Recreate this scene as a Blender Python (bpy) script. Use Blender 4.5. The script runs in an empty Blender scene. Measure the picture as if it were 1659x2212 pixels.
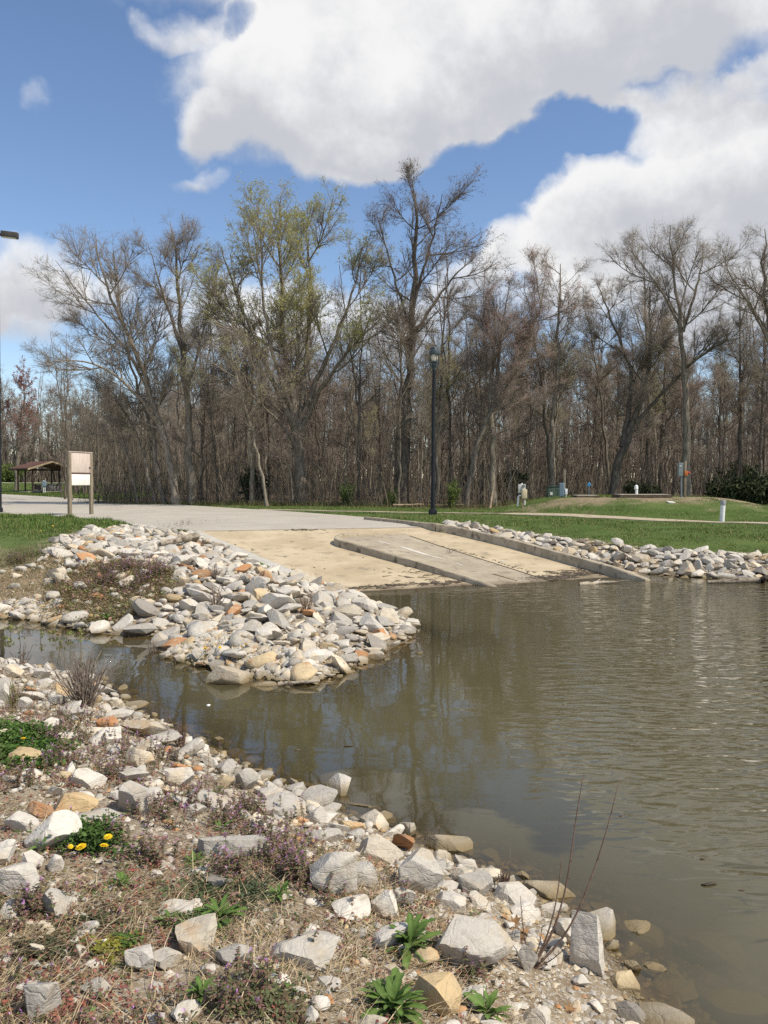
import bpy, bmesh, math, random
import numpy as np
from mathutils import Vector, Matrix, Euler

rng = np.random.default_rng(7)
random.seed(7)
scene = bpy.context.scene
col = scene.collection

# ------------------------------------------------------------------ camera
CAM_Z = 2.25
PITCH = math.radians(2.03)
FPX = 1856.0                       # focal length in pixels of a 1659 x 2212 view
cam_d = bpy.data.cameras.new('camera')
cam_d.sensor_fit = 'VERTICAL'
cam_d.angle_y = 2 * math.atan(1106 / FPX)
cam_d.clip_start = 0.05
cam_d.clip_end = 2000
cam = bpy.data.objects.new('camera', cam_d)
cam.location = (0, 0, CAM_Z)
cam.rotation_euler = (math.pi / 2 - PITCH, 0, 0)
col.objects.link(cam)
scene.camera = cam

# ------------------------------------------------------------------ exposure, sun
scene.view_settings.view_transform = 'Standard'
scene.view_settings.look = 'None'
scene.view_settings.exposure = 0.0
scene.view_settings.gamma = 1.0
scene.view_settings.use_curve_mapping = False
scene.render.engine = 'CYCLES'
scene.cycles.max_bounces = 6
scene.cycles.diffuse_bounces = 3
scene.cycles.glossy_bounces = 3
scene.cycles.transparent_max_bounces = 12
scene.cycles.use_denoising = False
scene.cycles.sample_clamp_indirect = 6

SUN = Vector((0.86, -0.42, 0)).normalized()
SUN_EL = math.radians(50)
sun_dir = Vector((SUN.x * math.cos(SUN_EL), SUN.y * math.cos(SUN_EL), math.sin(SUN_EL)))
sl = bpy.data.lights.new('sun', 'SUN')
sl.energy = 5.0
sl.angle = math.radians(0.5)
sl.color = (1.0, 0.915, 0.775)
so = bpy.data.objects.new('sun', sl)
so.rotation_euler = sun_dir.to_track_quat('Z', 'Y').to_euler()
so.location = (20, -10, 30)
col.objects.link(so)

# ------------------------------------------------------------------ pixel <-> world helpers (camera's own geometry)
FWD = np.array([0, math.cos(PITCH), -math.sin(PITCH)])
UP = np.array([0, math.sin(PITCH), math.cos(PITCH)])


def ray(dx, dy):
    d = FWD + UP * (-(dy - 1106) / FPX) + np.array([1, 0, 0]) * ((dx - 829.5) / FPX)
    return d


def onz(dx, dy, z=0.0):
    d = ray(dx, dy)
    t = (z - CAM_Z) / d[2]
    return np.array([0, 0, CAM_Z]) + d * t


def ondepth(dx, dy, y):
    d = ray(dx, dy)
    return np.array([0, 0, CAM_Z]) + d * (y / d[1])


# ------------------------------------------------------------------ world: sky with clouds
def build_world():
    w = bpy.data.worlds.new('World')
    scene.world = w
    w.use_nodes = True
    nt = w.node_tree
    nt.nodes.clear()
    N, L = nt.nodes, nt.links

    def nd(t, **k):
        n = N.new(t)
        for a, b in k.items():
            setattr(n, a, b)
        return n

    def math_(op, a, b=None, c=None, clamp=False):
        n = nd('ShaderNodeMath', operation=op, use_clamp=clamp)
        for i, v in enumerate((a, b, c)):
            if v is None:
                continue
            if isinstance(v, (int, float)):
                n.inputs[i].default_value = v
            else:
                L.new(v, n.inputs[i])
        return n.outputs[0]

    def vmath(op, a, b=None):
        n = nd('ShaderNodeVectorMath', operation=op)
        for i, v in enumerate((a, b)):
            if v is None:
                continue
            if isinstance(v, (tuple, list)):
                n.inputs[i].default_value = v
            else:
                L.new(v, n.inputs[i])
        return n

    out = nd('ShaderNodeOutputWorld')
    bg = nd('ShaderNodeBackground')
    L.new(bg.outputs[0], out.inputs[0])
    STR = 0.13
    bg.inputs[1].default_value = STR
    sky = nd('ShaderNodeTexSky', sky_type='NISHITA')
    sky.sun_disc = False
    sky.sun_elevation = SUN_EL
    sky.sun_rotation = math.atan2(SUN.x, SUN.y)
    sky.altitude = 100
    sky.air_density = 1.0
    sky.dust_density = 0.2
    sky.ozone_density = 1.0
    tc = nd('ShaderNodeTexCoord')
    d = vmath('NORMALIZE', tc.outputs['Generated']).outputs[0]
    sp = nd('ShaderNodeSeparateXYZ')
    L.new(d, sp.inputs[0])
    az = math_('ARCTAN2', sp.outputs[0], sp.outputs[1])
    el = math_('ARCSINE', sp.outputs[2])
    ce = nd('ShaderNodeCombineXYZ')
    L.new(az, ce.inputs[0]); L.new(el, ce.inputs[1])
    # billow warp of the direction
    n1 = nd('ShaderNodeTexNoise'); n1.inputs['Scale'].default_value = 7; n1.inputs['Detail'].default_value = 7; n1.inputs['Roughness'].default_value = 0.55
    L.new(d, n1.inputs['Vector'])
    wv = vmath('SUBTRACT', n1.outputs['Color'], (0.5, 0.5, 0.5)).outputs[0]
    sc = nd('ShaderNodeVectorMath', operation='SCALE'); L.new(wv, sc.inputs[0]); sc.inputs['Scale'].default_value = 0.13
    cw = vmath('ADD', ce.outputs[0], sc.outputs[0]).outputs[0]
    # cloud banks: (x, y, rx, ry, weight) of the view
    B = [(560, 215, 230, 150, 1.0), (700, 190, 260, 165, 1.0), (900, 150, 300, 190, 1.0), (1150, 120, 330, 160, .9),
         (1480, 60, 380, 130, .9), (800, 325, 130, 70, .8), (430, 300, 90, 70, .8), (800, -60, 560, 120, 1.0), (1400, -80, 600, 160, 1.0),
         (360, 62, 90, 40, .65), (1530, 225, 290, 70, .85), (1050, 385, 180, 75, -.8), (1160, 315, 100, 45, -.6),
         (1450, 440, 280, 180, 1.1), (1640, 420, 300, 170, 1.1), (1270, 480, 130, 130, 1.0), (1120, 555, 90, 55, .8), (1500, 640, 480, 120, 1.0),
         (1390, 160, 80, 40, -.55), (1215, 235, 75, 38, -.7), (1575, 85, 60, 45, -.35), (725, 72, 45, 36, -.75), (505, 60, 48, 34, -.6), (1260, 280, 90, 40, -.6),
         (50, 565, 120, 85, 1.0), (40, 665, 130, 75, .95), (170, 640, 110, 50, .7), (-120, 600, 150, 100, .9),
         (720, 700, 420, 75, .75), (1000, 610, 120, 60, .7), (500, 620, 200, 50, .6),
         (410, 408, 90, 30, .62), (75, 205, 46, 40, .5)]
    tot = None
    toty = None
    for (x, y, rx, ry, wt) in B:
        r = ray(x, y); r = r / np.linalg.norm(r)
        a0, e0 = math.atan2(r[0], r[1]), math.asin(r[2])
        k = math.cos(a0) * 0.97
        s = vmath('SUBTRACT', cw, (a0, e0, 0)).outputs[0]
        m = vmath('MULTIPLY', s, (FPX / rx * 0.92 / max(k, .5), FPX / ry * 0.92, 0)).outputs[0]
        dd = vmath('DOT_PRODUCT', m, m).outputs['Value']
        v = math_('SUBTRACT', 1.0, dd)
        v = math_('MULTIPLY', math_('MAXIMUM', v, 0.0), wt)
        tot = v if tot is None else math_('ADD', tot, v)
        if wt > 0:
            sy = nd('ShaderNodeSeparateXYZ'); L.new(m, sy.inputs[0])
            q_ = math_('MULTIPLY', v, sy.outputs[1])
            toty = q_ if toty is None else math_('ADD', toty, q_)
    # the rest of the sky (outside the view): broken cumulus everywhere
    n2 = nd('ShaderNodeTexNoise'); n2.inputs['Scale'].default_value = 2.2; n2.inputs['Detail'].default_value = 6; n2.inputs['Roughness'].default_value = 0.55
    pl = nd('ShaderNodeCombineXYZ')
    den = math_('ADD', math_('ABSOLUTE', sp.outputs[2]), 0.22)
    L.new(math_('DIVIDE', sp.outputs[0], den), pl.inputs[0]); L.new(math_('DIVIDE', sp.outputs[1], den), pl.inputs[1])
    L.new(pl.outputs[0], n2.inputs['Vector'])
    gen = math_('MULTIPLY', math_('SUBTRACT', n2.outputs[0], 0.44), 5.0, clamp=True)
    # outside = far in azimuth or high in elevation
    oa = math_('MULTIPLY', math_('SUBTRACT', math_('ABSOLUTE', az), 0.50), 5.0, clamp=True)
    oe = math_('MULTIPLY', math_('SUBTRACT', el, 0.62), 6.0, clamp=True)
    oo = math_('MAXIMUM', oa, oe)
    inn = math_('SUBTRACT', 1.0, oo)
    f = math_('ADD', math_('MULTIPLY', math_('MINIMUM', tot, 1.25), inn), math_('MULTIPLY', gen, oo))
    n3 = nd('ShaderNodeTexNoise'); n3.inputs['Scale'].default_value = 6.5; n3.inputs['Detail'].default_value = 10; n3.inputs['Roughness'].default_value = 0.6
    L.new(d, n3.inputs['Vector'])
    nz = math_('MULTIPLY', math_('SUBTRACT', n3.outputs[0], 0.5), 2.0)
    ff = math_('ADD', f, nz)
    mr = nd('ShaderNodeMapRange', interpolation_type='SMOOTHSTEP')
    mr.inputs['From Min'].default_value = 0.14; mr.inputs['From Max'].default_value = 0.98
    L.new(ff, mr.inputs['Value'])
    mask = mr.outputs[0]
    # thickness gives grey bellies
    n4 = nd('ShaderNodeTexNoise'); n4.inputs['Scale'].default_value = 6.0; n4.inputs['Detail'].default_value = 9; n4.inputs['Roughness'].default_value = 0.6
    L.new(vmath('ADD', d, (3.1, 1.7, 0.4)).outputs[0], n4.inputs['Vector'])
    # side of each billow turned from the sun, and the flat base of each bank, are greyer
    n5 = nd('ShaderNodeTexNoise'); n5.inputs['Scale'].default_value = 6.5; n5.inputs['Detail'].default_value = 10; n5.inputs['Roughness'].default_value = 0.6
    so_ = (sun_dir[0] * .045, sun_dir[1] * .045, sun_dir[2] * .045)
    L.new(vmath('ADD', d, so_).outputs[0], n5.inputs['Vector'])
    side = math_('MULTIPLY', math_('SUBTRACT', n5.outputs[0], n3.outputs[0]), 1.9)
    base_ = math_('MULTIPLY', math_('DIVIDE', toty, math_('MAXIMUM', tot, .25)), -.75)
    th = math_('ADD', math_('MULTIPLY', ff, 0.50), math_('MULTIPLY', math_('SUBTRACT', n4.outputs[0], 0.5), 1.5))
    th = math_('ADD', math_('ADD', th, math_('MULTIPLY', base_, inn)), side)
    mr2 = nd('ShaderNodeMapRange', interpolation_type='SMOOTHSTEP')
    mr2.inputs['From Min'].default_value = 0.12; mr2.inputs['From Max'].default_value = 1.0
    L.new(th, mr2.inputs['Value'])
    cm = nd('ShaderNodeMix', data_type='RGBA')
    q = 0.93 / STR
    cm.inputs[6].default_value = (0.99 * q, 0.99 * q, 0.99 * q, 1)
    cm.inputs[7].default_value = (0.62 * q, 0.64 * q, 0.69 * q, 1)
    L.new(mr2.outputs[0], cm.inputs[0])
    hs = nd('ShaderNodeHueSaturation'); hs.inputs['Saturation'].default_value = 1.06; hs.inputs['Value'].default_value = 1.12
    L.new(sky.outputs[0], hs.inputs['Color'])
    mx = nd('ShaderNodeMix', data_type='RGBA')
    tn = nd('ShaderNodeMix', data_type='RGBA', blend_type='MULTIPLY'); tn.inputs[0].default_value = 1; tn.inputs[7].default_value = (.98, .98, 1.04, 1)
    L.new(hs.outputs[0], tn.inputs[6])
    L.new(mask, mx.inputs[0]); L.new(tn.outputs[2], mx.inputs[6]); L.new(cm.outputs[2], mx.inputs[7])
    # thin high veil keeps the blue from being even
    L.new(mx.outputs[2], bg.inputs[0])
    w.cycles.sampling_method = 'MANUAL'
    w.cycles.sample_map_resolution = 512


build_world()

# ------------------------------------------------------------------ mesh helpers


def mesh_of(name, V, faces, mats, midx=None, smooth=True, vcol=None, vfloat=None, sharp=None):
    """faces: list of int arrays (n,3) or (n,4)."""
    V = np.asarray(V, dtype=np.float32)
    me = bpy.data.meshes.new(name)
    me.vertices.add(len(V))
    me.vertices.foreach_set('co', V.ravel())
    faces = [np.asarray(f, dtype=np.int32) for f in faces if len(f)]
    nl = sum(f.size for f in faces)
    nf = sum(len(f) for f in faces)
    me.loops.add(nl)
    me.polygons.add(nf)
    me.loops.foreach_set('vertex_index', np.concatenate([f.ravel() for f in faces]))
    tot = np.concatenate([np.full(len(f), f.shape[1], dtype=np.int32) for f in faces])
    start = np.concatenate([[0], np.cumsum(tot)[:-1]]).astype(np.int32)
    me.polygons.foreach_set('loop_start', start)
    if smooth:
        me.polygons.foreach_set('use_smooth', np.ones(nf, dtype=bool))
    if not isinstance(mats, (list, tuple)):
        mats = [mats]
    for m in mats:
        me.materials.append(m)
    if midx is not None:
        me.polygons.foreach_set('material_index', np.asarray(midx, dtype=np.int32))
    if vcol is not None:
        a = me.color_attributes.new('Col', 'FLOAT_COLOR', 'POINT')
        c = np.asarray(vcol, dtype=np.float32)
        if c.shape[1] == 3:
            c = np.concatenate([c, np.ones((len(c), 1), np.float32)], 1)
        a.data.foreach_set('color', c.ravel())
    if vfloat:
        for k, v in vfloat.items():
            a = me.attributes.new(k, 'FLOAT', 'POINT')
            a.data.foreach_set('value', np.asarray(v, dtype=np.float32))
    me.update(calc_edges=True)
    me.validate()
    if sharp is not None:
        me.set_sharp_from_angle(angle=math.radians(sharp))
    return me


def link(name, me, parent=None, loc=None):
    o = bpy.data.objects.new(name, me)
    col.objects.link(o)
    if parent is not None:
        o.parent = parent
    if loc is not None:
        o.location = loc
    return o


def tag(o, label=None, cat=None, group=None, kind=None):
    if label:
        o['label'] = label
    if cat:
        o['category'] = cat
    if group:
        o['group'] = group
    if kind:
        o['kind'] = kind
    return o


def empty(name, loc, rz=0.0):
    o = bpy.data.objects.new(name, None)
    o.empty_display_size = 0.2
    o.location = loc
    o.rotation_euler = (0, 0, rz)
    col.objects.link(o)
    return o


class MB:
    """collects boxes, tubes and lathes into one mesh"""

    def __init__(s):
        s.V, s.F3, s.F4, s.n = [], [], [], 0

    def add(s, V, F4=None, F3=None):
        V = np.asarray(V, float)
        s.V.append(V)
        if F4 is not None and len(F4):
            s.F4.append(np.asarray(F4) + s.n)
        if F3 is not None and len(F3):
            s.F3.append(np.asarray(F3) + s.n)
        s.n += len(V)
        return s

    def box(s, c, size, rot=None, bev=0.0):
        if bev > 0:
            bm = bmesh.new()
            bmesh.ops.create_cube(bm, size=1)
            bmesh.ops.scale(bm, vec=size, verts=bm.verts)
            bmesh.ops.bevel(bm, geom=bm.edges, offset=bev, segments=2, profile=0.5, affect='EDGES')
            bmesh.ops.triangulate(bm, faces=bm.faces)
            V = np.array([v.co[:] for v in bm.verts])
            bm.verts.index_update()
            F = np.array([[v.index for v in f.verts] for f in bm.faces])
            bm.free()
            if rot is not None:
                V = V @ np.array(Euler(rot).to_matrix()).T
            return s.add(V + np.array(c), None, F)
        h = np.array(size) / 2
        V = np.array([[x, y, z] for z in (-1, 1) for y in (-1, 1) for x in (-1, 1)]) * h
        if rot is not None:
            V = V @ np.array(Euler(rot).to_matrix()).T
        F = [[0, 2, 3, 1], [4, 5, 7, 6], [0, 1, 5, 4], [2, 6, 7, 3], [0, 4, 6, 2], [1, 3, 7, 5]]
        return s.add(V + np.array(c), F)

    def tube(s, pts, r, k=8, caps=True):
        pts = np.asarray(pts, float)
        r = np.full(len(pts), r, float) if np.isscalar(r) else np.asarray(r, float)
        V, F = tubes(pts[None], r[None], k)
        n0 = len(V)
        F3 = []
        if caps:
            V = np.concatenate([V, pts[:1], pts[-1:]])
            m = len(pts)
            for i in range(k):
                F3.append([n0, (i + 1) % k, i])
                F3.append([n0 + 1, (m - 1) * k + i, (m - 1) * k + (i + 1) % k])
        return s.add(V, F, F3)

    def lathe(s, prof, c=(0, 0, 0), k=16):
        prof = np.asarray(prof, float)
        a = np.arange(k) / k * 2 * np.pi
        V = np.stack([prof[:, 0][:, None] * np.cos(a), prof[:, 0][:, None] * np.sin(a), np.repeat(prof[:, 1][:, None], k, 1)], -1).reshape(-1, 3)
        F = []
        for i in range(len(prof) - 1):
            for j in range(k):
                F.append([i * k + j, i * k + (j + 1) % k, (i + 1) * k + (j + 1) % k, (i + 1) * k + j])
        return s.add(V + np.array(c), F)

    def build(s, name, mat, parent=None, loc=None, smooth=False, sharp=None):
        me = mesh_of(name, np.concatenate(s.V), [np.concatenate(f) for f in (s.F4, s.F3) if f], mat, smooth=smooth or sharp is not None, sharp=sharp)
        return link(name, me, parent, loc)


def tubes(P, R, k):
    """P (B,n,3), R (B,n): tubes of k sides -> verts, quads"""
    B, n, _ = P.shape
    T = np.gradient(P, axis=1)
    T /= np.linalg.norm(T, axis=2, keepdims=True) + 1e-9
    ref = np.zeros_like(T)
    t0 = T.mean(1, keepdims=True)
    vert = np.abs(t0[..., 2:3]) > 0.8
    ref[:] = np.where(vert, np.array([1.0, 0.13, 0]), np.array([0, 0.1, 1.0]))
    U = np.cross(T, ref); U /= np.linalg.norm(U, axis=2, keepdims=True) + 1e-9
    W = np.cross(T, U)
    a = np.arange(k) / k * 2 * np.pi
    V = P[:, :, None] + R[:, :, None, None] * (np.cos(a)[:, None] * U[:, :, None] + np.sin(a)[:, None] * W[:, :, None])
    b = np.arange(B)[:, None, None] * (n * k)
    i = np.arange(n - 1)[None, :, None] * k
    j = np.arange(k)[None, None, :]
    j2 = (j + 1) % k
    F = np.stack([b + i + j, b + i + j2, b + i + k + j2, b + i + k + j], -1).reshape(-1, 4)
    return V.reshape(-1, 3), F


def cones(P0, P1, R, k=3):
    """thin pyramids from P0 (radius R) to the tip P1"""
    B = len(P0)
    T = P1 - P0
    T = T / (np.linalg.norm(T, axis=1, keepdims=True) + 1e-9)
    ref = np.where(np.abs(T[:, 2:3]) > 0.8, np.array([[1.0, 0.1, 0]]), np.array([[0, 0.1, 1.0]]))
    U = np.cross(T, ref); U /= np.linalg.norm(U, axis=1, keepdims=True) + 1e-9
    W = np.cross(T, U)
    a = np.arange(k) / k * 2 * np.pi
    V = P0[:, None] + R[:, None, None] * (np.cos(a)[:, None] * U[:, None] + np.sin(a)[:, None] * W[:, None])
    V = np.concatenate([V, P1[:, None]], 1).reshape(-1, 3)
    b = np.arange(B)[:, None] * (k + 1)
    j = np.arange(k)[None]
    F = np.stack([b + j, b + (j + 1) % k, b + k + 0 * j], -1).reshape(-1, 3)
    return V, F


# ------------------------------------------------------------------ materials


def mat(name, c1, c2=None, scale=4.0, rough=0.85, bump=0.0, bscale=30.0, detail=6, contrast=(0.35, 0.65), rand=0.0,
        attr=None, coord='pos', stretch=None, spec=0.3, c3=None, s3=40.0, f3=(0.55, 0.7), metal=0.0, trans=0.0, bdist=0.02, attr_mul=True):
    m = bpy.data.materials.new(name)
    m.use_nodes = True
    nt = m.node_tree
    N, L = nt.nodes, nt.links
    bs = N['Principled BSDF']
    bs.inputs['Roughness'].default_value = rough
    bs.inputs['Specular IOR Level'].default_value = spec
    bs.inputs['Metallic'].default_value = metal
    if coord == 'pos':
        g = N.new('ShaderNodeNewGeometry').outputs['Position']
    else:
        g = N.new('ShaderNodeTexCoord').outputs['Object']
    if stretch:
        mp = N.new('ShaderNodeMapping'); mp.inputs['Scale'].default_value = stretch
        L.new(g, mp.inputs[0]); g = mp.outputs[0]
    c = None
    if attr:
        a = N.new('ShaderNodeAttribute'); a.attribute_name = attr
        c = a.outputs['Color']
    if c2 is not None:
        n = N.new('ShaderNodeTexNoise'); n.inputs['Scale'].default_value = scale; n.inputs['Detail'].default_value = detail
        n.inputs['Roughness'].default_value = 0.62
        L.new(g, n.inputs['Vector'])
        r = N.new('ShaderNodeMapRange'); r.interpolation_type = 'SMOOTHSTEP'
        r.inputs['From Min'].default_value = contrast[0]; r.inputs['From Max'].default_value = contrast[1]
        L.new(n.outputs[0], r.inputs['Value'])
        mx = N.new('ShaderNodeMix'); mx.data_type = 'RGBA'
        mx.inputs[6].default_value = (*c1, 1); mx.inputs[7].default_value = (*c2, 1)
        L.new(r.outputs[0], mx.inputs[0])
        k = mx.outputs[2]
        if c3 is not None:
            n = N.new('ShaderNodeTexNoise'); n.inputs['Scale'].default_value = s3; n.inputs['Detail'].default_value = 4
            L.new(g, n.inputs['Vector'])
            r = N.new('ShaderNodeMapRange'); r.interpolation_type = 'SMOOTHSTEP'
            r.inputs['From Min'].default_value = f3[0]; r.inputs['From Max'].default_value = f3[1]
            L.new(n.outputs[0], r.inputs['Value'])
            mx = N.new('ShaderNodeMix'); mx.data_type = 'RGBA'
            L.new(r.outputs[0], mx.inputs[0]); L.new(k, mx.inputs[6]); mx.inputs[7].default_value = (*c3, 1)
            k = mx.outputs[2]
        if c is not None:
            mu = N.new('ShaderNodeMix'); mu.data_type = 'RGBA'; mu.blend_type = 'MULTIPLY'; mu.inputs[0].default_value = 1
            L.new(k, mu.inputs[6]); L.new(c, mu.inputs[7])
            k = mu.outputs[2]
        c = k
    if rand > 0:
        oi = N.new('ShaderNodeObjectInfo')
        r = N.new('ShaderNodeMapRange'); r.inputs['To Min'].default_value = 1 - rand; r.inputs['To Max'].default_value = 1 + rand
        L.new(oi.outputs['Random'], r.inputs['Value'])
        if c is None:
            rgb = N.new('ShaderNodeRGB'); rgb.outputs[0].default_value = (*c1, 1); c = rgb.outputs[0]
        vm = N.new('ShaderNodeVectorMath'); vm.operation = 'SCALE'
        L.new(c, vm.inputs[0]); L.new(r.outputs[0], vm.inputs['Scale'])
        c = vm.outputs[0]
    if c is None:
        bs.inputs['Base Color'].default_value = (*c1, 1)
    else:
        L.new(c, bs.inputs['Base Color'])
    if bump > 0:
        n = N.new('ShaderNodeTexNoise'); n.inputs['Scale'].default_value = bscale; n.inputs['Detail'].default_value = 8; n.inputs['Roughness'].default_value = 0.65
        L.new(g, n.inputs['Vector'])
        b = N.new('ShaderNodeBump'); b.inputs['Strength'].default_value = bump; b.inputs['Distance'].default_value = bdist
        L.new(n.outputs[0], b.inputs['Height']); L.new(b.outputs[0], bs.inputs['Normal'])
    if trans > 0:
        out = N['Material Output']
        tr = N.new('ShaderNodeBsdfTranslucent')
        if c is None:
            tr.inputs[0].default_value = (*c1, 1)
        else:
            L.new(c, tr.inputs[0])
        ms = N.new('ShaderNodeMixShader'); ms.inputs[0].default_value = trans
        L.new(bs.outputs[0], ms.inputs[1]); L.new(tr.outputs[0], ms.inputs[2]); L.new(ms.outputs[0], out.inputs[0])
    return m


def smooth01(a, b, x):
    t = np.clip((x - a) / (b - a), 0, 1)
    return t * t * (3 - 2 * t)


def vnoise(x, y, s, seed=0):
    """cheap smooth 2-D value noise, -1..1"""
    x = np.asarray(x, float) / s + seed * 17.31; y = np.asarray(y, float) / s + seed * 9.77
    xi, yi = np.floor(x), np.floor(y)
    fx, fy = x - xi, y - yi
    fx = fx * fx * (3 - 2 * fx); fy = fy * fy * (3 - 2 * fy)

    def hsh(a, b):
        v = np.sin(a * 127.1 + b * 311.7 + seed * 74.7) * 43758.5453
        return (v - np.floor(v)) * 2 - 1
    return (hsh(xi, yi) * (1 - fx) + hsh(xi + 1, yi) * fx) * (1 - fy) + (hsh(xi, yi + 1) * (1 - fx) + hsh(xi + 1, yi + 1) * fx) * fy
# ================================================================== the lie of the land
W = lambda pts, z=0.0: [tuple(onz(x, y, z)[:2]) for x, y in pts]
WATER = [(60, -12), (9, -5), (4.2, -0.2)] + W([
    (1440, 2300), (1400, 2205), (1345, 2095), (1300, 2040), (1235, 1975), (1140, 1925), (1085, 1885), (965, 1858), (865, 1800), (765, 1770),
    (695, 1738), (650, 1705), (570, 1685), (530, 1658), (480, 1632), (425, 1605), (355, 1566), (295, 1540), (262, 1505), (232, 1485), (115, 1452),
    (60, 1440), (0, 1424), (-300, 1395), (-700, 1375), (-700, 1325), (-300, 1322), (0, 1334), (60, 1339), (120, 1350), (190, 1366), (281, 1373),
    (357, 1374), (335, 1398), (367, 1420), (430, 1437), (537, 1456), (606, 1474), (680, 1474), (750, 1446), (838, 1404), (886, 1380), (888, 1347),
    (850, 1313), (790, 1287), (745, 1279), (986, 1266), (1190, 1257), (1330, 1245), (1390, 1242), (1470, 1250), (1560, 1251), (1659, 1254), (2000, 1259)]) + [(60, 17.5)]
WATER = np.array(WATER)


def seg_dist(X, Y, poly, closed=True):
    X = np.asarray(X, float); Y = np.asarray(Y, float)
    best = np.full(X.shape, 1e9)
    n = len(poly)
    for i in range(n if closed else n - 1):
        ax, ay = poly[i]; bx, by = poly[(i + 1) % n]
        dx, dy = bx - ax, by - ay
        t = np.clip(((X - ax) * dx + (Y - ay) * dy) / (dx * dx + dy * dy + 1e-12), 0, 1)
        best = np.minimum(best, (X - ax - t * dx) ** 2 + (Y - ay - t * dy) ** 2)
    return np.sqrt(best)


def inside(X, Y, poly):
    X = np.asarray(X, float); Y = np.asarray(Y, float)
    c = np.zeros(X.shape, bool)
    n = len(poly)
    for i in range(n):
        ax, ay = poly[i]; bx, by = poly[(i + 1) % n]
        if ay == by:
            continue
        c ^= ((ay > Y) != (by > Y)) & (X < (bx - ax) * (Y - ay) / (by - ay) + ax)
    return c


def sdf(X, Y, poly):
    d = seg_dist(X, Y, poly)
    return np.where(inside(X, Y, poly), -d, d)


# ramp plane through three known points
pA = onz(430, 1148, .87); pC = onz(745, 1279, 0); pD = onz(1330, 1246, 0)
e = (pD - pC)[:2]; e = e / np.linalg.norm(e)
upv = np.array([-e[1], e[0]])
SL = .87 / np.dot((pA - pC)[:2], upv)


def ramp_plane(x, y):
    return ((x - pC[0]) * upv[0] + (y - pC[1]) * upv[1]) * SL


def onplane(dx, dy, off=0.0):
    """point of a view ray on the ramp plane (raised by off)"""
    d = ray(dx, dy)
    # CAM_Z + t*d2 = ((t*d0-cx)*ux+(t*d1-cy)*uy)*SL + off
    a = d[2] - (d[0] * upv[0] + d[1] * upv[1]) * SL
    b = -CAM_Z + off - (pC[0] * upv[0] + pC[1] * upv[1]) * SL
    t = b / a
    return np.array([0, 0, CAM_Z]) + d * t


ROAD_Z = 0.90


def road_z(x, y):
    return np.minimum(ramp_plane(x, y), ROAD_Z) + 1.15 * smooth01(105, 150, np.asarray(y, float))


seamL = onplane(432, 1148); seamR = onplane(952, 1139)
rampBL = pC + (pC - pA) * 0.55
rampR_end = onplane(1400, 1243)
rampBR = rampR_end + (rampR_end - seamR) * 0.35
RAMP = np.array([seamL[:2], seamR[:2], rampR_end[:2], rampBR[:2], rampBL[:2], pC[:2]])
up_edge = [onz(x, y, ROAD_Z)[:2] for x, y in [(952, 1133), (850, 1122), (730, 1112), (600, 1103), (450, 1094), (300, 1085), (150, 1075.5), (0, 1067)]]
far = up_edge[-1] + (up_edge[-1] - up_edge[-2]) * 2.5
lo_edge = [onz(x, y, ROAD_Z)[:2] for x, y in [(0, 1109), (100, 1114), (200, 1121), (290, 1133), (360, 1141)]]
far2 = lo_edge[0] + (lo_edge[0] - lo_edge[1]) * 4.0
ROAD = np.array(up_edge + [far, far2] + lo_edge + [seamL[:2], seamR[:2]])
PAVED = np.array([rampR_end[:2], rampBR[:2], rampBL[:2], pC[:2], seamL[:2]] + lo_edge[::-1] + [far2, far] + up_edge[::-1])
MC = onz(1352, 1095, 1.2)
MOUND = np.array([11.6, 40.0])


def height(X, Y, fine=True):
    X = np.asarray(X, float); Y = np.asarray(Y, float)
    d = sdf(X, Y, WATER)
    land = 0.88 * (1 - np.exp(-np.maximum(d, 0) / 2.3))
    bed = -0.95 * (1 - np.exp(np.minimum(d, 0) / 2.4))
    h = np.where(d > 0, land, bed)
    # mound on the far bank
    ex = np.abs(X - MOUND[0]) / 6.4; ey = np.abs(Y - MOUND[1]) / 9.5
    r = (ex ** 2.6 + ey ** 2.6) ** (1 / 2.6)
    h = h + 0.66 * (1 - smooth01(0.46, 1.08, r))
    h = h + 1.15 * smooth01(105, 150, Y)
    if fine:
        k = np.clip(np.abs(d) / 1.0, 0.15, 1) * np.clip(12 / np.maximum(Y, 4), .3, 1)
        h = h + k * (0.055 * vnoise(X, Y, 1.7, 1) + 0.03 * vnoise(X, Y, 0.55, 2)) + np.where(Y < 12, 0.010 * vnoise(X, Y, 0.16, 3), 0)
    m = (X > -90) & (X < 12) & (Y > 12) & (Y < 260)
    if m.any():
        xs, ys = X[m], Y[m]
        dR = sdf(xs, ys, PAVED)
        zr = road_z(xs, ys)
        k = smooth01(0.0, 1.3, dR)
        hm = np.where(dR < 0.05, zr - 0.10, (zr - 0.04) * (1 - k) + h[m] * k)
        h = h.copy(); h[m] = hm
    return h


def h1(x, y):
    return float(height(np.array([x]), np.array([y]))[0])


_TT = np.geomspace(1.2, 260, 2600)


def hit(dx, dy):
    """where a view ray first meets the land or the water bed"""
    d = ray(dx, dy)
    P = np.array([0, 0, CAM_Z]) + d * _TT[:, None]
    g = height(P[:, 0], P[:, 1]) - P[:, 2]
    i = np.argmax(g > 0)
    if g[i] <= 0:
        return P[-1]
    f = g[i] / (g[i] - g[i - 1] + 1e-12)
    p = P[i] * (1 - f) + P[i - 1] * f
    p[2] = h1(p[0], p[1])
    return p


# ------------------------------------------------------------------ ground sheet
def axis(parts):
    out = []
    for a, b, s in parts:
        out.append(np.arange(a, b, s))
    return np.concatenate(out)


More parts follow.
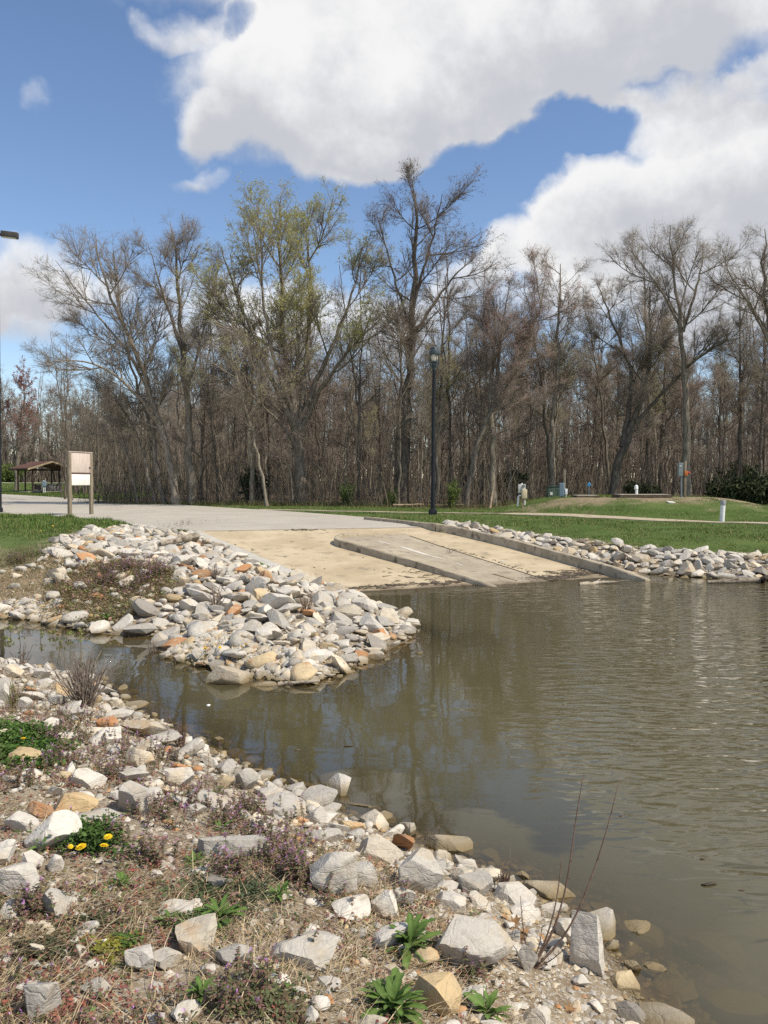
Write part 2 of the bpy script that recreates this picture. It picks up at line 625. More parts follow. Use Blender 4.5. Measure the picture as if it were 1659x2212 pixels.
gx = axis([(-600, -160, 40), (-160, -60, 5), (-60, -20, 1.0), (-20, -8, .25), (-8, 3, .11), (3, 12, .24), (12, 24, .4), (24, 60, 1.5), (60, 160, 10), (160, 601, 40)])
gy = axis([(-60, -8, 4), (-8, 1.2, .6), (1.2, 9, .10), (9, 16, .14), (16, 32, .2), (32, 60, .5), (60, 180, 3), (180, 300, 15), (300, 901, 60)])
GX, GY = np.meshgrid(gx, gy)
GH = height(GX.ravel(), GY.ravel()).reshape(GX.shape)
GD = sdf(GX.ravel(), GY.ravel(), WATER).reshape(GX.shape)
nx, ny = len(gx), len(gy)
ii = np.arange(nx * ny).reshape(ny, nx)
QU = np.stack([ii[:-1, :-1], ii[:-1, 1:], ii[1:, 1:], ii[1:, :-1]], -1).reshape(-1, 4)

# zones: r = mown grass, g = stony, b = leaf litter under the wood
SPIT = [tuple(hit(x, y)[:2]) for x, y in [(290, 1139), (350, 1150), (432, 1162), (480, 1187), (560, 1222), (640, 1252), (745, 1281), (850, 1312), (888, 1347), (886, 1382),
        (838, 1404), (750, 1448), (680, 1475), (606, 1475), (537, 1457), (430, 1438), (367, 1421), (335, 1398), (357, 1375), (190, 1367), (60, 1340), (-80, 1330),
        (-80, 1255), (0, 1240), (60, 1228), (105, 1200), (125, 1168), (200, 1147)]]
SHORE = [tuple(hit(x, y)[:2]) for x, y in [(968, 1131), (1060, 1143), (1140, 1155), (1230, 1168), (1320, 1178), (1420, 1188), (1540, 1196), (1659, 1201), (1950, 1210)]] + \
        [tuple(onz(x, y, 0)[:2]) for x, y in [(1950, 1259), (1659, 1255), (1560, 1252), (1470, 1251), (1395, 1243)]] + [tuple(onplane(x, y)[:2]) for x, y in [(1250, 1207), (1100, 1168), (975, 1138)]]
SPIT = np.array(SPIT); SHORE = np.array(SHORE)
WOOD = np.array([(-19.5, 55.5), (-14.5, 51), (-9, 49.5), (0, 45.5), (6, 43.5), (8, 50.5), (12, 52), (20, 49.5), (26, 42), (140, 40), (140, 400), (-140, 400), (-140, 158), (-40, 158), (-24, 100)])


def zones(X, Y, D):
    sp = sdf(X, Y, SPIT); sh = sdf(X, Y, SHORE); wd = sdf(X, Y, WOOD)
    nz = vnoise(X, Y, 1.3, 5) * .5 + vnoise(X, Y, .4, 6) * .5
    near = (1 - smooth01(9.5, 11.5, Y + 0.25 * X))
    stony = np.maximum.reduce([1 - smooth01(-.2, .5, sp + .5 * nz), 1 - smooth01(-.1, .35, sh + .25 * nz), near, 1 - smooth01(.0, .5, D)])
    litter = 1 - smooth01(-.6, .8, wd + 1.0 * vnoise(X, Y, 2.5, 8))
    grass = np.clip(1 - stony - litter, 0, 1)
    # worn soil: top of the mound and the slope left of the spit
    r = np.hypot((X - MOUND[0]) / 6.5, (Y - (MOUND[1] - 3.0)) / 2.6)
    worn = (1 - smooth01(.55, 1.25, r + .35 * vnoise(X, Y, 1.2, 9) + .3 * vnoise(X, Y, .35, 10))) * .95
    worn = np.maximum(worn, .7 * smooth01(.35, .75, vnoise(X, Y, 1.6, 13) * .6 + vnoise(X, Y, .45, 14) * .5) * (Y > 20))
    pl = onz(45, 1215, .7)
    r2 = np.hypot((X - pl[0]) / 2.2, (Y - pl[1]) / 3.0)
    worn = np.maximum(worn, .8 * (1 - smooth01(.3, 1.1, r2 + .4 * vnoise(X, Y, .8, 11))))
    return grass, stony, litter, worn


zg, zs, zl, zw = zones(GX.ravel(), GY.ravel(), GD.ravel())


def ground_material():
    m = bpy.data.materials.new('ground_cover')
    m.use_nodes = True
    nt = m.node_tree; N, L = nt.nodes, nt.links
    bs = N['Principled BSDF']; bs.inputs['Roughness'].default_value = 0.95; bs.inputs['Specular IOR Level'].default_value = 0.1
    g = N.new('ShaderNodeNewGeometry').outputs['Position']

    def noise(s, d=6, r=.6):
        n = N.new('ShaderNodeTexNoise'); n.inputs['Scale'].default_value = s; n.inputs['Detail'].default_value = d; n.inputs['Roughness'].default_value = r
        L.new(g, n.inputs['Vector']); return n.outputs[0]

    def rng_(v, a, b):
        r = N.new('ShaderNodeMapRange'); r.interpolation_type = 'SMOOTHSTEP'; r.inputs['From Min'].default_value = a; r.inputs['From Max'].default_value = b
        L.new(v, r.inputs['Value']); return r.outputs[0]

    def mix(f, a, b):
        x = N.new('ShaderNodeMix'); x.data_type = 'RGBA'
        L.new(f, x.inputs[0])
        for i, v in ((6, a), (7, b)):
            if isinstance(v, tuple):
                x.inputs[i].default_value = (*v, 1)
            else:
                L.new(v, x.inputs[i])
        return x.outputs[2]

    def at(n):
        a = N.new('ShaderNodeAttribute'); a.attribute_name = n; return a.outputs['Fac']
    soil = mix(rng_(noise(9), .35, .65), (.21, .155, .10), (.33, .27, .19))
    soil = mix(rng_(noise(55, 3), .52, .62), soil, (.46, .43, .37))
    grass = mix(rng_(noise(.7, 5), .35, .65), (.062, .105, .024), (.10, .14, .040))
    grass = mix(rng_(noise(14, 5), .55, .75), grass, (.20, .175, .085))
    litter = mix(rng_(noise(3), .35, .65), (.075, .055, .038), (.15, .11, .07))
    worn = mix(rng_(noise(6), .35, .65), (.20, .155, .095), (.34, .27, .18))
    c = mix(at('stony'), grass, soil)
    c = mix(at('litter'), c, litter)
    c = mix(at('worn'), c, worn)
    wet = mix(rng_(noise(5), .35, .65), (.085, .066, .04), (.16, .13, .08))
    c = mix(at('wet'), c, wet)
    L.new(c, bs.inputs['Base Color'])
    b = N.new('ShaderNodeBump'); b.inputs['Strength'].default_value = 0.7; b.inputs['Distance'].default_value = 0.03
    L.new(noise(38, 8, .7), b.inputs['Height']); L.new(b.outputs[0], bs.inputs['Normal'])
    return m


GROUND_M = ground_material()
zwet = 1 - smooth01(-.05, .10, GH.ravel() + .03 * vnoise(GX.ravel(), GY.ravel(), .3, 12))
gme = mesh_of('ground', np.stack([GX.ravel(), GY.ravel(), GH.ravel()], -1), [QU], GROUND_M, vfloat={'stony': zs, 'litter': zl, 'worn': zw, 'wet': zwet})
tag(link('ground', gme), kind='structure')

# ------------------------------------------------------------------ water
def water_material():
    m = bpy.data.materials.new('murky_water')
    m.use_nodes = True
    nt = m.node_tree; N, L = nt.nodes, nt.links
    N.remove(N['Principled BSDF'])
    out = N['Material Output']
    g = N.new('ShaderNodeNewGeometry').outputs['Position']

    def noise(vec, s, d=3, r=.5, dist=0.0):
        n = N.new('ShaderNodeTexNoise'); n.inputs['Scale'].default_value = s; n.inputs['Detail'].default_value = d; n.inputs['Roughness'].default_value = r
        n.inputs['Distortion'].default_value = dist
        L.new(vec, n.inputs['Vector']); return n.outputs[0]

    def mapped(rz, sc):
        mp = N.new('ShaderNodeMapping'); mp.inputs['Rotation'].default_value = (0, 0, rz); mp.inputs['Scale'].default_value = sc
        L.new(g, mp.inputs[0]); return mp.outputs[0]

    def mth(op, a, b):
        n = N.new('ShaderNodeMath'); n.operation = op
        for i, v in enumerate((a, b)):
            if isinstance(v, (int, float)):
                n.inputs[i].default_value = v
            else:
                L.new(v, n.inputs[i])
        return n.outputs[0]

    def at(n):
        a = N.new('ShaderNodeAttribute'); a.attribute_name = n; return a.outputs['Fac']
    # wind ripples run across, stronger towards the open water on the right
    w1 = noise(mapped(-.42, (1.2, 3.0, 1)), 1.75, 1.5, .45, .5)
    w2 = noise(mapped(.30, (1.3, 2.8, 1)), 3.4, 1.0, .4, .4)
    w3 = noise(mapped(0, (1, 1.6, 1)), .9, 2, .45, 0.8)
    rip = at('ripple')
    hgt = mth('ADD', mth('MULTIPLY', mth('ADD', w1, mth('MULTIPLY', w2, .55)), rip), mth('MULTIPLY', w3, .10))
    b = N.new('ShaderNodeBump'); b.inputs['Strength'].default_value = 1.0; b.inputs['Distance'].default_value = 0.034
    L.new(hgt, b.inputs['Height'])
    gl = N.new('ShaderNodeBsdfGlossy'); gl.inputs['Roughness'].default_value = 0.03; gl.inputs['Color'].default_value = (.95, .95, .95, 1)
    L.new(b.outputs[0], gl.inputs['Normal'])
    fr = N.new('ShaderNodeFresnel'); fr.inputs['IOR'].default_value = 1.44
    L.new(b.outputs[0], fr.inputs['Normal'])
    df = N.new('ShaderNodeBsdfDiffuse')
    mc = N.new('ShaderNodeMix'); mc.data_type = 'RGBA'
    mc.inputs[6].default_value = (.094, .083, .041, 1); mc.inputs[7].default_value = (.111, .098, .051, 1)
    L.new(noise(g, .35, 3), mc.inputs[0])
    L.new(mc.outputs[2], df.inputs['Color'])
    tr = N.new('ShaderNodeBsdfTransparent'); tr.inputs['Color'].default_value = (.80, .72, .52, 1)
    ms = N.new('ShaderNodeMixShader'); L.new(at('murk'), ms.inputs[0]); L.new(tr.outputs[0], ms.inputs[1]); L.new(df.outputs[0], ms.inputs[2])
    m2 = N.new('ShaderNodeMixShader'); L.new(fr.outputs[0], m2.inputs[0]); L.new(ms.outputs[0], m2.inputs[1]); L.new(gl.outputs[0], m2.inputs[2])
    L.new(m2.outputs[0], out.inputs[0])
    return m


wq = QU[(GD.ravel()[QU] < 0.35).all(1)]
used = np.unique(wq)
remap = np.full(nx * ny, -1); remap[used] = np.arange(len(used))
wx, wy = GX.ravel()[used], GY.ravel()[used]
depth = np.maximum(-GH.ravel()[used], 0)
# over the ramp the bed is the ramp
murk = 1 - np.exp(-depth * 5.2)
rip = smooth01(.10, .42, wx / np.maximum(wy, 1)) * smooth01(.3, 2.5, -GD.ravel()[used]) * 1.15 + smooth01(12, 19, wy) * .25 * smooth01(-1, 3, wx) + .01
rip *= smooth01(0, 1.2, -GD.ravel()[used]) * .85 + .15
wme = mesh_of('water', np.stack([wx, wy, np.zeros_like(wx)], -1), [remap[wq]], water_material(), vfloat={'murk': murk, 'ripple': rip})
tag(link('water', wme), kind='structure')

# ------------------------------------------------------------------ road, ramp, kerbs, paths
def add_wet(m, z0=.0, z1=.055, c=(.17, .135, .09)):
    """concrete is damp and silty where the water laps it"""
    nt = m.node_tree; N, L = nt.nodes, nt.links
    bs = N['Principled BSDF']
    src = bs.inputs['Base Color'].links[0].from_socket
    g = N.new('ShaderNodeNewGeometry').outputs['Position']
    sp = N.new('ShaderNodeSeparateXYZ'); L.new(g, sp.inputs[0])
    n = N.new('ShaderNodeTexNoise'); n.inputs['Scale'].default_value = 1.4; n.inputs['Detail'].default_value = 5; L.new(g, n.inputs['Vector'])
    a = N.new('ShaderNodeMath'); a.operation = 'MULTIPLY_ADD'; a.inputs[1].default_value = .10; L.new(n.outputs[0], a.inputs[0]); L.new(sp.outputs[2], a.inputs[2])
    r = N.new('ShaderNodeMapRange'); r.interpolation_type = 'SMOOTHSTEP'; r.inputs['From Min'].default_value = z0 + .05; r.inputs['From Max'].default_value = z1 + .05
    L.new(a.outputs[0], r.inputs['Value'])
    x = N.new('ShaderNodeMix'); x.data_type = 'RGBA'; x.inputs[6].default_value = (*c, 1)
    L.new(r.outputs[0], x.inputs[0]); L.new(src, x.inputs[7]); L.new(x.outputs[2], bs.inputs['Base Color'])


ASPH = mat('pale_worn_asphalt', (.385, .35, .29), (.44, .405, .34), scale=.6, rough=.95, bump=.12, bscale=25, c3=(.33, .30, .25), s3=9, f3=(.55, .75))
CONC = mat('tan_concrete', (.41, .33, .21), (.52, .43, .29), scale=.9, rough=.9, bump=.35, bscale=30, c3=(.27, .22, .155), s3=3.2, f3=(.52, .80))
add_wet(CONC)
CONC_P = mat('grey_brown_concrete', (.33, .28, .205), (.42, .36, .265), scale=1.1, rough=.9, bump=.35, bscale=45, c3=(.23, .195, .145), s3=4, f3=(.50, .75))
add_wet(CONC_P)
KERB = mat('weathered_kerb_concrete', (.30, .25, .175), (.44, .375, .275), scale=2.2, rough=.92, bump=.4, bscale=40, c3=(.16, .13, .09), s3=5, f3=(.52, .72))
GREYC = mat('grey_edge_concrete', (.42, .40, .35), (.5, .47, .42), scale=3, rough=.9, bump=.3, bscale=40)
PATHM = mat('tan_gravel_path', (.36, .29, .20), (.46, .39, .28), scale=4, rough=.95, bump=.3, bscale=50)
PAINT = mat('worn_white_paint', (.62, .60, .55), (.50, .44, .35), scale=14, rough=.8, contrast=(.45, .6))


def grid_poly(name, poly, zf, mat_, step, off=0.0, kind='structure', skirt=.25):
    """fill a polygon with a fine sheet that follows zf, with a skirt down its rim"""
    bm = bmesh.new()
    pts = []
    n = len(poly)
    for i in range(n):
        a, b = np.array(poly[i]), np.array(poly[(i + 1) % n])
        k = max(1, int(np.linalg.norm(b - a) / step))
        for j in range(k):
            pts.append(a + (b - a) * j / k)
    vs = [bm.verts.new((p[0], p[1], 0)) for p in pts]
    f = bm.faces.new(vs)
    bmesh.ops.triangulate(bm, faces=[f])
    for _ in range(3):
        long = [e_ for e_ in bm.edges if not e_.is_boundary and e_.calc_length() > step * 2.2]
        if not long:
            break
        bmesh.ops.subdivide_edges(bm, edges=long, cuts=1)
        bmesh.ops.triangulate(bm, faces=bm.faces)
    xy = np.array([v.co[:2] for v in bm.verts])
    z = zf(xy[:, 0], xy[:, 1]) + off
    for v, zz in zip(bm.verts, z):
        v.co.z = zz
    be = [e_ for e_ in bm.edges if e_.is_boundary]
    r = bmesh.ops.extrude_edge_only(bm, edges=be)
    for v in [x for x in r['geom'] if isinstance(x, bmesh.types.BMVert)]:
        v.co.z -= skirt
    me = bpy.data.meshes.new(name)
    bm.normal_update()
    bm.to_mesh(me); bm.free()
    me.materials.append(mat_)
    o = link(name, me)
    if kind:
        o['kind'] = kind
    return o


grid_poly('road', ROAD, road_z, ASPH, 1.2)
# the ramp stops at the seam; lower part runs on under the water
ramp_up = np.array([seamL, seamR])
ramp_o = grid_poly('boat_ramp', RAMP, ramp_plane, CONC, 1.0, off=.004)
# left concrete apron of the ramp beside the stones
lp0, lp1 = onplane(395, 1147), onplane(735, 1283)
dirv = (lp1 - lp0)[:2] / np.linalg.norm((lp1 - lp0)[:2]); nrm = np.array([dirv[1], -dirv[0]])
if nrm[0] > 0:
    nrm = -nrm
edge = np.array([seamL[:2] + nrm * .02, seamL[:2] + nrm * .42, pC[:2] + nrm * .42, pC[:2] + nrm * .02])
grid_poly('ramp_edge_strip', edge, lambda x, y: ramp_plane(x, y), GREYC, .8, off=.012)


def ribbon(name, pts, width, zf, mat_, off=.02, kind='structure', thick=.12):
    pts = np.asarray(pts, float)[:, :2]
    # resample
    seg = np.linalg.norm(np.diff(pts, axis=0), axis=1); cum = np.concatenate([[0], np.cumsum(seg)])
    n = max(4, int(cum[-1] / .5))
    t = np.linspace(0, cum[-1], n)
    p = np.stack([np.interp(t, cum, pts[:, 0]), np.interp(t, cum, pts[:, 1])], -1)
    T = np.gradient(p, axis=0); T /= np.linalg.norm(T, axis=1, keepdims=True)
    Nn = np.stack([-T[:, 1], T[:, 0]], -1)
    wob = 1 + .10 * vnoise(t, t * 0, .9, 21)
    rows = [p + Nn * (width / 2 * s) * wob[:, None] for s in (-1, -.33, .33, 1)]
    V = []
    for k, r in enumerate(rows):
        z = zf(r[:, 0], r[:, 1]) + off
        V.append(np.stack([r[:, 0], r[:, 1], z], -1))
    V = [V[0] - [0, 0, thick]] + V + [V[-1] - [0, 0, thick]]
    m = len(V)
    V = np.concatenate(V)
    F = []
    for a in range(m - 1):
        for i in range(n - 1):
            F.append([a * n + i, a * n + i + 1, (a + 1) * n + i + 1, (a + 1) * n + i])
    o = link(name, mesh_of(name, V, [np.array(F)], mat_, smooth=True, sharp=40))
    if kind:
        o['kind'] = kind
    return o


path_pts = [hit(x, y)[:2] for x, y in [(560, 1101.5), (700, 1104.5), (800, 1106), (935, 1108.5), (1010, 1109.5), (1100, 1110.5), (1200, 1113.5), (1300, 1118), (1400, 1123.5), (1500, 1127.5), (1659, 1132), (1900, 1138)]]
ribbon('footpath', path_pts, .62, height, PATHM, off=.03)
fp = [(-75, 146), (-52, 146.5), (-38, 147), (-24, 149), (-12, 152), (4, 156)]
ribbon('far_path', fp, 2.6, height, mat('pale_far_path', (.55, .50, .41), (.6, .55, .46), scale=1), off=.06)


def kerb(name, top, w, hgt, zbase, mat_, label=None):
    """solid kerb with worn rounded top edges along a line of top points (x,y,z)"""
    top = np.asarray(top, float)
    seg = np.linalg.norm(np.diff(top, axis=0), axis=1); cum = np.concatenate([[0], np.cumsum(seg)])
    n = max(6, int(cum[-1] / .12))
    t = np.linspace(0, cum[-1], n)
    p = np.stack([np.interp(t, cum, top[:, k]) for k in range(3)], -1)
    T = np.gradient(p[:, :2], axis=0)
    for _ in range(3):
        T[1:-1] = (T[:-2] + T[1:-1] * 2 + T[2:]) / 4
    T /= np.linalg.norm(T, axis=1, keepdims=True)
    Nn = np.stack([-T[:, 1], T[:, 0]], -1)
    prof = [(-w / 2 - .015, -hgt), (-w / 2, -.05), (-w / 2 + .012, -.014), (-w / 2 + .04, 0), (w / 2 - .04, 0), (w / 2 - .012, -.014), (w / 2, -.05), (w / 2 + .015, -hgt)]
    V = []
    for s, z in prof:
        j = .006 * vnoise(t, t * 0 + s * 9, .35, 31) + .004 * vnoise(t, t * 0 + s * 9, .12, 32)
        q = p.copy(); q[:, :2] += Nn * (s + j)[:, None]; q[:, 2] += z + j
        V.append(q)
    m = len(V); V = np.concatenate(V)
    F = [[a * n + i, a * n + i + 1, (a + 1) * n + i + 1, (a + 1) * n + i] for a in range(m - 1) for i in range(n - 1)]
    e0 = [a * n for a in range(m)]; e1 = [a * n + n - 1 for a in range(m)][::-1]
    me = mesh_of(name, V, [np.array(F)], mat_, smooth=True, sharp=45)
    bm = bmesh.new(); bm.from_mesh(me); bm.verts.ensure_lookup_table()
    for ee in (e0, e1):
        try:
            bm.faces.new([bm.verts[i] for i in ee])
        except Exception:
            pass
    bmesh.ops.recalc_face_normals(bm, faces=bm.faces)
    bm.to_mesh(me); bm.free()
    o = link(name, me)
    o['kind'] = 'structure'
    return o


# kerb on the far side of the ramp, running on along the road
kr = [onplane(x, y, .24) for x, y in [(1400, 1241.5), (1330, 1224.5), (1250, 1203), (1170, 1181.5), (1100, 1163), (1030, 1147), (975, 1135), (945, 1131)]]
kr2 = [onz(x, y, ROAD_Z + .10) for x, y in [(945, 1130.5), (900, 1127), (850, 1121.5), (790, 1116)]]
kr[0][2] -= .1
kerb('ramp_kerb', kr, .18, .5, None, KERB)
kerb('road_kerb', kr2, .16, .35, None, KERB)
# median kerb: rounded nose at the top, runs down into the water
km = [onplane(x, y, o_) for (x, y), o_ in zip([(872, 1153.5), (840, 1150.5), (800, 1149), (765, 1150), (742, 1152.5), (729, 1156.5), (727, 1161), (738, 1166.5), (770, 1174.5), (830, 1191), (900, 1211), (980, 1235), (1040, 1254), (1092, 1270)], [.19] * 8 + [.19, .185, .17, .14, .11, .07])]
for i_, dz in ((0, -.17), (1, -.14), (2, -.08), (3, -.03), (-1, -.05)):
    km[i_][2] += dz
kerb('median_kerb', km, .16, .40, None, KERB)
# raised pad right of the median kerb
inner = [p_[:2] for p_ in km[6:]]
outer = [onplane(x, y, .0)[:2] for x, y in [(1215, 1264), (1188, 1257), (1100, 1228), (1020, 1203), (950, 1181), (890, 1160), (872, 1155)]] + [p_[:2] for p_ in km[1:6]]
outer_line = np.array(outer[:6])


def pad_z(x, y):
    d_o = seg_dist(x, y, outer_line, closed=False)
    d_i = seg_dist(x, y, np.array(inner), closed=False)
    f = d_o / (d_o + d_i + 1e-6)
    rp_ = ramp_plane(x, y)
    return rp_ + .012 + (.03 + .10 * smooth01(.0, .45, rp_)) * f * smooth01(-.10, .12, rp_)


grid_poly('median_pad', np.array(inner + outer), pad_z, CONC_P, .5, off=.0, skirt=.15)


def paint(dx0, dy0, dx1, dy1, w, name='painted_marking'):
    a, b = onplane(dx0, dy0, .06)[:2], onplane(dx1, dy1, .06)[:2]
    t = (b - a) / np.linalg.norm(b - a); n_ = np.array([-t[1], t[0]])
    L_ = np.linalg.norm(b - a); k = max(4, int(L_ / .08))
    rows = []
    for i in range(k + 1):
        c_ = a + (b - a) * i / k
        ww = w * (.5 + .5 * math.sin(math.pi * min(1, max(.12, i / k)))) * random.uniform(.75, 1.1)
        rows.append((c_ - n_ * ww / 2, c_ + n_ * ww / 2))
    V = np.array([q for r in rows for q in r])
    z = pad_z(V[:, 0], V[:, 1]) + .006
    F = [[2 * i, 2 * i + 1, 2 * i + 3, 2 * i + 2] for i in range(k)]
    o = link(name, mesh_of(name, np.column_stack([V, z]), [np.array(F)], PAINT, smooth=False))
    o['kind'] = 'structure'


# open joint between pad and right lane, packed with dirt
jo = [onplane(x, y) for x, y in [(884, 1158.5), (950, 1180.5), (1020, 1203), (1100, 1228.5), (1186, 1256)]]
ribbon('ramp_joint', jo, .045, lambda x, y: ramp_plane(x, y) + .014, mat('joint_dirt', (.05, .04, .028), (.10, .08, .055), scale=9), off=.006, thick=.01)
sj = [seamL[:2] + (seamR[:2] - seamL[:2]) * t for t in np.linspace(.02, .98, 12)]
ribbon('seam_joint', sj, .05, lambda x, y: np.maximum(ramp_plane(x, y) + .006, road_z(x, y) + .004), mat('seam_dirt', (.12, .095, .065), (.25, .21, .15), scale=5), off=.004, thick=.01)
paint(818, 1172, 842, 1177, .13)
paint(865, 1183, 925, 1201, .20)
paint(925, 1201, 955, 1208, .10)
paint(985, 1216, 1000, 1221, .06)
# stain of paint on the right lane
for (x0, y0, x1, y1, w_) in [(904, 1170, 922, 1170, .16), (1083, 1212, 1092, 1214, .10)]:
    a, b = onplane(x0, y0), onplane(x1, y1)
    a[2] += .010; b[2] += .010
    t = (b - a)[:2]; t /= np.linalg.norm(t); n_ = np.array([-t[1], t[0], 0])
    V = [a - n_ * w_ / 2, a + n_ * w_ * .3, (a + b) / 2 + n_ * w_ / 2, b + n_ * w_ * .2, b - n_ * w_ * .4, (a + b) / 2 - n_ * w_ * .6]
    for v in V:
        v[2] = ramp_plane(v[0], v[1]) + .010
    me = bpy.data.meshes.new('painted_marking'); me.from_pydata([tuple(v) for v in V], [], [list(range(6))]); me.materials.append(PAINT)
    tag(link('painted_marking', me), kind='structure')
# ================================================================== trees
def bark(name, c1, c2, s=3.0):
    return mat(name, c1, c2, scale=s, rough=.95, spec=.1, rand=.18, stretch=(4, 4, .8))


BARK_GREY = bark('grey_brown_bark', (.14, .118, .090), (.29, .25, .20))
BARK_DARK = bark('dark_bark', (.075, .062, .050), (.17, .145, .115))
BARK_WOOD = bark('shaded_wood_bark', (.095, .080, .061), (.20, .172, .135))  # darker than the grey bark: canopy shade is put into the colour
BARK_PALE = bark('pale_mottled_bark', (.16, .135, .10), (.30, .265, .21))
TWIG = mat('brown_twigs', (.19, .160, .125), (.28, .24, .19), scale=.8, rough=.9, spec=.1, rand=.15)
TWIG_DARK = mat('dark_twigs', (.14, .115, .092), (.21, .175, .145), scale=.8, rough=.9, spec=.1)
TWIG_RED = mat('reddish_twigs', (.22, .175, .145), (.30, .245, .205), scale=.8, rough=.9, spec=.1)
TWIG_BR = mat('shaded_brush_stems', (.105, .088, .066), (.175, .15, .115), scale=.5, rough=.9, spec=.1)  # shade under the crowded twigs is painted into this darker brown
BUDLEAF = mat('spring_leaves', (.34, .35, .11), (.44, .43, .16), scale=1.5, rough=.7, spec=.2, trans=.35)
BUDRED = mat('red_buds', (.26, .10, .08), (.33, .17, .13), scale=1.5, rough=.8, spec=.2)
SEEDB = mat('dark_seed_heads', (.05, .038, .028), (.09, .07, .05), scale=3, rough=.95)
GREENB = mat('evergreen_sprays', (.030, .042, .017), (.060, .074, .030), scale=1.2, rough=.85, trans=.15)
SHRUBG = mat('young_shrub_leaves', (.085, .13, .03), (.14, .19, .05), scale=2, rough=.8, trans=.3)


def unit(v):
    return v / (np.linalg.norm(v, axis=-1, keepdims=True) + 1e-9)


def sprout(r, P, R, m, t0, t1, ang, lenf, rad, segs, wig, up, taper=.25, gold=True, sag=0.0, even=False):
    """m children on each of the B polylines P (B,n,3). lenf(t) -> length array"""
    B, n, _ = P.shape
    if even and B > 3:
        # share the shoots out by length of parent so that short ends carry no tufts
        w_ = np.linalg.norm(P[:, -1] - P[:, 0], axis=1) + 1e-6
        w_ = w_ ** .55
        idx = np.sort(r.choice(B, B * m, p=w_ / w_.sum()))
        P, R = P[idx], R[idx]; B = len(idx); m = 1
        lenf_ = lenf
        lenf = lambda t: lenf_(t, idx)
    t = t0 + (t1 - t0) * (np.arange(m)[None] + r.random((B, m))) / m
    x = t * (n - 1); i = np.clip(x.astype(int), 0, n - 2); f = (x - i)[..., None]
    b = np.arange(B)[:, None]
    base = P[b, i] * (1 - f) + P[b, i + 1] * f
    tan = unit(P[b, i + 1] - P[b, i])
    rb = R[b, i] * (1 - f[..., 0]) + R[b, i + 1] * f[..., 0]
    az = (np.arange(m)[None] * 2.39996 + r.random((B, 1)) * 6.28) + r.normal(0, .5, (B, m))
    ref = np.where(np.abs(tan[..., 2:3]) > .8, np.array([1., 0, 0]), np.array([0, 0, 1.]))
    u = unit(np.cross(tan, ref)); w = np.cross(tan, u)
    perp = u * np.cos(az)[..., None] + w * np.sin(az)[..., None]
    a = np.radians(ang[0] + r.normal(0, ang[1], (B, m)))[..., None]
    d = unit(tan * np.cos(a) + perp * np.sin(a))
    L = lenf(t) * r.uniform(.7, 1.2, (B, m))
    base = base.reshape(-1, 3); d = d.reshape(-1, 3); L = L.reshape(-1)
    r0 = np.minimum(rb.reshape(-1) * .8, rad * L ** 1.0 * .012 + .003)
    K = len(L)
    pts = [base]
    cur = d
    for s in range(segs):
        pts.append(pts[-1] + cur * (L / segs)[:, None])
        cur = unit(cur + r.normal(0, wig, (K, 3)) + np.array([0, 0, up - sag * s / segs]))
    Q = np.stack(pts, 1)
    rr = r0[:, None] * (1 - (1 - taper) * np.linspace(0, 1, segs + 1))[None]
    return Q, rr


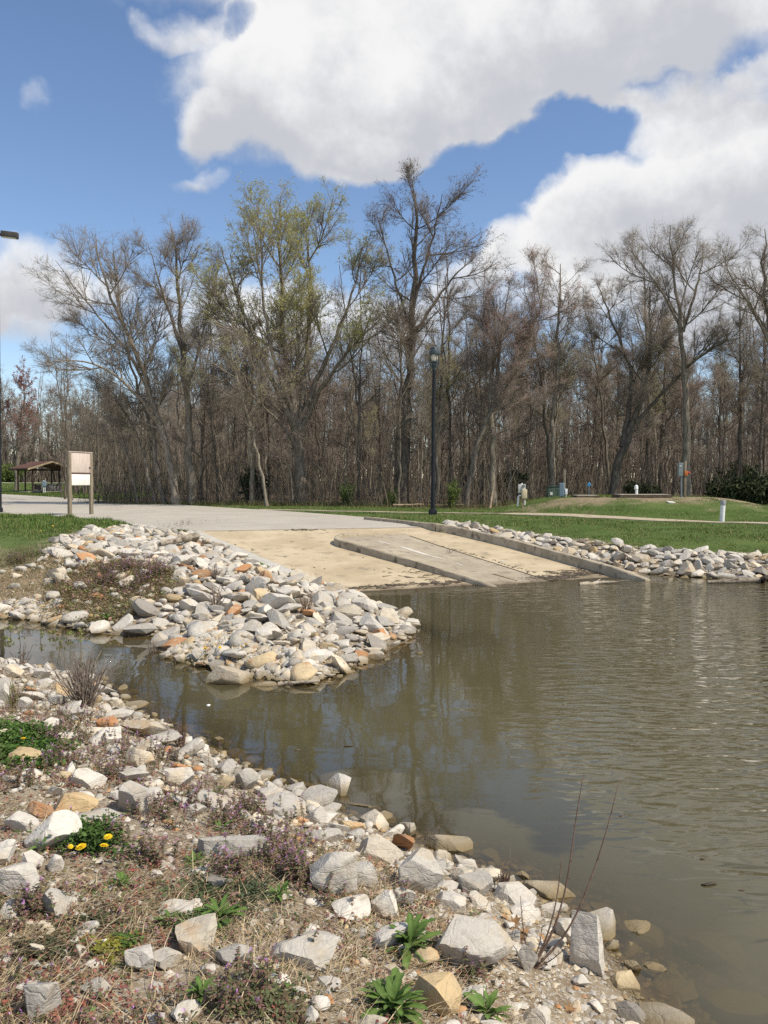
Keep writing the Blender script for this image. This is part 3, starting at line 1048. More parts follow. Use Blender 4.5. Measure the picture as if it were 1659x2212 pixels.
def tree_meshes(name, r, trunks, spec, bark_m, twig_m, extra=None):
    """trunks: list of (pts (n,3), radii (n)). returns (trunk mesh, crown mesh)"""
    TV, TF, CV, CF4, CF3 = [], [], [], [], []
    nT = nC = 0
    cm = []
    tipsP, tipsD = [], []
    for ti, (pts, rad) in enumerate(trunks):
        first = ti == 0
        pts = np.asarray(pts, float)
        seg = np.linalg.norm(np.diff(pts, axis=0), axis=1); cum = np.concatenate([[0], np.cumsum(seg)])
        H = cum[-1]
        n = 18
        t = np.linspace(0, H, n)
        p = np.stack([np.interp(t, cum, pts[:, k]) for k in range(3)], -1)
        for _ in range(2):
            p[1:-1] = (p[:-2] + 2 * p[1:-1] + p[2:]) / 4
        p[2:] += r.normal(0, .004 * H, (n - 2, 3)) * np.array([1, 1, .2])
        rd = np.interp(t, cum, rad)
        rd[0] *= 1.35
        V, F = tubes(p[None], rd[None], 9)
        TV.append(V); TF.append(F + nT); nT += len(V)
        P, R = p[None], rd[None]
        for li, s in enumerate(spec):
            if li == 0:
                if first:
                    H0 = H
                Lm = s['len'] * (H if first else H0 * .85)
                mm = s['m'] if first else max(3, int(s['m'] * .8 * H / H0))
                sh = s.get('shape', lambda t: 1 - .65 * t)
                P2, R2 = sprout(r, P, R, mm, s['t0'], s['t1'], s['ang'], lambda t: Lm * sh((t - s['t0']) / (s['t1'] - s['t0'])), s['rad'], s['segs'], s['wig'], s['up'])
            else:
                Lp = np.linalg.norm(P[:, -1] - P[:, 0], axis=1)
                P2, R2 = sprout(r, P, R, s['m'], s['t0'], s['t1'], s['ang'], lambda t, ix=slice(None): np.maximum(s['len'] * Lp[ix][:, None] * (1.15 - .6 * t), s.get('lmin', 0)), s['rad'], s['segs'], s['wig'], s['up'], even=True)
            if li == 0:
                V, F = tubes(P2, R2, 6); TV.append(V); TF.append(F + nT); nT += len(V)
            elif s.get('cone'):
                V, F = cones(P2[:, 0], P2[:, -1], np.maximum(R2[:, 0], s.get('rmin', .004)), 3)
                CV.append(V); CF3.append(F + nC); nC += len(V); cm.append((3, len(F)))
            else:
                V, F = tubes(P2, np.maximum(R2, .0035), 4 if li == 1 else 3); CV.append(V); CF4.append(F + nC); nC += len(V)
            P, R = P2, R2
        tipsP.append(P[:, -1]); tipsD.append(P[:, 0])
    mats = [twig_m]
    mid4 = [np.zeros(sum(len(f) for f in CF4), int)]
    mid3 = [np.zeros(sum(len(f) for f in CF3), int)]
    if extra:
        kind, cnt, size, em, zlo = extra
        TP = np.concatenate(tipsP); TB = np.concatenate(tipsD)
        zz = TP[:, 2]
        z0, z1 = zz.min(), zz.max()
        pr = np.clip((zz - z0) / (z1 - z0 + 1e-6) - zlo, 0, .45) + .02
        clump = .8 + np.clip(.4 * vnoise(TP[:, 0] + TP[:, 1], TP[:, 2], 1.4, 44), -.5, .5)
        pr = pr * clump; pr /= pr.sum()
        idx = r.choice(len(TP), cnt, p=pr)
        f = r.random((cnt, 1))
        c = TB[idx] * (1 - f) + TP[idx] * f + r.normal(0, .03, (cnt, 3))
        if kind == 'leaf':
            n1 = unit(r.normal(0, 1, (cnt, 3))); n2 = unit(np.cross(n1, r.normal(0, 1, (cnt, 3))))
            s_ = size * r.uniform(.6, 1.3, (cnt, 1))
            V = np.stack([c - n1 * s_, c + n2 * s_ * .45, c + n1 * s_, c - n2 * s_ * .45], 1).reshape(-1, 3)
            F = np.arange(cnt * 4).reshape(-1, 4)
            CV.append(V); CF4.append(F + nC); nC += len(V); mid4.append(np.ones(cnt, int))
        else:
            s_ = size * r.uniform(.7, 1.25, (cnt, 1))
            o = np.array([[1, 0, 0], [-.5, .87, 0], [-.5, -.87, 0], [0, 0, 1], [0, 0, -1]])
            V = (c[:, None] + o[None] * s_[:, None]).reshape(-1, 3)
            b = np.arange(cnt)[:, None] * 5
            F = np.concatenate([b + np.array(q)[None] for q in [(0, 1, 3), (1, 2, 3), (2, 0, 3), (1, 0, 4), (2, 1, 4), (0, 2, 4)]])
            CV.append(V); CF3.append(F + nC); nC += len(V); mid3.append(np.ones(len(F), int))
        mats.append(em)
    tm = mesh_of(name + '_trunk', np.concatenate(TV), [np.concatenate(TF)], bark_m)
    F4 = np.concatenate(CF4) if CF4 else np.zeros((0, 4), int)
    F3 = np.concatenate(CF3) if CF3 else np.zeros((0, 3), int)
    mi = np.concatenate(mid4 + mid3)
    c_ = mesh_of(name + '_crown', np.concatenate(CV), [F4, F3], mats, midx=mi, smooth=False)
    return tm, c_


def spec_of(limbs=15, l1=.33, t0=.35, ang=(42, 12), shape=None, m2=9, m3=7, m4=4, m5=3, up=.05, wig=.05, twl=1.0, fine=True):
    """limb, branch, branchlet, twig: long and sweeping, finer at each step"""
    s = [dict(m=limbs, t0=t0, t1=.97, ang=ang, len=l1 * 1.15, rad=1.15, segs=8, wig=.055, up=up * 1.1, shape=shape or (lambda t: 1.05 - .7 * t)),
         dict(m=m2 + 1, t0=.12, t1=1.0, ang=(33, 11), len=.56 * twl, rad=1.1, segs=6, wig=.06, up=up),
         dict(m=m3, t0=.08, t1=1.0, ang=(34, 12), len=.52 * twl, rad=1.05, segs=3, wig=.08, up=up, lmin=.45),
         dict(m=m4, t0=.08, t1=1.0, ang=(34, 13), len=.58 * twl, rad=1.1, segs=1, wig=.08, up=up, cone=True, rmin=.0046 if fine else .0075, lmin=.35)]
    if fine:
        s.append(dict(m=m5, t0=.1, t1=.95, ang=(33, 13), len=.66 * twl, rad=1.2, segs=1, wig=.1, up=up, cone=True, rmin=.0034, lmin=.25))
    return s


def path3(pix, y, base_z=None, dep=None):
    """a limb traced in the view, standing y metres off (dep: extra depth per point)"""
    out = []
    for i, (a, b) in enumerate(pix):
        out.append(ondepth(a, b, y + (dep[i] if dep else 0)))
    return np.array(out)


def plant_tree(name, base, meshes, label, group=None, s=1.0, rz=0.0, cat='tree', zs=1.0):
    e_ = empty(name, base, rz)
    e_.scale = (s, s, s * zs)
    link('trunk', meshes[0], e_); link('crown', meshes[1], e_)
    tag(e_, label, cat, group)
    return e_


def hero(name, y, stems, spec, bm_, tm_, label, extra=None, seed=0, cat='tree', dep=None):
    """stems: list of (pixel polyline from the base up, base radius, tip radius)"""
    r = np.random.default_rng(seed)
    tr = []
    b0 = None
    for k, (pix, r0, r1) in enumerate(stems):
        p = path3(pix, y, dep=None if dep is None else dep[k])
        if b0 is None:
            b0 = p[0].copy(); b0[2] = h1(p[0][0], p[0][1]) - .05
        p[:, :] -= b0
        if k == 0 or abs(p[0][2]) < .8:
            p[0][2] = -.1
        tr.append((p, np.linspace(r0, r1, len(p))))
    return plant_tree(name, b0, tree_meshes(name, r, tr, spec, bm_, tm_, extra), label, cat=cat, zs=.96)


dome = lambda t: .75 + .5 * np.sin(np.pi * np.clip(t, 0, 1)) - .55 * t
# the budding tree with yellow-green leaves, many ascending limbs from a short bole
hero('budding_tree', 50.0, [
    ([(650, 1092), (650, 1010), (645, 940), (632, 860), (618, 760), (612, 640), (600, 520), (608, 420)], .36, .03),
    ([(647, 935), (668, 850), (700, 770), (735, 690), (765, 600), (785, 510)], .20, .025),
    ([(640, 930), (610, 850), (572, 770), (535, 680), (500, 590), (478, 510)], .19, .025),
    ([(648, 925), (656, 820), (668, 720), (672, 600), (662, 500), (672, 415)], .20, .025),
    ([(636, 900), (600, 790), (575, 680), (560, 560), (545, 455)], .15, .02),
    ([(652, 920), (690, 830), (740, 760), (790, 700), (830, 665)], .15, .02),
    ([(640, 960), (600, 900), (550, 850), (500, 800), (465, 770)], .10, .015)],
    spec_of(11, .26, .28, (38, 12), dome, 9, 6, 4, 3, up=.07), BARK_GREY, TWIG, 'broad tree budding yellow-green with many rising limbs from one short trunk',
    extra=('leaf', 52000, .046, BUDLEAF, .03), seed=11, dep=[[0] * 8, [0, .5, 1, 1, 1, 1], [0, -.5, -1, -1, -1, -1], [0, 1, 2, 2.5, 3, 3], [0, -1, -2, -2.5, -3], [0, -.5, -1.5, -2, -2], [0, -.5, -1.5, -2, -2.5]])
# tallest tree, dark, hung with seed balls
hero('tall_bare_tree', 48.0, [
    ([(868, 1098), (872, 1000), (880, 860), (886, 740), (893, 640), (900, 520), (896, 430), (888, 356)], .36, .025),
    ([(893, 640), (915, 560), (940, 470), (955, 390)], .10, .02),
    ([(890, 700), (860, 610), (835, 520), (815, 440)], .09, .02),
    ([(889, 720), (935, 640), (985, 570), (1030, 530)], .10, .02)],
    spec_of(14, .20, .38, (52, 14), lambda t: .95 - .45 * t, 9, 7, 4, 3, up=.06), BARK_DARK, TWIG_DARK, 'tallest bare tree with a straight dark trunk and dark seed balls in its top',
    extra=('ball', 1500, .032, SEEDB, .05), seed=12, dep=[[0] * 8, [0, -.5, -1, -1.2], [0, .6, 1.2, 1.5], [0, .5, 1, 1.5]])
# group leaning left at the wood's near corner
hero('leaning_tree', 50.5, [
    ([(383, 1088), (366, 1000), (345, 910), (318, 820), (285, 730), (245, 640), (215, 560), (205, 480)], .24, .02),
    ([(345, 910), (300, 850), (255, 800), (200, 770), (140, 762), (85, 775)], .11, .015),
    ([(330, 860), (285, 760), (225, 680), (165, 610), (120, 540)], .10, .015)],
    spec_of(13, .24, .25, (42, 14), dome, 9, 7, 4, 3, up=.06), BARK_GREY, TWIG, 'bare tree leaning over the grass with one long low limb', seed=13,
    dep=[[0] * 8, [0, -.6, -1.2, -2, -2.5, -3], [0, .5, 1, 1.5, 2]])
hero('bare_tree', 51.0, [
    ([(416, 1092), (412, 980), (404, 860), (396, 740), (386, 620), (376, 520), (368, 452)], .27, .02),
    ([(402, 840), (430, 740), (452, 640), (470, 560)], .10, .015),
    ([(398, 760), (366, 660), (340, 580), (320, 500)], .10, .015)],
    spec_of(15, .19, .3, (46, 14), dome, 9, 7, 4, 3, up=.07), BARK_GREY, TWIG, 'upright bare tree with dense twigs beside the tree leaning over the grass', seed=14,
    dep=[[0] * 7, [0, .5, 1, 1.5], [0, -.5, -1, -1.5]])
hero('bare_tree', 51.8, [
    ([(357, 1088), (340, 1000), (318, 900), (290, 800), (262, 700), (250, 600)], .15, .02),
    ([(340, 1086), (312, 990), (282, 900), (240, 830), (205, 800)], .11, .02),
    ([(300, 1084), (280, 1000), (255, 930), (215, 880)], .07, .015)],
    spec_of(10, .22, .3, (44, 14), dome, 8, 7, 6, 3, up=.06), BARK_GREY, TWIG, 'clump of thin leaning stems at the wood corner by the mown grass', seed=15)
hero('leaning_tree', 46.5, [
    ([(1006, 1085), (1020, 1000), (1042, 920), (1070, 860), (1105, 810), (1140, 760), (1150, 690)], .19, .03),
    ([(1070, 860), (1075, 780), (1085, 690), (1100, 600)], .12, .02),
    ([(1105, 810), (1140, 720), (1170, 640), (1180, 580)], .08, .02)],
    spec_of(12, .22, .35, (46, 14), dome, 9, 6, 4, 3, up=.06), BARK_GREY, TWIG_RED, 'tree leaning towards the mound with reddish buds in its crown',
    extra=('leaf', 5200, .034, BUDRED, .25), seed=16)
hero('slender_tree', 50.0, [
    ([(1190, 1080), (1194, 960), (1200, 830), (1206, 700), (1210, 600), (1212, 548)], .17, .02)],
    spec_of(15, .20, .4, (46, 14), lambda t: .95 - .5 * t, 9, 7, 4, 3, up=.06), BARK_GREY, TWIG, 'slender straight bare tree behind the green utility boxes', seed=17)
hero('forked_tree', 49.0, [
    ([(1318, 1075), (1338, 985), (1358, 920), (1385, 865), (1400, 800), (1408, 700), (1400, 600)], .27, .03),
    ([(1345, 960), (1356, 880), (1368, 800), (1340, 720), (1310, 650), (1290, 590)], .17, .02),
    ([(1375, 905), (1430, 840), (1490, 775), (1540, 735), (1575, 715)], .12, .02)],
    spec_of(11, .23, .3, (44, 14), dome, 8, 8, 6, 4, up=.06), BARK_DARK, TWIG, 'forked bare tree leaning away from the white vent pipe on the mound', seed=18,
    dep=[[0] * 7, [0, .4, .8, 1.2, 1.6, 2], [0, -.5, -1, -1.5, -2]])
hero('tall_bare_tree', 47.5, [
    ([(1487, 1075), (1482, 960), (1480, 860), (1475, 760), (1468, 660), (1456, 560), (1448, 462)], .25, .02),
    ([(1475, 700), (1500, 620), (1515, 560), (1520, 500)], .09, .015),
    ([(1470, 690), (1430, 610), (1395, 560), (1365, 520)], .09, .015)],
    spec_of(14, .20, .42, (44, 14), lambda t: 1.0 - .45 * t, 9, 7, 4, 3, up=.08), BARK_GREY, TWIG, 'tall bare tree with a straight trunk behind the electrical box on the mound', seed=19)
hero('bare_tree', 45.0, [
    ([(1700, 1085), (1692, 960), (1684, 840), (1668, 720), (1655, 620), (1650, 540), (1652, 470)], .24, .02),
    ([(1672, 740), (1630, 660), (1595, 600), (1570, 560)], .09, .015)],
    spec_of(15, .22, .35, (48, 14), dome, 9, 7, 4, 3, up=.06), BARK_GREY, TWIG, 'bare tree cut off by the edge of the view behind the evergreen bushes', seed=20)
hero('pale_trunked_tree', 47.5, [
    ([(578, 1092), (562, 1010), (548, 930), (520, 840), (500, 760), (490, 690)], .095, .02)],
    spec_of(11, .24, .35, (44, 14), dome, 8, 7, 6, 3, up=.06), BARK_PALE, TWIG, 'small pale-trunked tree leaning beside the budding tree', seed=21)
hero('bare_tree', 47.0, [
    ([(1066, 1085), (1064, 1000), (1062, 900), (1060, 800), (1066, 720), (1072, 640)], .22, .03)],
    spec_of(13, .20, .4, (44, 14), dome, 8, 7, 6, 3, up=.06), BARK_PALE, TWIG_RED, 'thick-trunked bare tree beside the broken stump', seed=22)
hero('red_budded_tree', 118.0, [
    ([(36, 1060), (37, 1000), (38, 940), (48, 880), (56, 800)], .32, .03)],
    spec_of(16, .26, .2, (40, 12), lambda t: 1.0 - .55 * t, 8, 7, 6, 0, up=.10, fine=False), BARK_GREY, TWIG_RED, 'red-tinged tree behind the picnic shelter',
    extra=('leaf', 5000, .10, BUDRED, .15), seed=23)

# ---- the wood behind: kinds of bare tree, each standing tree a copy
kinds = []
for k in range(9):
    r = np.random.default_rng(100 + k)
    H = [17.5, 19, 16, 18, 15, 20, 17, 14.5, 18][k]
    lean = r.normal(0, .045, 2) * H
    n = 9
    t = np.linspace(0, 1, n)
    p = np.stack([lean[0] * t ** 1.4 + r.normal(0, .05, n).cumsum() * .7, lean[1] * t ** 1.4 + r.normal(0, .05, n).cumsum() * .7, t * H], -1)
    p[0] = (0, 0, -.1)
    r0 = [.11, .20, .14, .09, .17, .24, .12, .08, .15][k]
    trunks = [(p, np.linspace(r0, .018, n))]
    if k in (1, 4, 6):     # forked
        q = p[3:].copy(); q[:, 0] += np.linspace(0, r.uniform(-2.2, 2.2), n - 3); q[:, 1] += np.linspace(0, r.uniform(-2, 2), n - 3)
        trunks.append((q, np.linspace(r0 * .6, .018, n - 3)))
    sp = spec_of(int(r.integers(12, 17)), r.uniform(.15, .21), [.32, .16, .38, .12, .28, .30, .14, .22, .35][k], ([40, 56, 38, 60, 44, 40, 52, 50, 40][k], 14), dome, 6, 6, 5, 2, up=.06)
    sp[0]['wig'] = .09
    if len(trunks) > 1:
        sp[0]['m'] = 9
    bm_ = [BARK_WOOD, BARK_GREY, BARK_DARK, BARK_WOOD, BARK_PALE, BARK_WOOD, BARK_DARK, BARK_GREY, BARK_WOOD][k]
    tw = [TWIG, TWIG, TWIG, TWIG_RED, TWIG, TWIG, TWIG, TWIG_RED, TWIG][k]
    ex = ('leaf', 2600, .035, BUDRED, .3) if k == 3 else (('leaf', 2500, .06, BUDLEAF, .2) if k == 4 else None)
    kinds.append(tree_meshes('wood_tree', r, trunks, sp, bm_, tw, ex))

r = np.random.default_rng(5)
placed = []


def in_wood(x, y, m=0.0):
    return float(sdf(np.array([x]), np.array([y]), WOOD)[0]) < -m


def wood_tree(x, y, s, k):
    plant_tree('bare_tree', (x, y, h1(x, y) - .05), kinds[k], 'one of the many alike grey-brown bare trees crowding the wood behind the ramp', 'bare trees of the wood', s, r.uniform(0, 6.28))


cnt = 0
tries = 0
while cnt < 262 and tries < 6000:
    tries += 1
    u = r.random()
    y = 46 + 62 * u ** 1.5
    hw = y * .49 + 3
    x = r.uniform(-hw, hw)
    if x < -y * .27:
        continue
    if not in_wood(x, y, .6):
        continue
    md = .9 + .012 * (y - 46)
    if any((x - a) ** 2 + (y - b) ** 2 < md * md for a, b in placed):
        continue
    placed.append((x, y))
    s = r.uniform(.62, 1.0) * (.82 + .0035 * (y - 46))
    if r.random() < .22:
        s *= r.uniform(.45, .7)
    # the skyline dips towards the left end of the wood and between the tall trees
    wood_tree(x, y, s, int(r.integers(0, 9)))
    cnt += 1
# ---- trees beyond the far path, left
far_n = 0
for x in np.arange(-88, -14, 1.0):
    y = r.uniform(160, 185)
    x2 = x + r.uniform(-1, 1)
    plant_tree('far_tree', (x2, y, h1(x2, y) - .1), kinds[int(r.integers(0, 9))], 'one of the alike brown bare trees far beyond the pale path past the shelter', 'bare trees beyond the far path', r.uniform(.85, 1.25), r.uniform(0, 6.28))
    far_n += 1
for x, y, s in [(-27, 72, .7), (-24.5, 66, .75), (-26, 84, .8), (-30, 98, .85), (-36, 118, .9), (-33, 108, .75), (-22.5, 62, .5)]:
    plant_tree('bare_tree', (x, y, h1(x, y) - .05), kinds[int(r.integers(0, 9))], 'one of the bare trees standing back along the grass at the end of the wood', 'trees along the grass end of the wood', s, r.uniform(0, 6.28))


# ---- undergrowth: saplings, canes and brush, one uncounted mass
def brush(name, n, place, hrange, mat_, seed, rad=.006, kids=6, spread=.25):
    r = np.random.default_rng(seed)
    xs, ys = place(r, n)
    zs = height(xs, ys)
    H = r.uniform(*hrange, n) * r.uniform(.6, 1.1, n)
    lean = r.normal(0, spread, (n, 2))
    t = np.linspace(0, 1, 4)
    P = np.zeros((n, 4, 3))
    P[:, :, 0] = xs[:, None] + lean[:, :1] * H[:, None] * t ** 1.3
    P[:, :, 1] = ys[:, None] + lean[:, 1:] * H[:, None] * t ** 1.3
    P[:, :, 2] = zs[:, None] - .05 + H[:, None] * t
    P[:, 1:, :2] += r.normal(0, .04, (n, 3, 2)) * H[:, None, None]
    R = rad * H[:, None] ** .7 * (1.2 - t)[None] + .003
    V, F = tubes(P, R, 3)
    Q, QR = sprout(r, P, R, kids, .25, 1, (40, 16), lambda t: (H[:, None] * .35 * (1.1 - .6 * t)), 1.6, 1, .1, .03)
    V2, F2 = cones(Q[:, 0], Q[:, -1], np.full(len(Q), .006), 3)
    S, SR = sprout(r, Q, QR, 2, .2, 1, (40, 16), lambda t: np.linalg.norm(Q[:, -1] - Q[:, 0], axis=1)[:, None] * (.7 - .3 * t), 1.6, 1, .1, .02)
    V3, F3 = cones(S[:, 0], S[:, -1], np.full(len(S), .005), 3)
    me = mesh_of(name, np.concatenate([V, V2, V3]), [F, np.concatenate([F2 + len(V), F3 + len(V) + len(V2)])], mat_, smooth=False)
    return tag(link(name, me), 'tangle of thin brown saplings and brush on the floor of the wood', 'undergrowth', kind='stuff')


def in_belt(r, n):
    X, Y = [], []
    while len(X) < n:
        y = 46 + 48 * r.random() ** 1.6
        hw = y * .50 + 2
        x = r.uniform(-hw, hw)
        if sdf(np.array([x]), np.array([y]), WOOD)[0] < -.2:
            X.append(x); Y.append(y)
    return np.array(X), np.array(Y)


def along(r, n):
    t = r.random(n)
    px = np.interp(t, [0, .2, .35, .6, .7, .85, 1], [-19, -14.5, -9, 0, 6, 12, 26]); py = np.interp(t, [0, .2, .35, .6, .7, .85, 1], [55.5, 51.2, 49.8, 46, 44.5, 52.5, 43])
    return px + r.normal(0, .5, n), py + np.abs(r.normal(0, 1.3, n)) + .2


def far_belt(r, n):
    x = r.uniform(-86, -12, n)
    return x, r.uniform(152, 215, n)


brush('undergrowth', 1300, in_belt, (.8, 5.5), TWIG_BR, 31, rad=.008, kids=8, spread=.26)
brush('undergrowth', 800, along, (.5, 2.2), TWIG_BR, 32, rad=.008, kids=6, spread=.30)
u_ = brush('far_undergrowth', 1500, far_belt, (2.5, 12), TWIG_BR, 33, rad=.024, kids=8, spread=.12)
u_['label'] = 'far brown thicket beyond the pale path at the left'


# trunks far inside the wood that read as one mass
def deep_wood(n, x, y, hr, tw, seed, label):
    r = np.random.default_rng(seed)
    H = r.uniform(*hr, n)
    t = np.linspace(0, 1, 5)
    P = np.zeros((n, 5, 3))
    ln = r.normal(0, .06, (n, 2))
    P[:, :, 0] = x[:, None] + ln[:, :1] * H[:, None] * t ** 1.5 + r.normal(0, .15, (n, 5))
    P[:, :, 1] = y[:, None] + ln[:, 1:] * H[:, None] * t ** 1.5
    P[:, :, 2] = height(x, y)[:, None] - .1 + H[:, None] * t
    R = (r.uniform(.06, .20, n)[:, None]) * (1.1 - t)[None]
    V, F = tubes(P, R, 4)
    Q, QR = sprout(r, P, R, 13, .12, 1, (45, 15), lambda t: (H[:, None] * .24 * (1.1 - .6 * t)), 1.4, 1, .1, .05)
    V2, F2 = cones(Q[:, 0], Q[:, -1], np.maximum(QR[:, 0], tw * 1.6), 3)
    S, SR = sprout(r, Q, QR, 5, .15, 1, (42, 16), lambda t: np.linalg.norm(Q[:, -1] - Q[:, 0], axis=1)[:, None] * (.75 - .35 * t), 1.6, 1, .1, .02)
    V3, F3 = cones(S[:, 0], S[:, -1], np.full(len(S), tw), 3)
    me = mesh_of('far_wood', np.concatenate([V, V2, V3]), [F, np.concatenate([F2 + len(V), F3 + len(V) + len(V2)])], TWIG_BR, smooth=False)
    tag(link('far_wood', me), label, 'wood', kind='stuff')


r = np.random.default_rng(41)
_y = r.uniform(98, 150, 640)
deep_wood(640, r.uniform(-.36, .54, 640) * _y, _y, (11, 17), .022, 42, 'deep part of the bare wood seen between the nearer trunks')
_y = r.uniform(164, 240, 560)
deep_wood(560, r.uniform(-.62, -.06, 560) * _y, _y, (11, 18), .034, 43, 'brown bare wood beyond the far path at the left')


def deep_belt(r, n):
    y = r.uniform(88, 150, n)
    return r.uniform(-.36, .52, n) * y, y


brush('undergrowth', 1700, deep_belt, (2.5, 9.5), TWIG_BR, 34, rad=.020, kids=8, spread=.12)


# ---- evergreen and leafy bushes at the wood's edge
def bush(name, base, rx, rz_, n, leaf, mat_, label, seed, cat='bush', aspect=.4):
    r = np.random.default_rng(seed)
    e_ = empty(name, base)
    m = max(9, int(n / 180))
    st = MB()
    L = []
    for i in range(m):
        a = r.uniform(0, 6.28); rad = rx * math.sqrt(r.random()) * .85
        tip = np.array([math.cos(a) * rad, math.sin(a) * rad, rz_ * r.uniform(.55, 1.05) * (1 - .35 * (rad / rx) ** 2)])
        b_ = np.array([math.cos(a) * rad * .25, math.sin(a) * rad * .25, 0])
        mid = (b_ + tip) / 2 + r.normal(0, .06 * rx, 3)
        st.tube([b_, mid, tip], [.03, .02, .008], 4, caps=False)
        k = n // m
        f = r.random((k, 1)) ** .6
        c = b_ * (1 - f) ** 2 + 2 * mid * f * (1 - f) + tip * f ** 2 + r.normal(0, .16 * rx, (k, 3)) * np.array([1, 1, .7])
        c[:, 2] = np.maximum(c[:, 2], .05)
        L.append(c)
    c = np.concatenate(L); k = len(c)
    n1 = unit(r.normal(0, 1, (k, 3)) + np.array([0, 0, .5])); n2 = unit(np.cross(n1, r.normal(0, 1, (k, 3))))
    s_ = leaf * r.uniform(.6, 1.3, (k, 1))
    V = np.stack([c - n1 * s_, c + n2 * s_ * aspect, c + n1 * s_, c - n2 * s_ * aspect], 1).reshape(-1, 3)
    st.build('stem', BARK_DARK, e_)
    link('foliage', mesh_of('foliage', V, [np.arange(k * 4).reshape(-1, 4)], mat_, smooth=False), e_)
    return tag(e_, label, cat)


def at_px(x, y, d):
    p = ondepth(x, y, d); p[2] = h1(p[0], p[1]) - .05
    return p


bush('evergreen_bush', at_px(1560, 1080, 49), 1.0, 1.5, 5200, .13, GREENB, 'dark evergreen bush just right of the electrical box', 51)
bush('evergreen_bush', at_px(1625, 1085, 46), 1.5, 1.9, 7500, .13, GREENB, 'wide dark evergreen bush at the edge of the view', 52)
bush('evergreen_bush', at_px(1590, 1070, 55), 1.6, 2.6, 6000, .13, GREENB, 'taller evergreen bush set back behind the two dark ones', 53)
bush('evergreen_bush', at_px(1393, 1070, 52), 1.2, 1.5, 4000, .12, GREENB, 'low dark evergreen behind the white vent pipe', 54)
bush('evergreen_bush', at_px(1100, 1060, 53), 1.1, 2.4, 4000, .12, GREENB, 'dark evergreen in the shade behind the beige meter box', 55)
bush('evergreen_bush', at_px(548, 1075, 53), 1.3, 2.2, 1500, .13, GREENB, 'dark green bush at the foot of the budding tree', 56)
bush('leafy_shrub', at_px(975, 1095, 44.5), .55, 1.5, 1500, .06, SHRUBG, 'small fresh green shrub right of the lamp post', 57, cat='shrub')
bush('leafy_shrub', at_px(752, 1095, 47), .6, 1.7, 1100, .06, SHRUBG, 'thin fresh green shrub between the budding tree and the tallest tree', 58, cat='shrub')
bush('leafy_shrub', at_px(845, 1092, 47), .5, 1.1, 700, .06, SHRUBG, 'faint green shrub at the foot of the tallest tree', 59, cat='shrub')
bush('leafy_shrub', at_px(20, 1050, 150), 3.0, 3.4, 2500, .22, SHRUBG, 'hazy green thicket beyond the path behind the shelter', 60, cat='shrub')
bush('leafy_shrub', at_px(250, 1050, 152), 3.5, 3.0, 2500, .22, SHRUBG, 'hazy green thicket beyond the path right of the sign', 61, cat='shrub')


# broken stump and fallen logs
def log(name, p0, p1, r0, r1, mat_, label, seed, cat='log', k=9, wob=.05, forks=0, group=None, lift=True):
    r = np.random.default_rng(seed)
    p0, p1 = np.array(p0, float), np.array(p1, float)
    n = 8
    t = np.linspace(0, 1, n)[:, None]
    p = p0 * (1 - t) + p1 * t
    L_ = np.linalg.norm(p1 - p0)
    p[1:-1] += r.normal(0, wob * L_ * .3, (n - 2, 3)) * np.array([1, 1, .35])
    m = MB()
    rr = np.linspace(r0, r1, n) * r.uniform(.85, 1.15, n)
    m.tube(p, rr, k)
    for _ in range(forks):
        i = r.integers(2, n - 1)
        d = unit(p[-1] - p[0] + r.normal(0, .6, 3) * L_)
        d[2] = abs(d[2]) * .5
        m.tube([p[i], p[i] + d * L_ * .15, p[i] + d * L_ * .3 + r.normal(0, .03, 3)], [rr[i] * .5, rr[i] * .4, rr[i] * .15], 5)
    o = m.build(name, mat_, smooth=True, sharp=50)
    return tag(o, label, cat, group)


DRIFT = mat('bleached_driftwood', (.30, .245, .175), (.46, .40, .31), scale=6, rough=.9, bump=.5, bscale=30, stretch=(1, 1, 1), c3=(.15, .12, .09), s3=12)
WETWOOD = mat('dark_wet_wood', (.05, .038, .026), (.11, .085, .06), scale=7, rough=.6, bump=.4, bscale=30)
SNAG = mat('broken_wood', (.34, .24, .15), (.50, .38, .26), scale=4, rough=.9, stretch=(5, 5, 1))
sb = at_px(1058, 1088, 43.5)
log('broken_stump', sb, sb + np.array([.14, 0, .95]), .09, .03, SNAG, 'pale broken stump at the edge of the wood', 71, cat='stump', wob=.02)
for i, (a, b, d0, d1, r0, lab) in enumerate([((850, 1094), (915, 1082), 45.6, 45.2, .07, 'pale fallen log lying at the wood edge left of the lamp post'),
                                 ((925, 1083), (1000, 1084), 46.2, 45, .05, 'thin fallen branch lying behind the lamp post'),
                                 ((700, 1078), (760, 1085), 48, 47.4, .09, 'dark fallen log between the budding tree and the tallest tree')]):
    p, q = at_px(*a, d0), at_px(*b, d1)
    p[2] += .15; q[2] += .22
    log('fallen_log', p, q, r0, r0 * .5, [SNAG, SNAG, BARK_DARK][i], lab, 72 + i, wob=.06, forks=2)
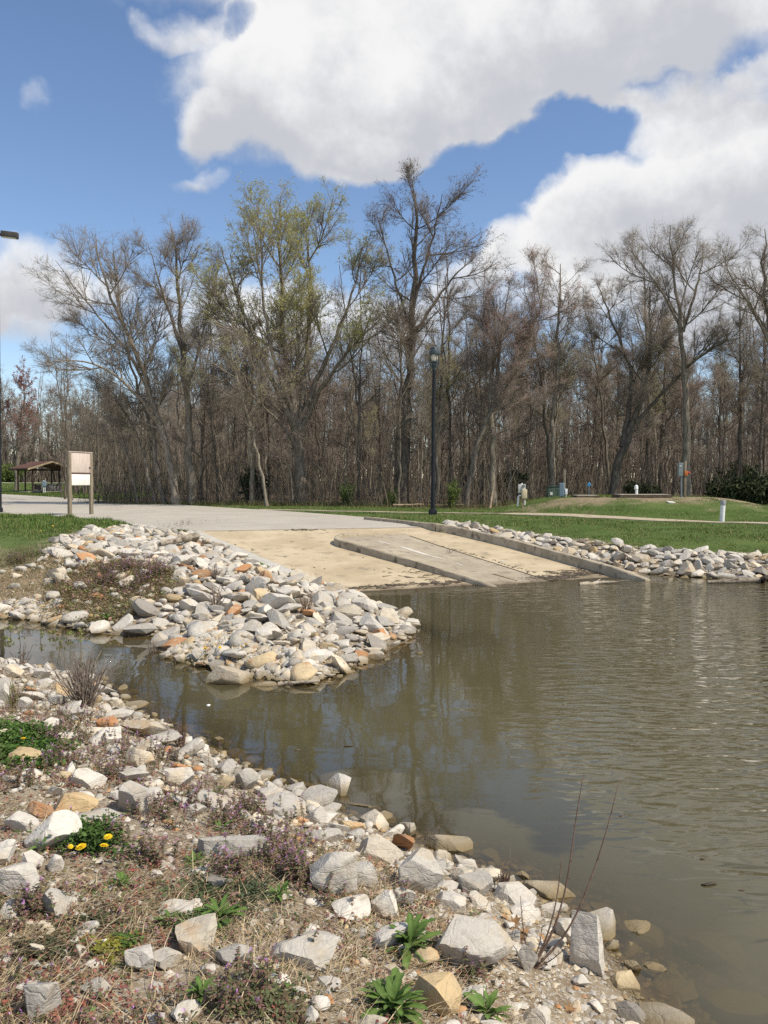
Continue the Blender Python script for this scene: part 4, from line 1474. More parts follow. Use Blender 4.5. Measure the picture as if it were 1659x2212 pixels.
# ================================================================== stone
def stone_mat(name, ca, cb, cc, att=False):
    """pale limestone: grey-white to cream faces, bedding stains, fine pits; tone differs from stone to stone"""
    m = bpy.data.materials.new(name)
    m.use_nodes = True
    nt = m.node_tree; N, L = nt.nodes, nt.links
    bs = N['Principled BSDF']; bs.inputs['Roughness'].default_value = .88; bs.inputs['Specular IOR Level'].default_value = .2
    g = N.new('ShaderNodeNewGeometry').outputs['Position']
    oi = N.new('ShaderNodeObjectInfo')
    rnd = oi.outputs['Random']
    if att:
        a = N.new('ShaderNodeAttribute'); a.attribute_name = 'tone'; rnd = a.outputs['Fac']

    def noise(s, d=5, r=.6, vec=g):
        n = N.new('ShaderNodeTexNoise'); n.inputs['Scale'].default_value = s; n.inputs['Detail'].default_value = d; n.inputs['Roughness'].default_value = r
        L.new(vec, n.inputs['Vector']); return n.outputs[0]

    def rg(v, a, b, lo=0, hi=1):
        r = N.new('ShaderNodeMapRange'); r.interpolation_type = 'SMOOTHSTEP'
        for k, q in (('From Min', a), ('From Max', b), ('To Min', lo), ('To Max', hi)):
            r.inputs[k].default_value = q
        L.new(v, r.inputs['Value']); return r.outputs[0]

    def mix(f, a, b, bt='MIX'):
        x = N.new('ShaderNodeMix'); x.data_type = 'RGBA'; x.blend_type = bt
        if isinstance(f, float):
            x.inputs[0].default_value = f
        else:
            L.new(f, x.inputs[0])
        for i, v in ((6, a), (7, b)):
            if isinstance(v, tuple):
                x.inputs[i].default_value = (*v, 1)
            else:
                L.new(v, x.inputs[i])
        return x.outputs[2]
    wn = N.new('ShaderNodeTexWhiteNoise'); wn.noise_dimensions = '1D'; L.new(rnd, wn.inputs['W'])
    base = mix(rg(rnd, 0, 1), ca, cb)
    base = mix(rg(noise(6, 6), .5, .68), base, cc)
    base = mix(rg(noise(11, 7, .68), .50, .74, 0, .62), base, (.29, .245, .18))
    vs = N.new('ShaderNodeVectorMath'); vs.operation = 'SCALE'; L.new(base, vs.inputs[0])
    mul = N.new('ShaderNodeMath'); mul.operation = 'MULTIPLY'
    L.new(rg(wn.outputs['Value'], 0, 1, .78, 1.12), mul.inputs[0]); L.new(rg(noise(40, 3, .6), .3, .7, .94, 1.05), mul.inputs[1])
    L.new(mul.outputs[0], vs.inputs['Scale'])
    # stone is darker and browner where it is wet, at and below the water line
    sp = N.new('ShaderNodeSeparateXYZ'); L.new(g, sp.inputs[0])
    wet = rg(sp.outputs[2], .10, .0)
    wm = mix(wet, vs.outputs[0], (.20, .155, .085))
    L.new(wm, bs.inputs['Base Color'])
    # relief: broken ledges and pits
    mp = N.new('ShaderNodeMapping'); mp.inputs['Scale'].default_value = (1, 1, 3.2); mp.inputs['Rotation'].default_value = (.3, .2, 0); L.new(g, mp.inputs[0])
    v = N.new('ShaderNodeTexVoronoi'); v.feature = 'DISTANCE_TO_EDGE'; v.inputs['Scale'].default_value = 7
    wv = N.new('ShaderNodeVectorMath'); wv.operation = 'ADD'
    ns = N.new('ShaderNodeTexNoise'); ns.inputs['Scale'].default_value = 9; ns.inputs['Detail'].default_value = 4; L.new(g, ns.inputs['Vector'])
    sc = N.new('ShaderNodeVectorMath'); sc.operation = 'SCALE'; sc.inputs['Scale'].default_value = .12; L.new(ns.outputs['Color'], sc.inputs[0])
    L.new(mp.outputs[0], wv.inputs[0]); L.new(sc.outputs[0], wv.inputs[1]); L.new(wv.outputs[0], v.inputs['Vector'])
    cr = rg(v.outputs['Distance'], 0, .05)
    hh = N.new('ShaderNodeMath'); hh.operation = 'MULTIPLY_ADD'; hh.inputs[1].default_value = .13
    L.new(cr, hh.inputs[0]); L.new(noise(20, 6, .58), hh.inputs[2])
    b = N.new('ShaderNodeBump'); b.inputs['Strength'].default_value = .6; b.inputs['Distance'].default_value = .024
    L.new(hh.outputs[0], b.inputs['Height']); L.new(b.outputs[0], bs.inputs['Normal'])
    return m


S_GREY = stone_mat('pale_limestone', (.46, .43, .38), (.56, .52, .45), (.53, .455, .345))
S_CREAM = stone_mat('cream_limestone', (.52, .465, .37), (.56, .485, .365), (.51, .38, .24))
S_ORANGE = stone_mat('rusty_sandstone', (.44, .22, .10), (.46, .27, .14), (.48, .36, .24))
S_TAN = stone_mat('tan_sandstone', (.48, .36, .20), (.50, .40, .25), (.46, .29, .15))
S_DARK = stone_mat('grey_stone', (.24, .22, .20), (.32, .29, .25), (.36, .32, .26))
SMATS = [S_GREY, S_CREAM, S_ORANGE, S_TAN, S_DARK]
SMATS_A = [stone_mat('pale_limestone_rubble', (.46, .43, .38), (.56, .52, .45), (.53, .455, .345), True), stone_mat('cream_limestone_rubble', (.52, .465, .37), (.56, .485, .365), (.51, .38, .24), True),
           stone_mat('rusty_sandstone_rubble', (.44, .22, .10), (.46, .27, .14), (.48, .36, .24), True), stone_mat('tan_sandstone_rubble', (.48, .36, .20), (.50, .40, .25), (.46, .29, .15), True),
           stone_mat('grey_stone_rubble', (.24, .22, .20), (.32, .29, .25), (.36, .32, .26), True)]


def ico(sub):
    bm = bmesh.new(); bmesh.ops.create_icosphere(bm, subdivisions=sub, radius=1)
    bm.verts.index_update()
    V = np.array([v.co[:] for v in bm.verts]); F = np.array([[v.index for v in f.verts] for f in bm.faces]); bm.free()
    return V, F


ICO = {k: ico(k) for k in (1, 2, 3, 4)}


def chop(sub, r, planes=9, lo=.5, hi=.88, rough=.0, box=.0):
    """a broken stone: a ball cut by random planes into flat faces with sharp edges; box adds squared-off cuts"""
    V, F = ICO[sub]
    V = V.copy() * 1.15
    for o_, am_ in ((1.1, .13), (2.0, .08)):
        V = V * (1 + am_ * np.sin(V @ r.normal(0, o_, 3) + r.uniform(0, 6)) * np.sin(V @ r.normal(0, o_, 3) + r.uniform(0, 6)))[:, None]
    ns = list(unit(r.normal(0, 1, (planes, 3))))
    ds = list(r.uniform(lo, hi, planes))
    if box > 0:
        R_ = np.array(Euler(tuple(r.uniform(-.25, .25, 3))).to_matrix())
        for a in range(3):
            for s in (-1, 1):
                v = np.zeros(3); v[a] = s
                ns.append(unit(R_ @ (v + r.normal(0, .30, 3)))); ds.append(r.uniform(.55, .85))
    for _ in range(3):
        for n, d in zip(ns, ds):
            k = V @ n - d
            V -= np.maximum(k, 0)[:, None] * n[None]
    if rough > 0:
        for o, am in ((2.3, 1.0), (5.1, .5), (11, .25)):
            w = np.sin(V @ r.normal(0, o, 3) + r.uniform(0, 6)) * np.sin(V @ r.normal(0, o, 3) + r.uniform(0, 6)) * np.sin(V @ r.normal(0, o, 3) + 1)
            V *= (1 + rough * am * w)[:, None]
    e_ = V.max(0) - V.min(0)
    V = (V - (V.max(0) + V.min(0)) / 2) / e_      # unit box
    return V, F


r = np.random.default_rng(61)
# ------------------------------------------------------------------ boulders one can point to
def boulder(px, py, w, h, m, label, dpt=.8, sink=.22, rot=None, sub=4, box=0, name='boulder', cat='boulder', seed=None, z=None, planes=13, tilt=.12, lo=.46):
    """px, py: middle and top-to-bottom middle of the stone in the view, w x h its size there"""
    rr = np.random.default_rng(seed if seed is not None else int(px * 31 + py * 7))
    foot = hit(px, py + h * .36)
    if z is not None:
        foot = onz(px, py + h * .36, z)
    dist = np.linalg.norm(foot - np.array([0, 0, CAM_Z]))
    Wd = w * dist / FPX
    Dp = Wd * dpt
    el = math.atan2(CAM_Z - foot[2], math.hypot(foot[0], foot[1]))
    # seen height = H cos(el) + D sin(el)
    H = max(.30 * Wd, (h * dist / FPX - Dp * math.sin(el) * .8) / math.cos(el))
    V, F = chop(sub, rr, planes, lo, .92, rough=.020, box=box if box else (.5 if rr.random() < .45 else 0))
    V = V @ np.array(Euler((rr.uniform(-tilt, tilt), rr.uniform(-tilt, tilt), rr.uniform(-.5, .5))).to_matrix()).T
    V = (V - (V.max(0) + V.min(0)) / 2) / (V.max(0) - V.min(0))
    V = V * np.array([Wd, Dp, H * (1 + sink)])
    me = mesh_of(name, V, [F], m, sharp=24)
    o = link(name, me)
    yaw = math.atan2(-foot[0], foot[1])
    o.rotation_euler = (rot or (0, 0, 0)) if rot and len(rot) == 3 else (0, 0, yaw + (rot or 0))
    o.location = (foot[0], foot[1], foot[2] + H * (1 + sink) * .5 - H * sink)
    if name == 'sunken_stone':
        o.location.z = -.045 - H * (1 + sink) * .5
    tag(o, label, cat)
    BOULDERS.append((foot[0], foot[1], max(Wd, Dp) * .5))
    return o


BOULDERS = []
G, C, O, T, D_ = S_GREY, S_CREAM, S_ORANGE, S_TAN, S_DARK
BL = [
    (190, 1681, 73, 52, G, 'pale grey block among purple deadnettle above the tan block'),
    (164, 1728, 84, 54, T, 'tan block with a yellow top above the two pale slabs'),
    (295, 1728, 71, 74, G, 'rounded pale grey boulder standing alone amid deadnettle'),
    (116, 1797, 104, 78, G, 'large smooth pale boulder beside the dandelion clump'),
    (200, 1772, 96, 50, G, 'long pale slab leaning behind the dandelion clump'),
    (90, 1750, 50, 40, O, 'orange sandstone left of the tan block, half buried'),
    (232, 1565, 43, 34, O, 'flat rusty orange stone near the inlet among deadnettle'),
    (104, 1563, 44, 30, G, 'white stone at the upper edge of the dandelion lawn patch'),
    (302, 1640, 58, 46, C, 'long grey and cream stone slanting down to the boulder in deadnettle'),
    (388, 1681, 60, 50, G, 'white cracked stone a short way from the water, ringed by deadnettle'),
    (495, 1660, 52, 42, G, 'grey stone with a tan side at the water edge'),
    (534, 1686, 50, 52, G, 'pointed grey stone leaning at the water edge'),
    (484, 1687, 46, 28, T, 'flat yellow stone under the two leaning waterside stones'),
    (312, 1576, 96, 42, C, 'cream rock ledge jutting into the inlet'),
    (225, 1590, 66, 38, G, 'white stone beside the flat rusty stone'),
    (90, 1457, 34, 26, G, 'small pointed white stone left of the twiggy bush'),
    (28, 1450, 42, 30, C, 'rounded cream stone on the inlet edge, cut near the frame'),
    (8, 1505, 36, 46, G, 'white stone at the frame edge above the deadnettle'),
    (53, 1522, 32, 30, G, 'white stone between the frame-edge stone and the twiggy bush'),
    (155, 1535, 56, 28, G, 'grey stone at the foot of the twiggy bush'),
    (252, 1521, 32, 22, C, 'squared cream stone by the inlet right of the twiggy bush'),
    (256, 1543, 62, 22, G, 'flat pale stone touching the inlet under the squared cream stone'),
    (351, 1600, 88, 26, G, 'long low white stone behind the dark stubble clump'),
    (47, 1777, 62, 44, G, 'grey stone covered with straw behind the large smooth boulder'),
    (37, 1905, 80, 80, G, 'rough white boulder at the frame edge with a dark shadow under it'),
    (8, 1847, 44, 50, G, 'pale boulder cut by the frame above the rough white one'),
    (69, 1860, 44, 40, G, 'grey stone between the frame-edge boulders and the dandelions'),
    (121, 1867, 30, 36, G, 'small upright grey stone below the dandelion clump'),
    (510, 1832, 152, 60, G, 'very long pale rock fringed with purple flowers'),
    (381, 1964, 70, 34, G, 'flat pale stone above the double leafy rosette'),
    (417, 1957, 40, 28, G, 'small white stone touching the flat pale one above the rosettes'),
    (503, 2058, 68, 52, G, 'square pale stone left of the biggest grey rock'),
    (301, 2076, 52, 50, G, 'grey-white stone, first of the pair under the yellow-green weeds'),
    (357, 2072, 62, 44, G, 'notched pale stone, second of the pair under the yellow-green weeds'),
    (204, 2128, 60, 44, G, 'white stone with a split lower face among red leaves'),
    (94, 2167, 64, 78, G, 'pale upright stone at the lower corner of the bank'),
    (336, 2200, 34, 30, G, 'pale stone at the bottom frame edge between red weeds'),
    (28, 1966, 58, 42, G, 'flat white stone under the rough white boulder'),
    (720, 1885, 96, 96, G, 'big grey boulder with a yellow base overhanging the straw'),
    (784, 1890, 60, 56, G, 'grey slab leaning behind the boulder with the yellow base'),
    (818, 1831, 98, 72, C, 'large craggy cream boulder on the water edge'),
    (910, 1891, 92, 92, G, 'large dark-faced grey boulder beside the craggy cream one'),
    (758, 1959, 78, 56, G, 'grey block just below the boulder with the yellow base'),
    (657, 2041, 138, 78, G, 'biggest grey rock with a long ridge, lying in straw'),
    (1024, 2040, 150, 120, G, 'huge pale slab with bedded layers behind the sapling'),
    (940, 2145, 102, 88, T, 'rounded pinkish tan boulder beside the large rosette'),
    (681, 1763, 48, 42, G, 'pointed grey stone standing at the water edge before the craggy boulder'),
    (768, 1802, 38, 28, G, 'small rounded grey stone between the pointed and the craggy stones'),
    (605, 1735, 104, 58, G, 'broad grey rock with a rounded end at the water'),
    (702, 1797, 80, 42, G, 'low pale rock strewn with dry stalks near the water'),
    (832, 1957, 54, 58, G, 'upright pale stone between the grey block and the leafy rosette'),
    (864, 1934, 60, 50, G, 'pale stone tucked under the dark-faced boulder'),
    (973, 1948, 62, 50, G, 'white stone between the dark-faced boulder and the huge slab'),
    (998, 1893, 46, 36, C, 'cream stone on the shingle edge behind the white ones'),
    (1027, 1908, 72, 60, G, 'white three-sided stone pointing up near the water'),
    (1054, 1886, 56, 38, C, 'rounded cream stone with a dark wet foot at the water'),
    (1136, 1968, 62, 46, G, 'grey stone among dead leaves behind the sapling'),
    (1226, 2004, 54, 48, G, 'pale stone half behind the upright slab'),
    (1140, 2072, 38, 56, G, 'narrow pale stone left of the sapling base'),
    (1158, 2192, 54, 46, G, 'pale stone at the bottom frame edge near the shallows'),
    (1253, 2117, 38, 30, G, 'small white stone under the upright slab'),
]
for b in BL:
    kw = {}
    if b[0] in (720, 910, 1024, 657, 534, 681):
        kw = dict(dpt=.75)
    if b[0] == 510:
        kw = dict(dpt=.40)
    if b[0] in (312, 351, 302):
        kw = dict(dpt=.5)
    boulder(*b, **kw)
boulder(1268, 2052, 64, 112, G, 'tall upright pale slab standing beside the shallows', dpt=.55, box=1, planes=3, tilt=.05, lo=.7)
# stones standing in the water
boulder(492, 1462, 92, 50, C, 'large cream boulder standing in the water off the spit', z=-.03, dpt=.6, box=.6)
boulder(392, 1424, 33, 22, C, 'small cream stone in the water left of the large one off the spit', z=-.02)
boulder(971, 1826, 96, 36, C, 'low brown-sided stone lying in the water off the craggy boulder', z=-.03, dpt=.5)
boulder(1186, 1921, 102, 46, C, 'flat cream stone in the water behind the sapling stems', z=-.04, dpt=.7)
boulder(1368, 2089, 34, 28, C, 'small angular stone at the shallow edge right of the upright slab', z=-.02)
boulder(1415, 2092, 40, 16, C, 'thin flat stone breaking the surface of the shallows', z=-.02)
boulder(812, 1417, 40, 22, C, 'pale stone in the water off the tip of the spit', z=-.02)
boulder(905, 1411, 16, 10, C, 'tiny pale stone alone in the water beyond the tip of the spit', z=-.02)
for (x, y, w, h, lab) in [(490, 1628, 80, 24, 'brown stone under water near the stubble clump'), (1543, 2046, 110, 56, 'long brown slab lying under the water at the frame edge'),
                          (1440, 2130, 80, 46, 'brown slab under water below the long one'), (1450, 2165, 90, 42, 'brown slab under water near the lower frame corner'),
                          (1350, 2150, 66, 40, 'brown stone under water beside the shingle edge'), (1590, 2180, 120, 60, 'dark slab under water in the lower frame corner'),
                          (630, 1690, 60, 16, 'brown stone just under the surface off the broad grey rock')]:
    boulder(x, y, w, h, C, lab, z=-.16 if y > 1800 else -.10, sink=.4, dpt=.6, name='sunken_stone', cat='stone')

# ------------------------------------------------------------------ loose stone of the banks
POOL = []
for k in range(26):
    V, F = chop(2, r, int(r.integers(7, 12)), .42, .80, rough=.0, box=.5 if k % 2 else 0)
    V = V * np.array([1, r.uniform(.6, .95), r.uniform(.30, .62)])
    POOL.append((V, F))
POOLS = []
for k in range(14):
    V, F = chop(1, r, 7, .5, .85)
    POOLS.append((V * np.array([1, r.uniform(.6, .95), r.uniform(.4, .75)]), F))
POOL_ME = {}


def pool_mesh(k, mi):
    if (k, mi) not in POOL_ME:
        V, F = POOL[k]
        POOL_ME[(k, mi)] = mesh_of('stone', V, [F], SMATS[mi], sharp=22)
    return POOL_ME[(k, mi)]


def scatter_stones(inside_f, bounds, sizes, seed, gap=.8, tries=30000, avoid=None, maxn=2000):
    """throws stones, biggest first; returns list of (x, y, size)"""
    rr = np.random.default_rng(seed)
    cell = .5
    gridd = {}
    out = []
    x0, x1, y0, y1 = bounds
    per = tries // len(sizes)
    for (smin, smax, cap) in sizes:
        X = rr.uniform(x0, x1, per); Y = rr.uniform(y0, y1, per)
        ok = inside_f(X, Y)
        n = 0
        for x, y in zip(X[ok], Y[ok]):
            s = rr.uniform(smin, smax)
            cx, cy = int(x / cell), int(y / cell)
            bad = False
            for i in range(cx - 1, cx + 2):
                for j in range(cy - 1, cy + 2):
                    for (a, b, q) in gridd.get((i, j), ()):
                        if (a - x) ** 2 + (b - y) ** 2 < ((q + s) * .5 * gap) ** 2:
                            bad = True; break
                    if bad:
                        break
                if bad:
                    break
            if bad:
                continue
            if avoid is not None and any((a - x) ** 2 + (b - y) ** 2 < (q + s * .45) ** 2 for a, b, q in avoid):
                continue
            gridd.setdefault((cx, cy), []).append((x, y, s))
            out.append((x, y, s)); n += 1
            if n >= cap or len(out) >= maxn:
                break
    return out


def view_size(x, y, s):
    return s / math.hypot(x, y)


def lay_stones(lst, holder, seed, colours, npart=300, name='stone', rest='rubble', lift=.13, tilt=.32, small=False):
    rr = np.random.default_rng(seed)
    lst = sorted(lst, key=lambda q: -view_size(*q))
    zz = height(np.array([q[0] for q in lst]), np.array([q[1] for q in lst]))
    big, RV, RF, RM, RT, n0 = 0, [], [], [], [], 0
    for (x, y, s), z in zip(lst, zz):
        mi = int(rr.choice(5, p=colours))
        e_ = (rr.normal(0, tilt), rr.normal(0, tilt), rr.uniform(0, 6.28))
        loc = (x, y, z + s * lift * rr.uniform(.4, 1.3))
        sc = s * rr.uniform(.85, 1.2)
        if big < npart and abs(x / y) < .55 and y > 0:
            o = link(name, pool_mesh(int(rr.integers(0, len(POOL))), mi), holder, loc)
            o.rotation_euler = e_
            o.scale = (sc * rr.uniform(.9, 1.3), sc, sc * rr.uniform(.85, 1.15))
            big += 1
        else:
            P_ = POOL if (not small and s / math.hypot(x, y) > .012) else POOLS
            V, F = P_[int(rr.integers(0, len(P_)))]
            V = (V * sc) @ np.array(Euler(e_).to_matrix()).T + np.array(loc)
            RV.append(V); RF.append(F + n0); n0 += len(V); RM.append(np.full(len(F), mi)); RT.append(np.full(len(V), rr.random()))
    if RV:
        me = mesh_of(rest, np.concatenate(RV), [np.concatenate(RF)], SMATS_A, midx=np.concatenate(RM), smooth=False, vfloat={'tone': np.concatenate(RT)})
        tag(link(rest, me, holder), kind='stuff')


# vegetated hump and small shingle beach of the spit keep free of big stones
def ell(x, y, cx, cy, rx, ry):
    return ((x - cx) / rx) ** 2 + ((y - cy) / ry) ** 2


HUMP = [tuple(hit(a, b)[:2]) for a, b in [(105, 1262), (160, 1232), (240, 1212), (330, 1216), (385, 1240), (380, 1285), (320, 1318), (265, 1348), (190, 1354), (95, 1335), (95, 1290)]]
HUMP = np.array(HUMP)
BEACH = np.array([tuple(hit(a, b)[:2]) for a, b in [(365, 1418), (395, 1372), (500, 1362), (600, 1398), (690, 1440), (740, 1448), (680, 1474), (606, 1474), (540, 1456), (430, 1436)]])
LSLOPE = np.array([tuple(hit(a, b)[:2]) for a, b in [(-90, 1262), (0, 1243), (70, 1226), (125, 1195), (150, 1215), (105, 1250), (92, 1300), (60, 1330), (-90, 1325)]])
LBEACH = np.array([tuple(hit(a, b)[:2]) for a, b in [(0, 1300), (110, 1290), (160, 1335), (190, 1364), (60, 1338), (0, 1333)]])
spit = empty('rocky_spit', (SPIT[:, 0].mean(), SPIT[:, 1].mean(), 0)); spit['kind'] = 'structure'
spit.location = (0, 0, 0)
bx = (SPIT[:, 0].min(), SPIT[:, 0].max(), SPIT[:, 1].min(), SPIT[:, 1].max())
bmask = np.array([(a, b) for a, b, c in BOULDERS])


def in_spit(X, Y):
    p = sdf(X, Y, PAVED)
    thin = np.random.default_rng(12).random(len(X)) < np.where(inside(X, Y, LSLOPE), .022, 1.0)
    return thin & inside(X, Y, SPIT) & ~inside(X, Y, HUMP) & ~inside(X, Y, BEACH) & ~inside(X, Y, LBEACH) & (p > .05)


near_sp = [b for b in BOULDERS if b[1] > 8.5]
spl = scatter_stones(in_spit, bx, [(.42, .58, 20), (.27, .40, 300), (.15, .26, 900), (.07, .14, 1100)], 71, gap=.77, tries=80000, avoid=near_sp)
lay_stones(spl, spit, 72, [.64, .20, .05, .045, .065])
in_b = lambda X, Y: inside(X, Y, BEACH) | inside(X, Y, LBEACH) | (inside(X, Y, HUMP) & (np.random.default_rng(3).random(len(X)) < .10))
spb = scatter_stones(in_b, bx, [(.28, .42, 22), (.14, .24, 90), (.05, .10, 900)], 73, gap=.8, tries=30000, avoid=near_sp)
lay_stones(spb, spit, 74, [.45, .35, .06, .12, .02], npart=0, rest='shingle')

shore = empty('far_rocky_bank', (0, 0, 0)); shore['kind'] = 'structure'
bx2 = (SHORE[:, 0].min(), SHORE[:, 0].max(), SHORE[:, 1].min(), SHORE[:, 1].max())


def in_shore(X, Y):
    return (inside(X, Y, SHORE) | ((sdf(X, Y, WATER) > -.05) & (sdf(X, Y, WATER) < .35) & (X > 6.2) & (Y > 15))) & (sdf(X, Y, PAVED) > .22)


shl = scatter_stones(in_shore, (bx2[0], bx2[1], bx2[2] - 1, bx2[3]), [(.38, .52, 16), (.24, .36, 300), (.14, .24, 700)], 75, gap=.72, tries=50000)
lay_stones(shl, shore, 76, [.68, .26, .0, .05, .01])

# the near bank: mid-size stones as parts, shingle beneath
bank = empty('near_stony_bank', (0, 0, 0)); bank['kind'] = 'structure'


def shore_d(X, Y):
    return sdf(X, Y, WATER)


LAWNP = [(hit(40, 1600)[:2], .55), (hit(30, 1625)[:2], .35)]


def in_bank(X, Y):
    d = shore_d(X, Y)
    rr = np.random.default_rng(9)
    p = .10 + .9 * (1 - smooth01(.35, 1.35, d)) + .35 * (vnoise(X, Y, .9, 15) > .15)
    return (d > -.35) & (Y < 11) & (Y > 1.6) & (rr.random(len(X)) < p) & (X > -7.5) & (np.abs(X) < .62 * Y + .6) & (X + .15 * Y < 3.6)


bkl = scatter_stones(in_bank, (-7.5, 3.5, 1.6, 11), [(.14, .24, 150), (.08, .14, 520), (.04, .08, 1000)], 77, gap=.88, tries=90000, avoid=[b for b in BOULDERS if b[1] < 11])
lay_stones(bkl, bank, 78, [.70, .18, .03, .07, .02], lift=.16)


# gravel: thousands of chips, one uncounted mass
def gravel(name, n, place, smin, smax, seed, parent=None):
    rr = np.random.default_rng(seed)
    x, y = place(rr, n); n = len(x)
    z = height(x, y)
    s = smin + (smax - smin) * rr.random(n) ** 2.5
    a = rr.uniform(0, 6.28, n)
    base = np.array([[1, 0, 0], [-.4, .8, .05], [-.6, -.6, 0], [.1, .1, .75], [.5, .55, .1], [.1, -.8, -.05]])
    V = base[None] * rr.uniform(.55, 1.25, (n, 6, 1)) * np.array([1, .85, .75]) * s[:, None, None]
    ca, sa = np.cos(a)[:, None], np.sin(a)[:, None]
    X = V[..., 0] * ca - V[..., 1] * sa; Y = V[..., 0] * sa + V[..., 1] * ca
    V = np.stack([X + x[:, None], Y + y[:, None], V[..., 2] + z[:, None] + .15 * s[:, None]], -1).reshape(-1, 3)
    F = np.array([(0, 4, 3), (4, 1, 3), (1, 2, 3), (2, 5, 3), (5, 0, 3)])
    Fa = (np.arange(n)[:, None, None] * 6 + F[None]).reshape(-1, 3)
    mi = np.repeat(rr.choice(5, n, p=[.60, .24, .05, .08, .03]), 5)
    me = mesh_of(name, V, [Fa], SMATS_A, midx=mi, smooth=False, vfloat={'tone': np.repeat(rr.random(n), 6)})
    o = link(name, me, parent)
    return tag(o, None if parent else 'pale limestone chips lying between the larger stones of the near bank', None if parent else 'gravel', kind='stuff')


def pl_bank(rr, n):
    y = 1.5 + 9.5 * rr.random(n * 4) ** 1.9
    x = rr.uniform(-1, 1, n * 4) * (.55 * y + .5)
    d = shore_d(x, y)
    p = np.clip(.32 + .8 * (1 - smooth01(.1, 1.3, d)) + .5 * vnoise(x, y, .7, 16), .04, 1)
    k = (d > -.9) & (rr.random(len(x)) < p)
    return x[k][:n], y[k][:n]


gravel('gravel', 17000, pl_bank, .008, .036, 81)


def pl_edges(rr, n):
    i = rr.choice(3, n, p=[.45, .35, .2])
    X, Y = [], []
    for poly, k in ((BEACH, 0), (SHORE, 1), (LBEACH, 2)):
        m = int((i == k).sum()) * 3
        x = rr.uniform(poly[:, 0].min(), poly[:, 0].max(), m); y = rr.uniform(poly[:, 1].min(), poly[:, 1].max(), m)
        q = inside(x, y, poly); X.append(x[q]); Y.append(y[q])
    return np.concatenate(X), np.concatenate(Y)


gravel('spit_gravel', 6000, pl_edges, .03, .09, 82)['label'] = 'small shingle along the spit and the far bank'
# ================================================================== things people put here
M_POST = mat('weathered_post_timber', (.19, .155, .11), (.30, .25, .18), scale=3, rough=.9, bump=.35, bscale=18, stretch=(6, 6, .6), c3=(.12, .10, .075), s3=8)
M_PANEL = mat('faded_pink_board', (.52, .43, .37), (.60, .51, .45), scale=2.5, rough=.6, stretch=(3, 3, .6))
M_WHITE = mat('white_sign_face', (.80, .79, .74), (.74, .73, .66), scale=4, rough=.4)
M_RAIL = mat('dark_red_brown_rail', (.10, .055, .05), rough=.7)
M_SLATE = mat('slate_painted_steel', (.011, .013, .017), (.017, .020, .025), scale=5, rough=.6, spec=.25)
M_SLATE2 = mat('slate_blue_lamp_metal', (.030, .048, .058), (.045, .065, .075), scale=9, rough=.5, spec=.5)
M_BRONZE = mat('dark_bronze_metal', (.040, .036, .032), (.06, .055, .05), scale=6, rough=.5, spec=.5)
M_GLASSY = mat('lamp_lens', (.62, .56, .42), (.70, .66, .55), scale=8, rough=.25, spec=.6)
M_DWOOD = mat('dark_stained_timber', (.045, .030, .020), (.075, .052, .035), scale=3, rough=.85, stretch=(5, 5, .7))
M_LWOOD = mat('bare_timber', (.32, .245, .15), (.42, .33, .21), scale=3, rough=.85, stretch=(4, 4, 1))
M_ROOF = mat('red_brown_shingles', (.095, .045, .034), (.14, .068, .05), scale=5, rough=.95, bump=.2)
M_BLOCK = mat('grey_block_masonry', (.095, .09, .088), (.14, .135, .13), scale=5, rough=.95)
M_SLAB = mat('pale_slab_concrete', (.50, .46, .38), (.42, .38, .31), scale=3, rough=.9)
M_SLABD = mat('dark_slab_edge', (.075, .058, .04), (.12, .095, .065), scale=5, rough=.95)
M_PVC = mat('white_plastic_pipe', (.78, .79, .78), (.70, .71, .70), scale=6, rough=.4)
M_METER = mat('light_grey_meter_case', (.50, .49, .46), (.56, .55, .52), scale=6, rough=.5)
M_BEIGE = mat('beige_cabinet_paint', (.56, .49, .32), (.50, .43, .28), scale=4, rough=.5)
M_GREEN = mat('green_cabinet_paint', (.055, .085, .065), (.075, .105, .08), scale=5, rough=.5)
M_BLUEG = mat('blue_grey_cabinet_paint', (.20, .27, .32), (.24, .31, .36), scale=5, rough=.45)
M_GREYB = mat('grey_green_enclosure_paint', (.155, .19, .195), (.19, .225, .23), scale=5, rough=.5)
M_BLUE = mat('bright_blue_paint', (.05, .24, .50), (.07, .28, .55), scale=8, rough=.45)
M_ORNG = mat('orange_brown_enamel', (.42, .13, .03), (.50, .19, .05), scale=8, rough=.5)
M_RED = mat('red_enamel', (.45, .05, .03), rough=.4)
M_BLACK = mat('black_ribbed_plastic', (.022, .023, .026), (.032, .033, .036), scale=9, rough=.5)
M_LABEL = mat('paper_label', (.62, .60, .55), rough=.6)
M_BOLT = mat('galvanised_metal', (.30, .30, .30), (.38, .38, .38), scale=9, rough=.45, metal=.6)


def part(mb, name, m, parent, sharp=35, label=None):
    o = mb.build(name, m, parent, sharp=sharp)
    if label:
        o['label'] = label
    return o


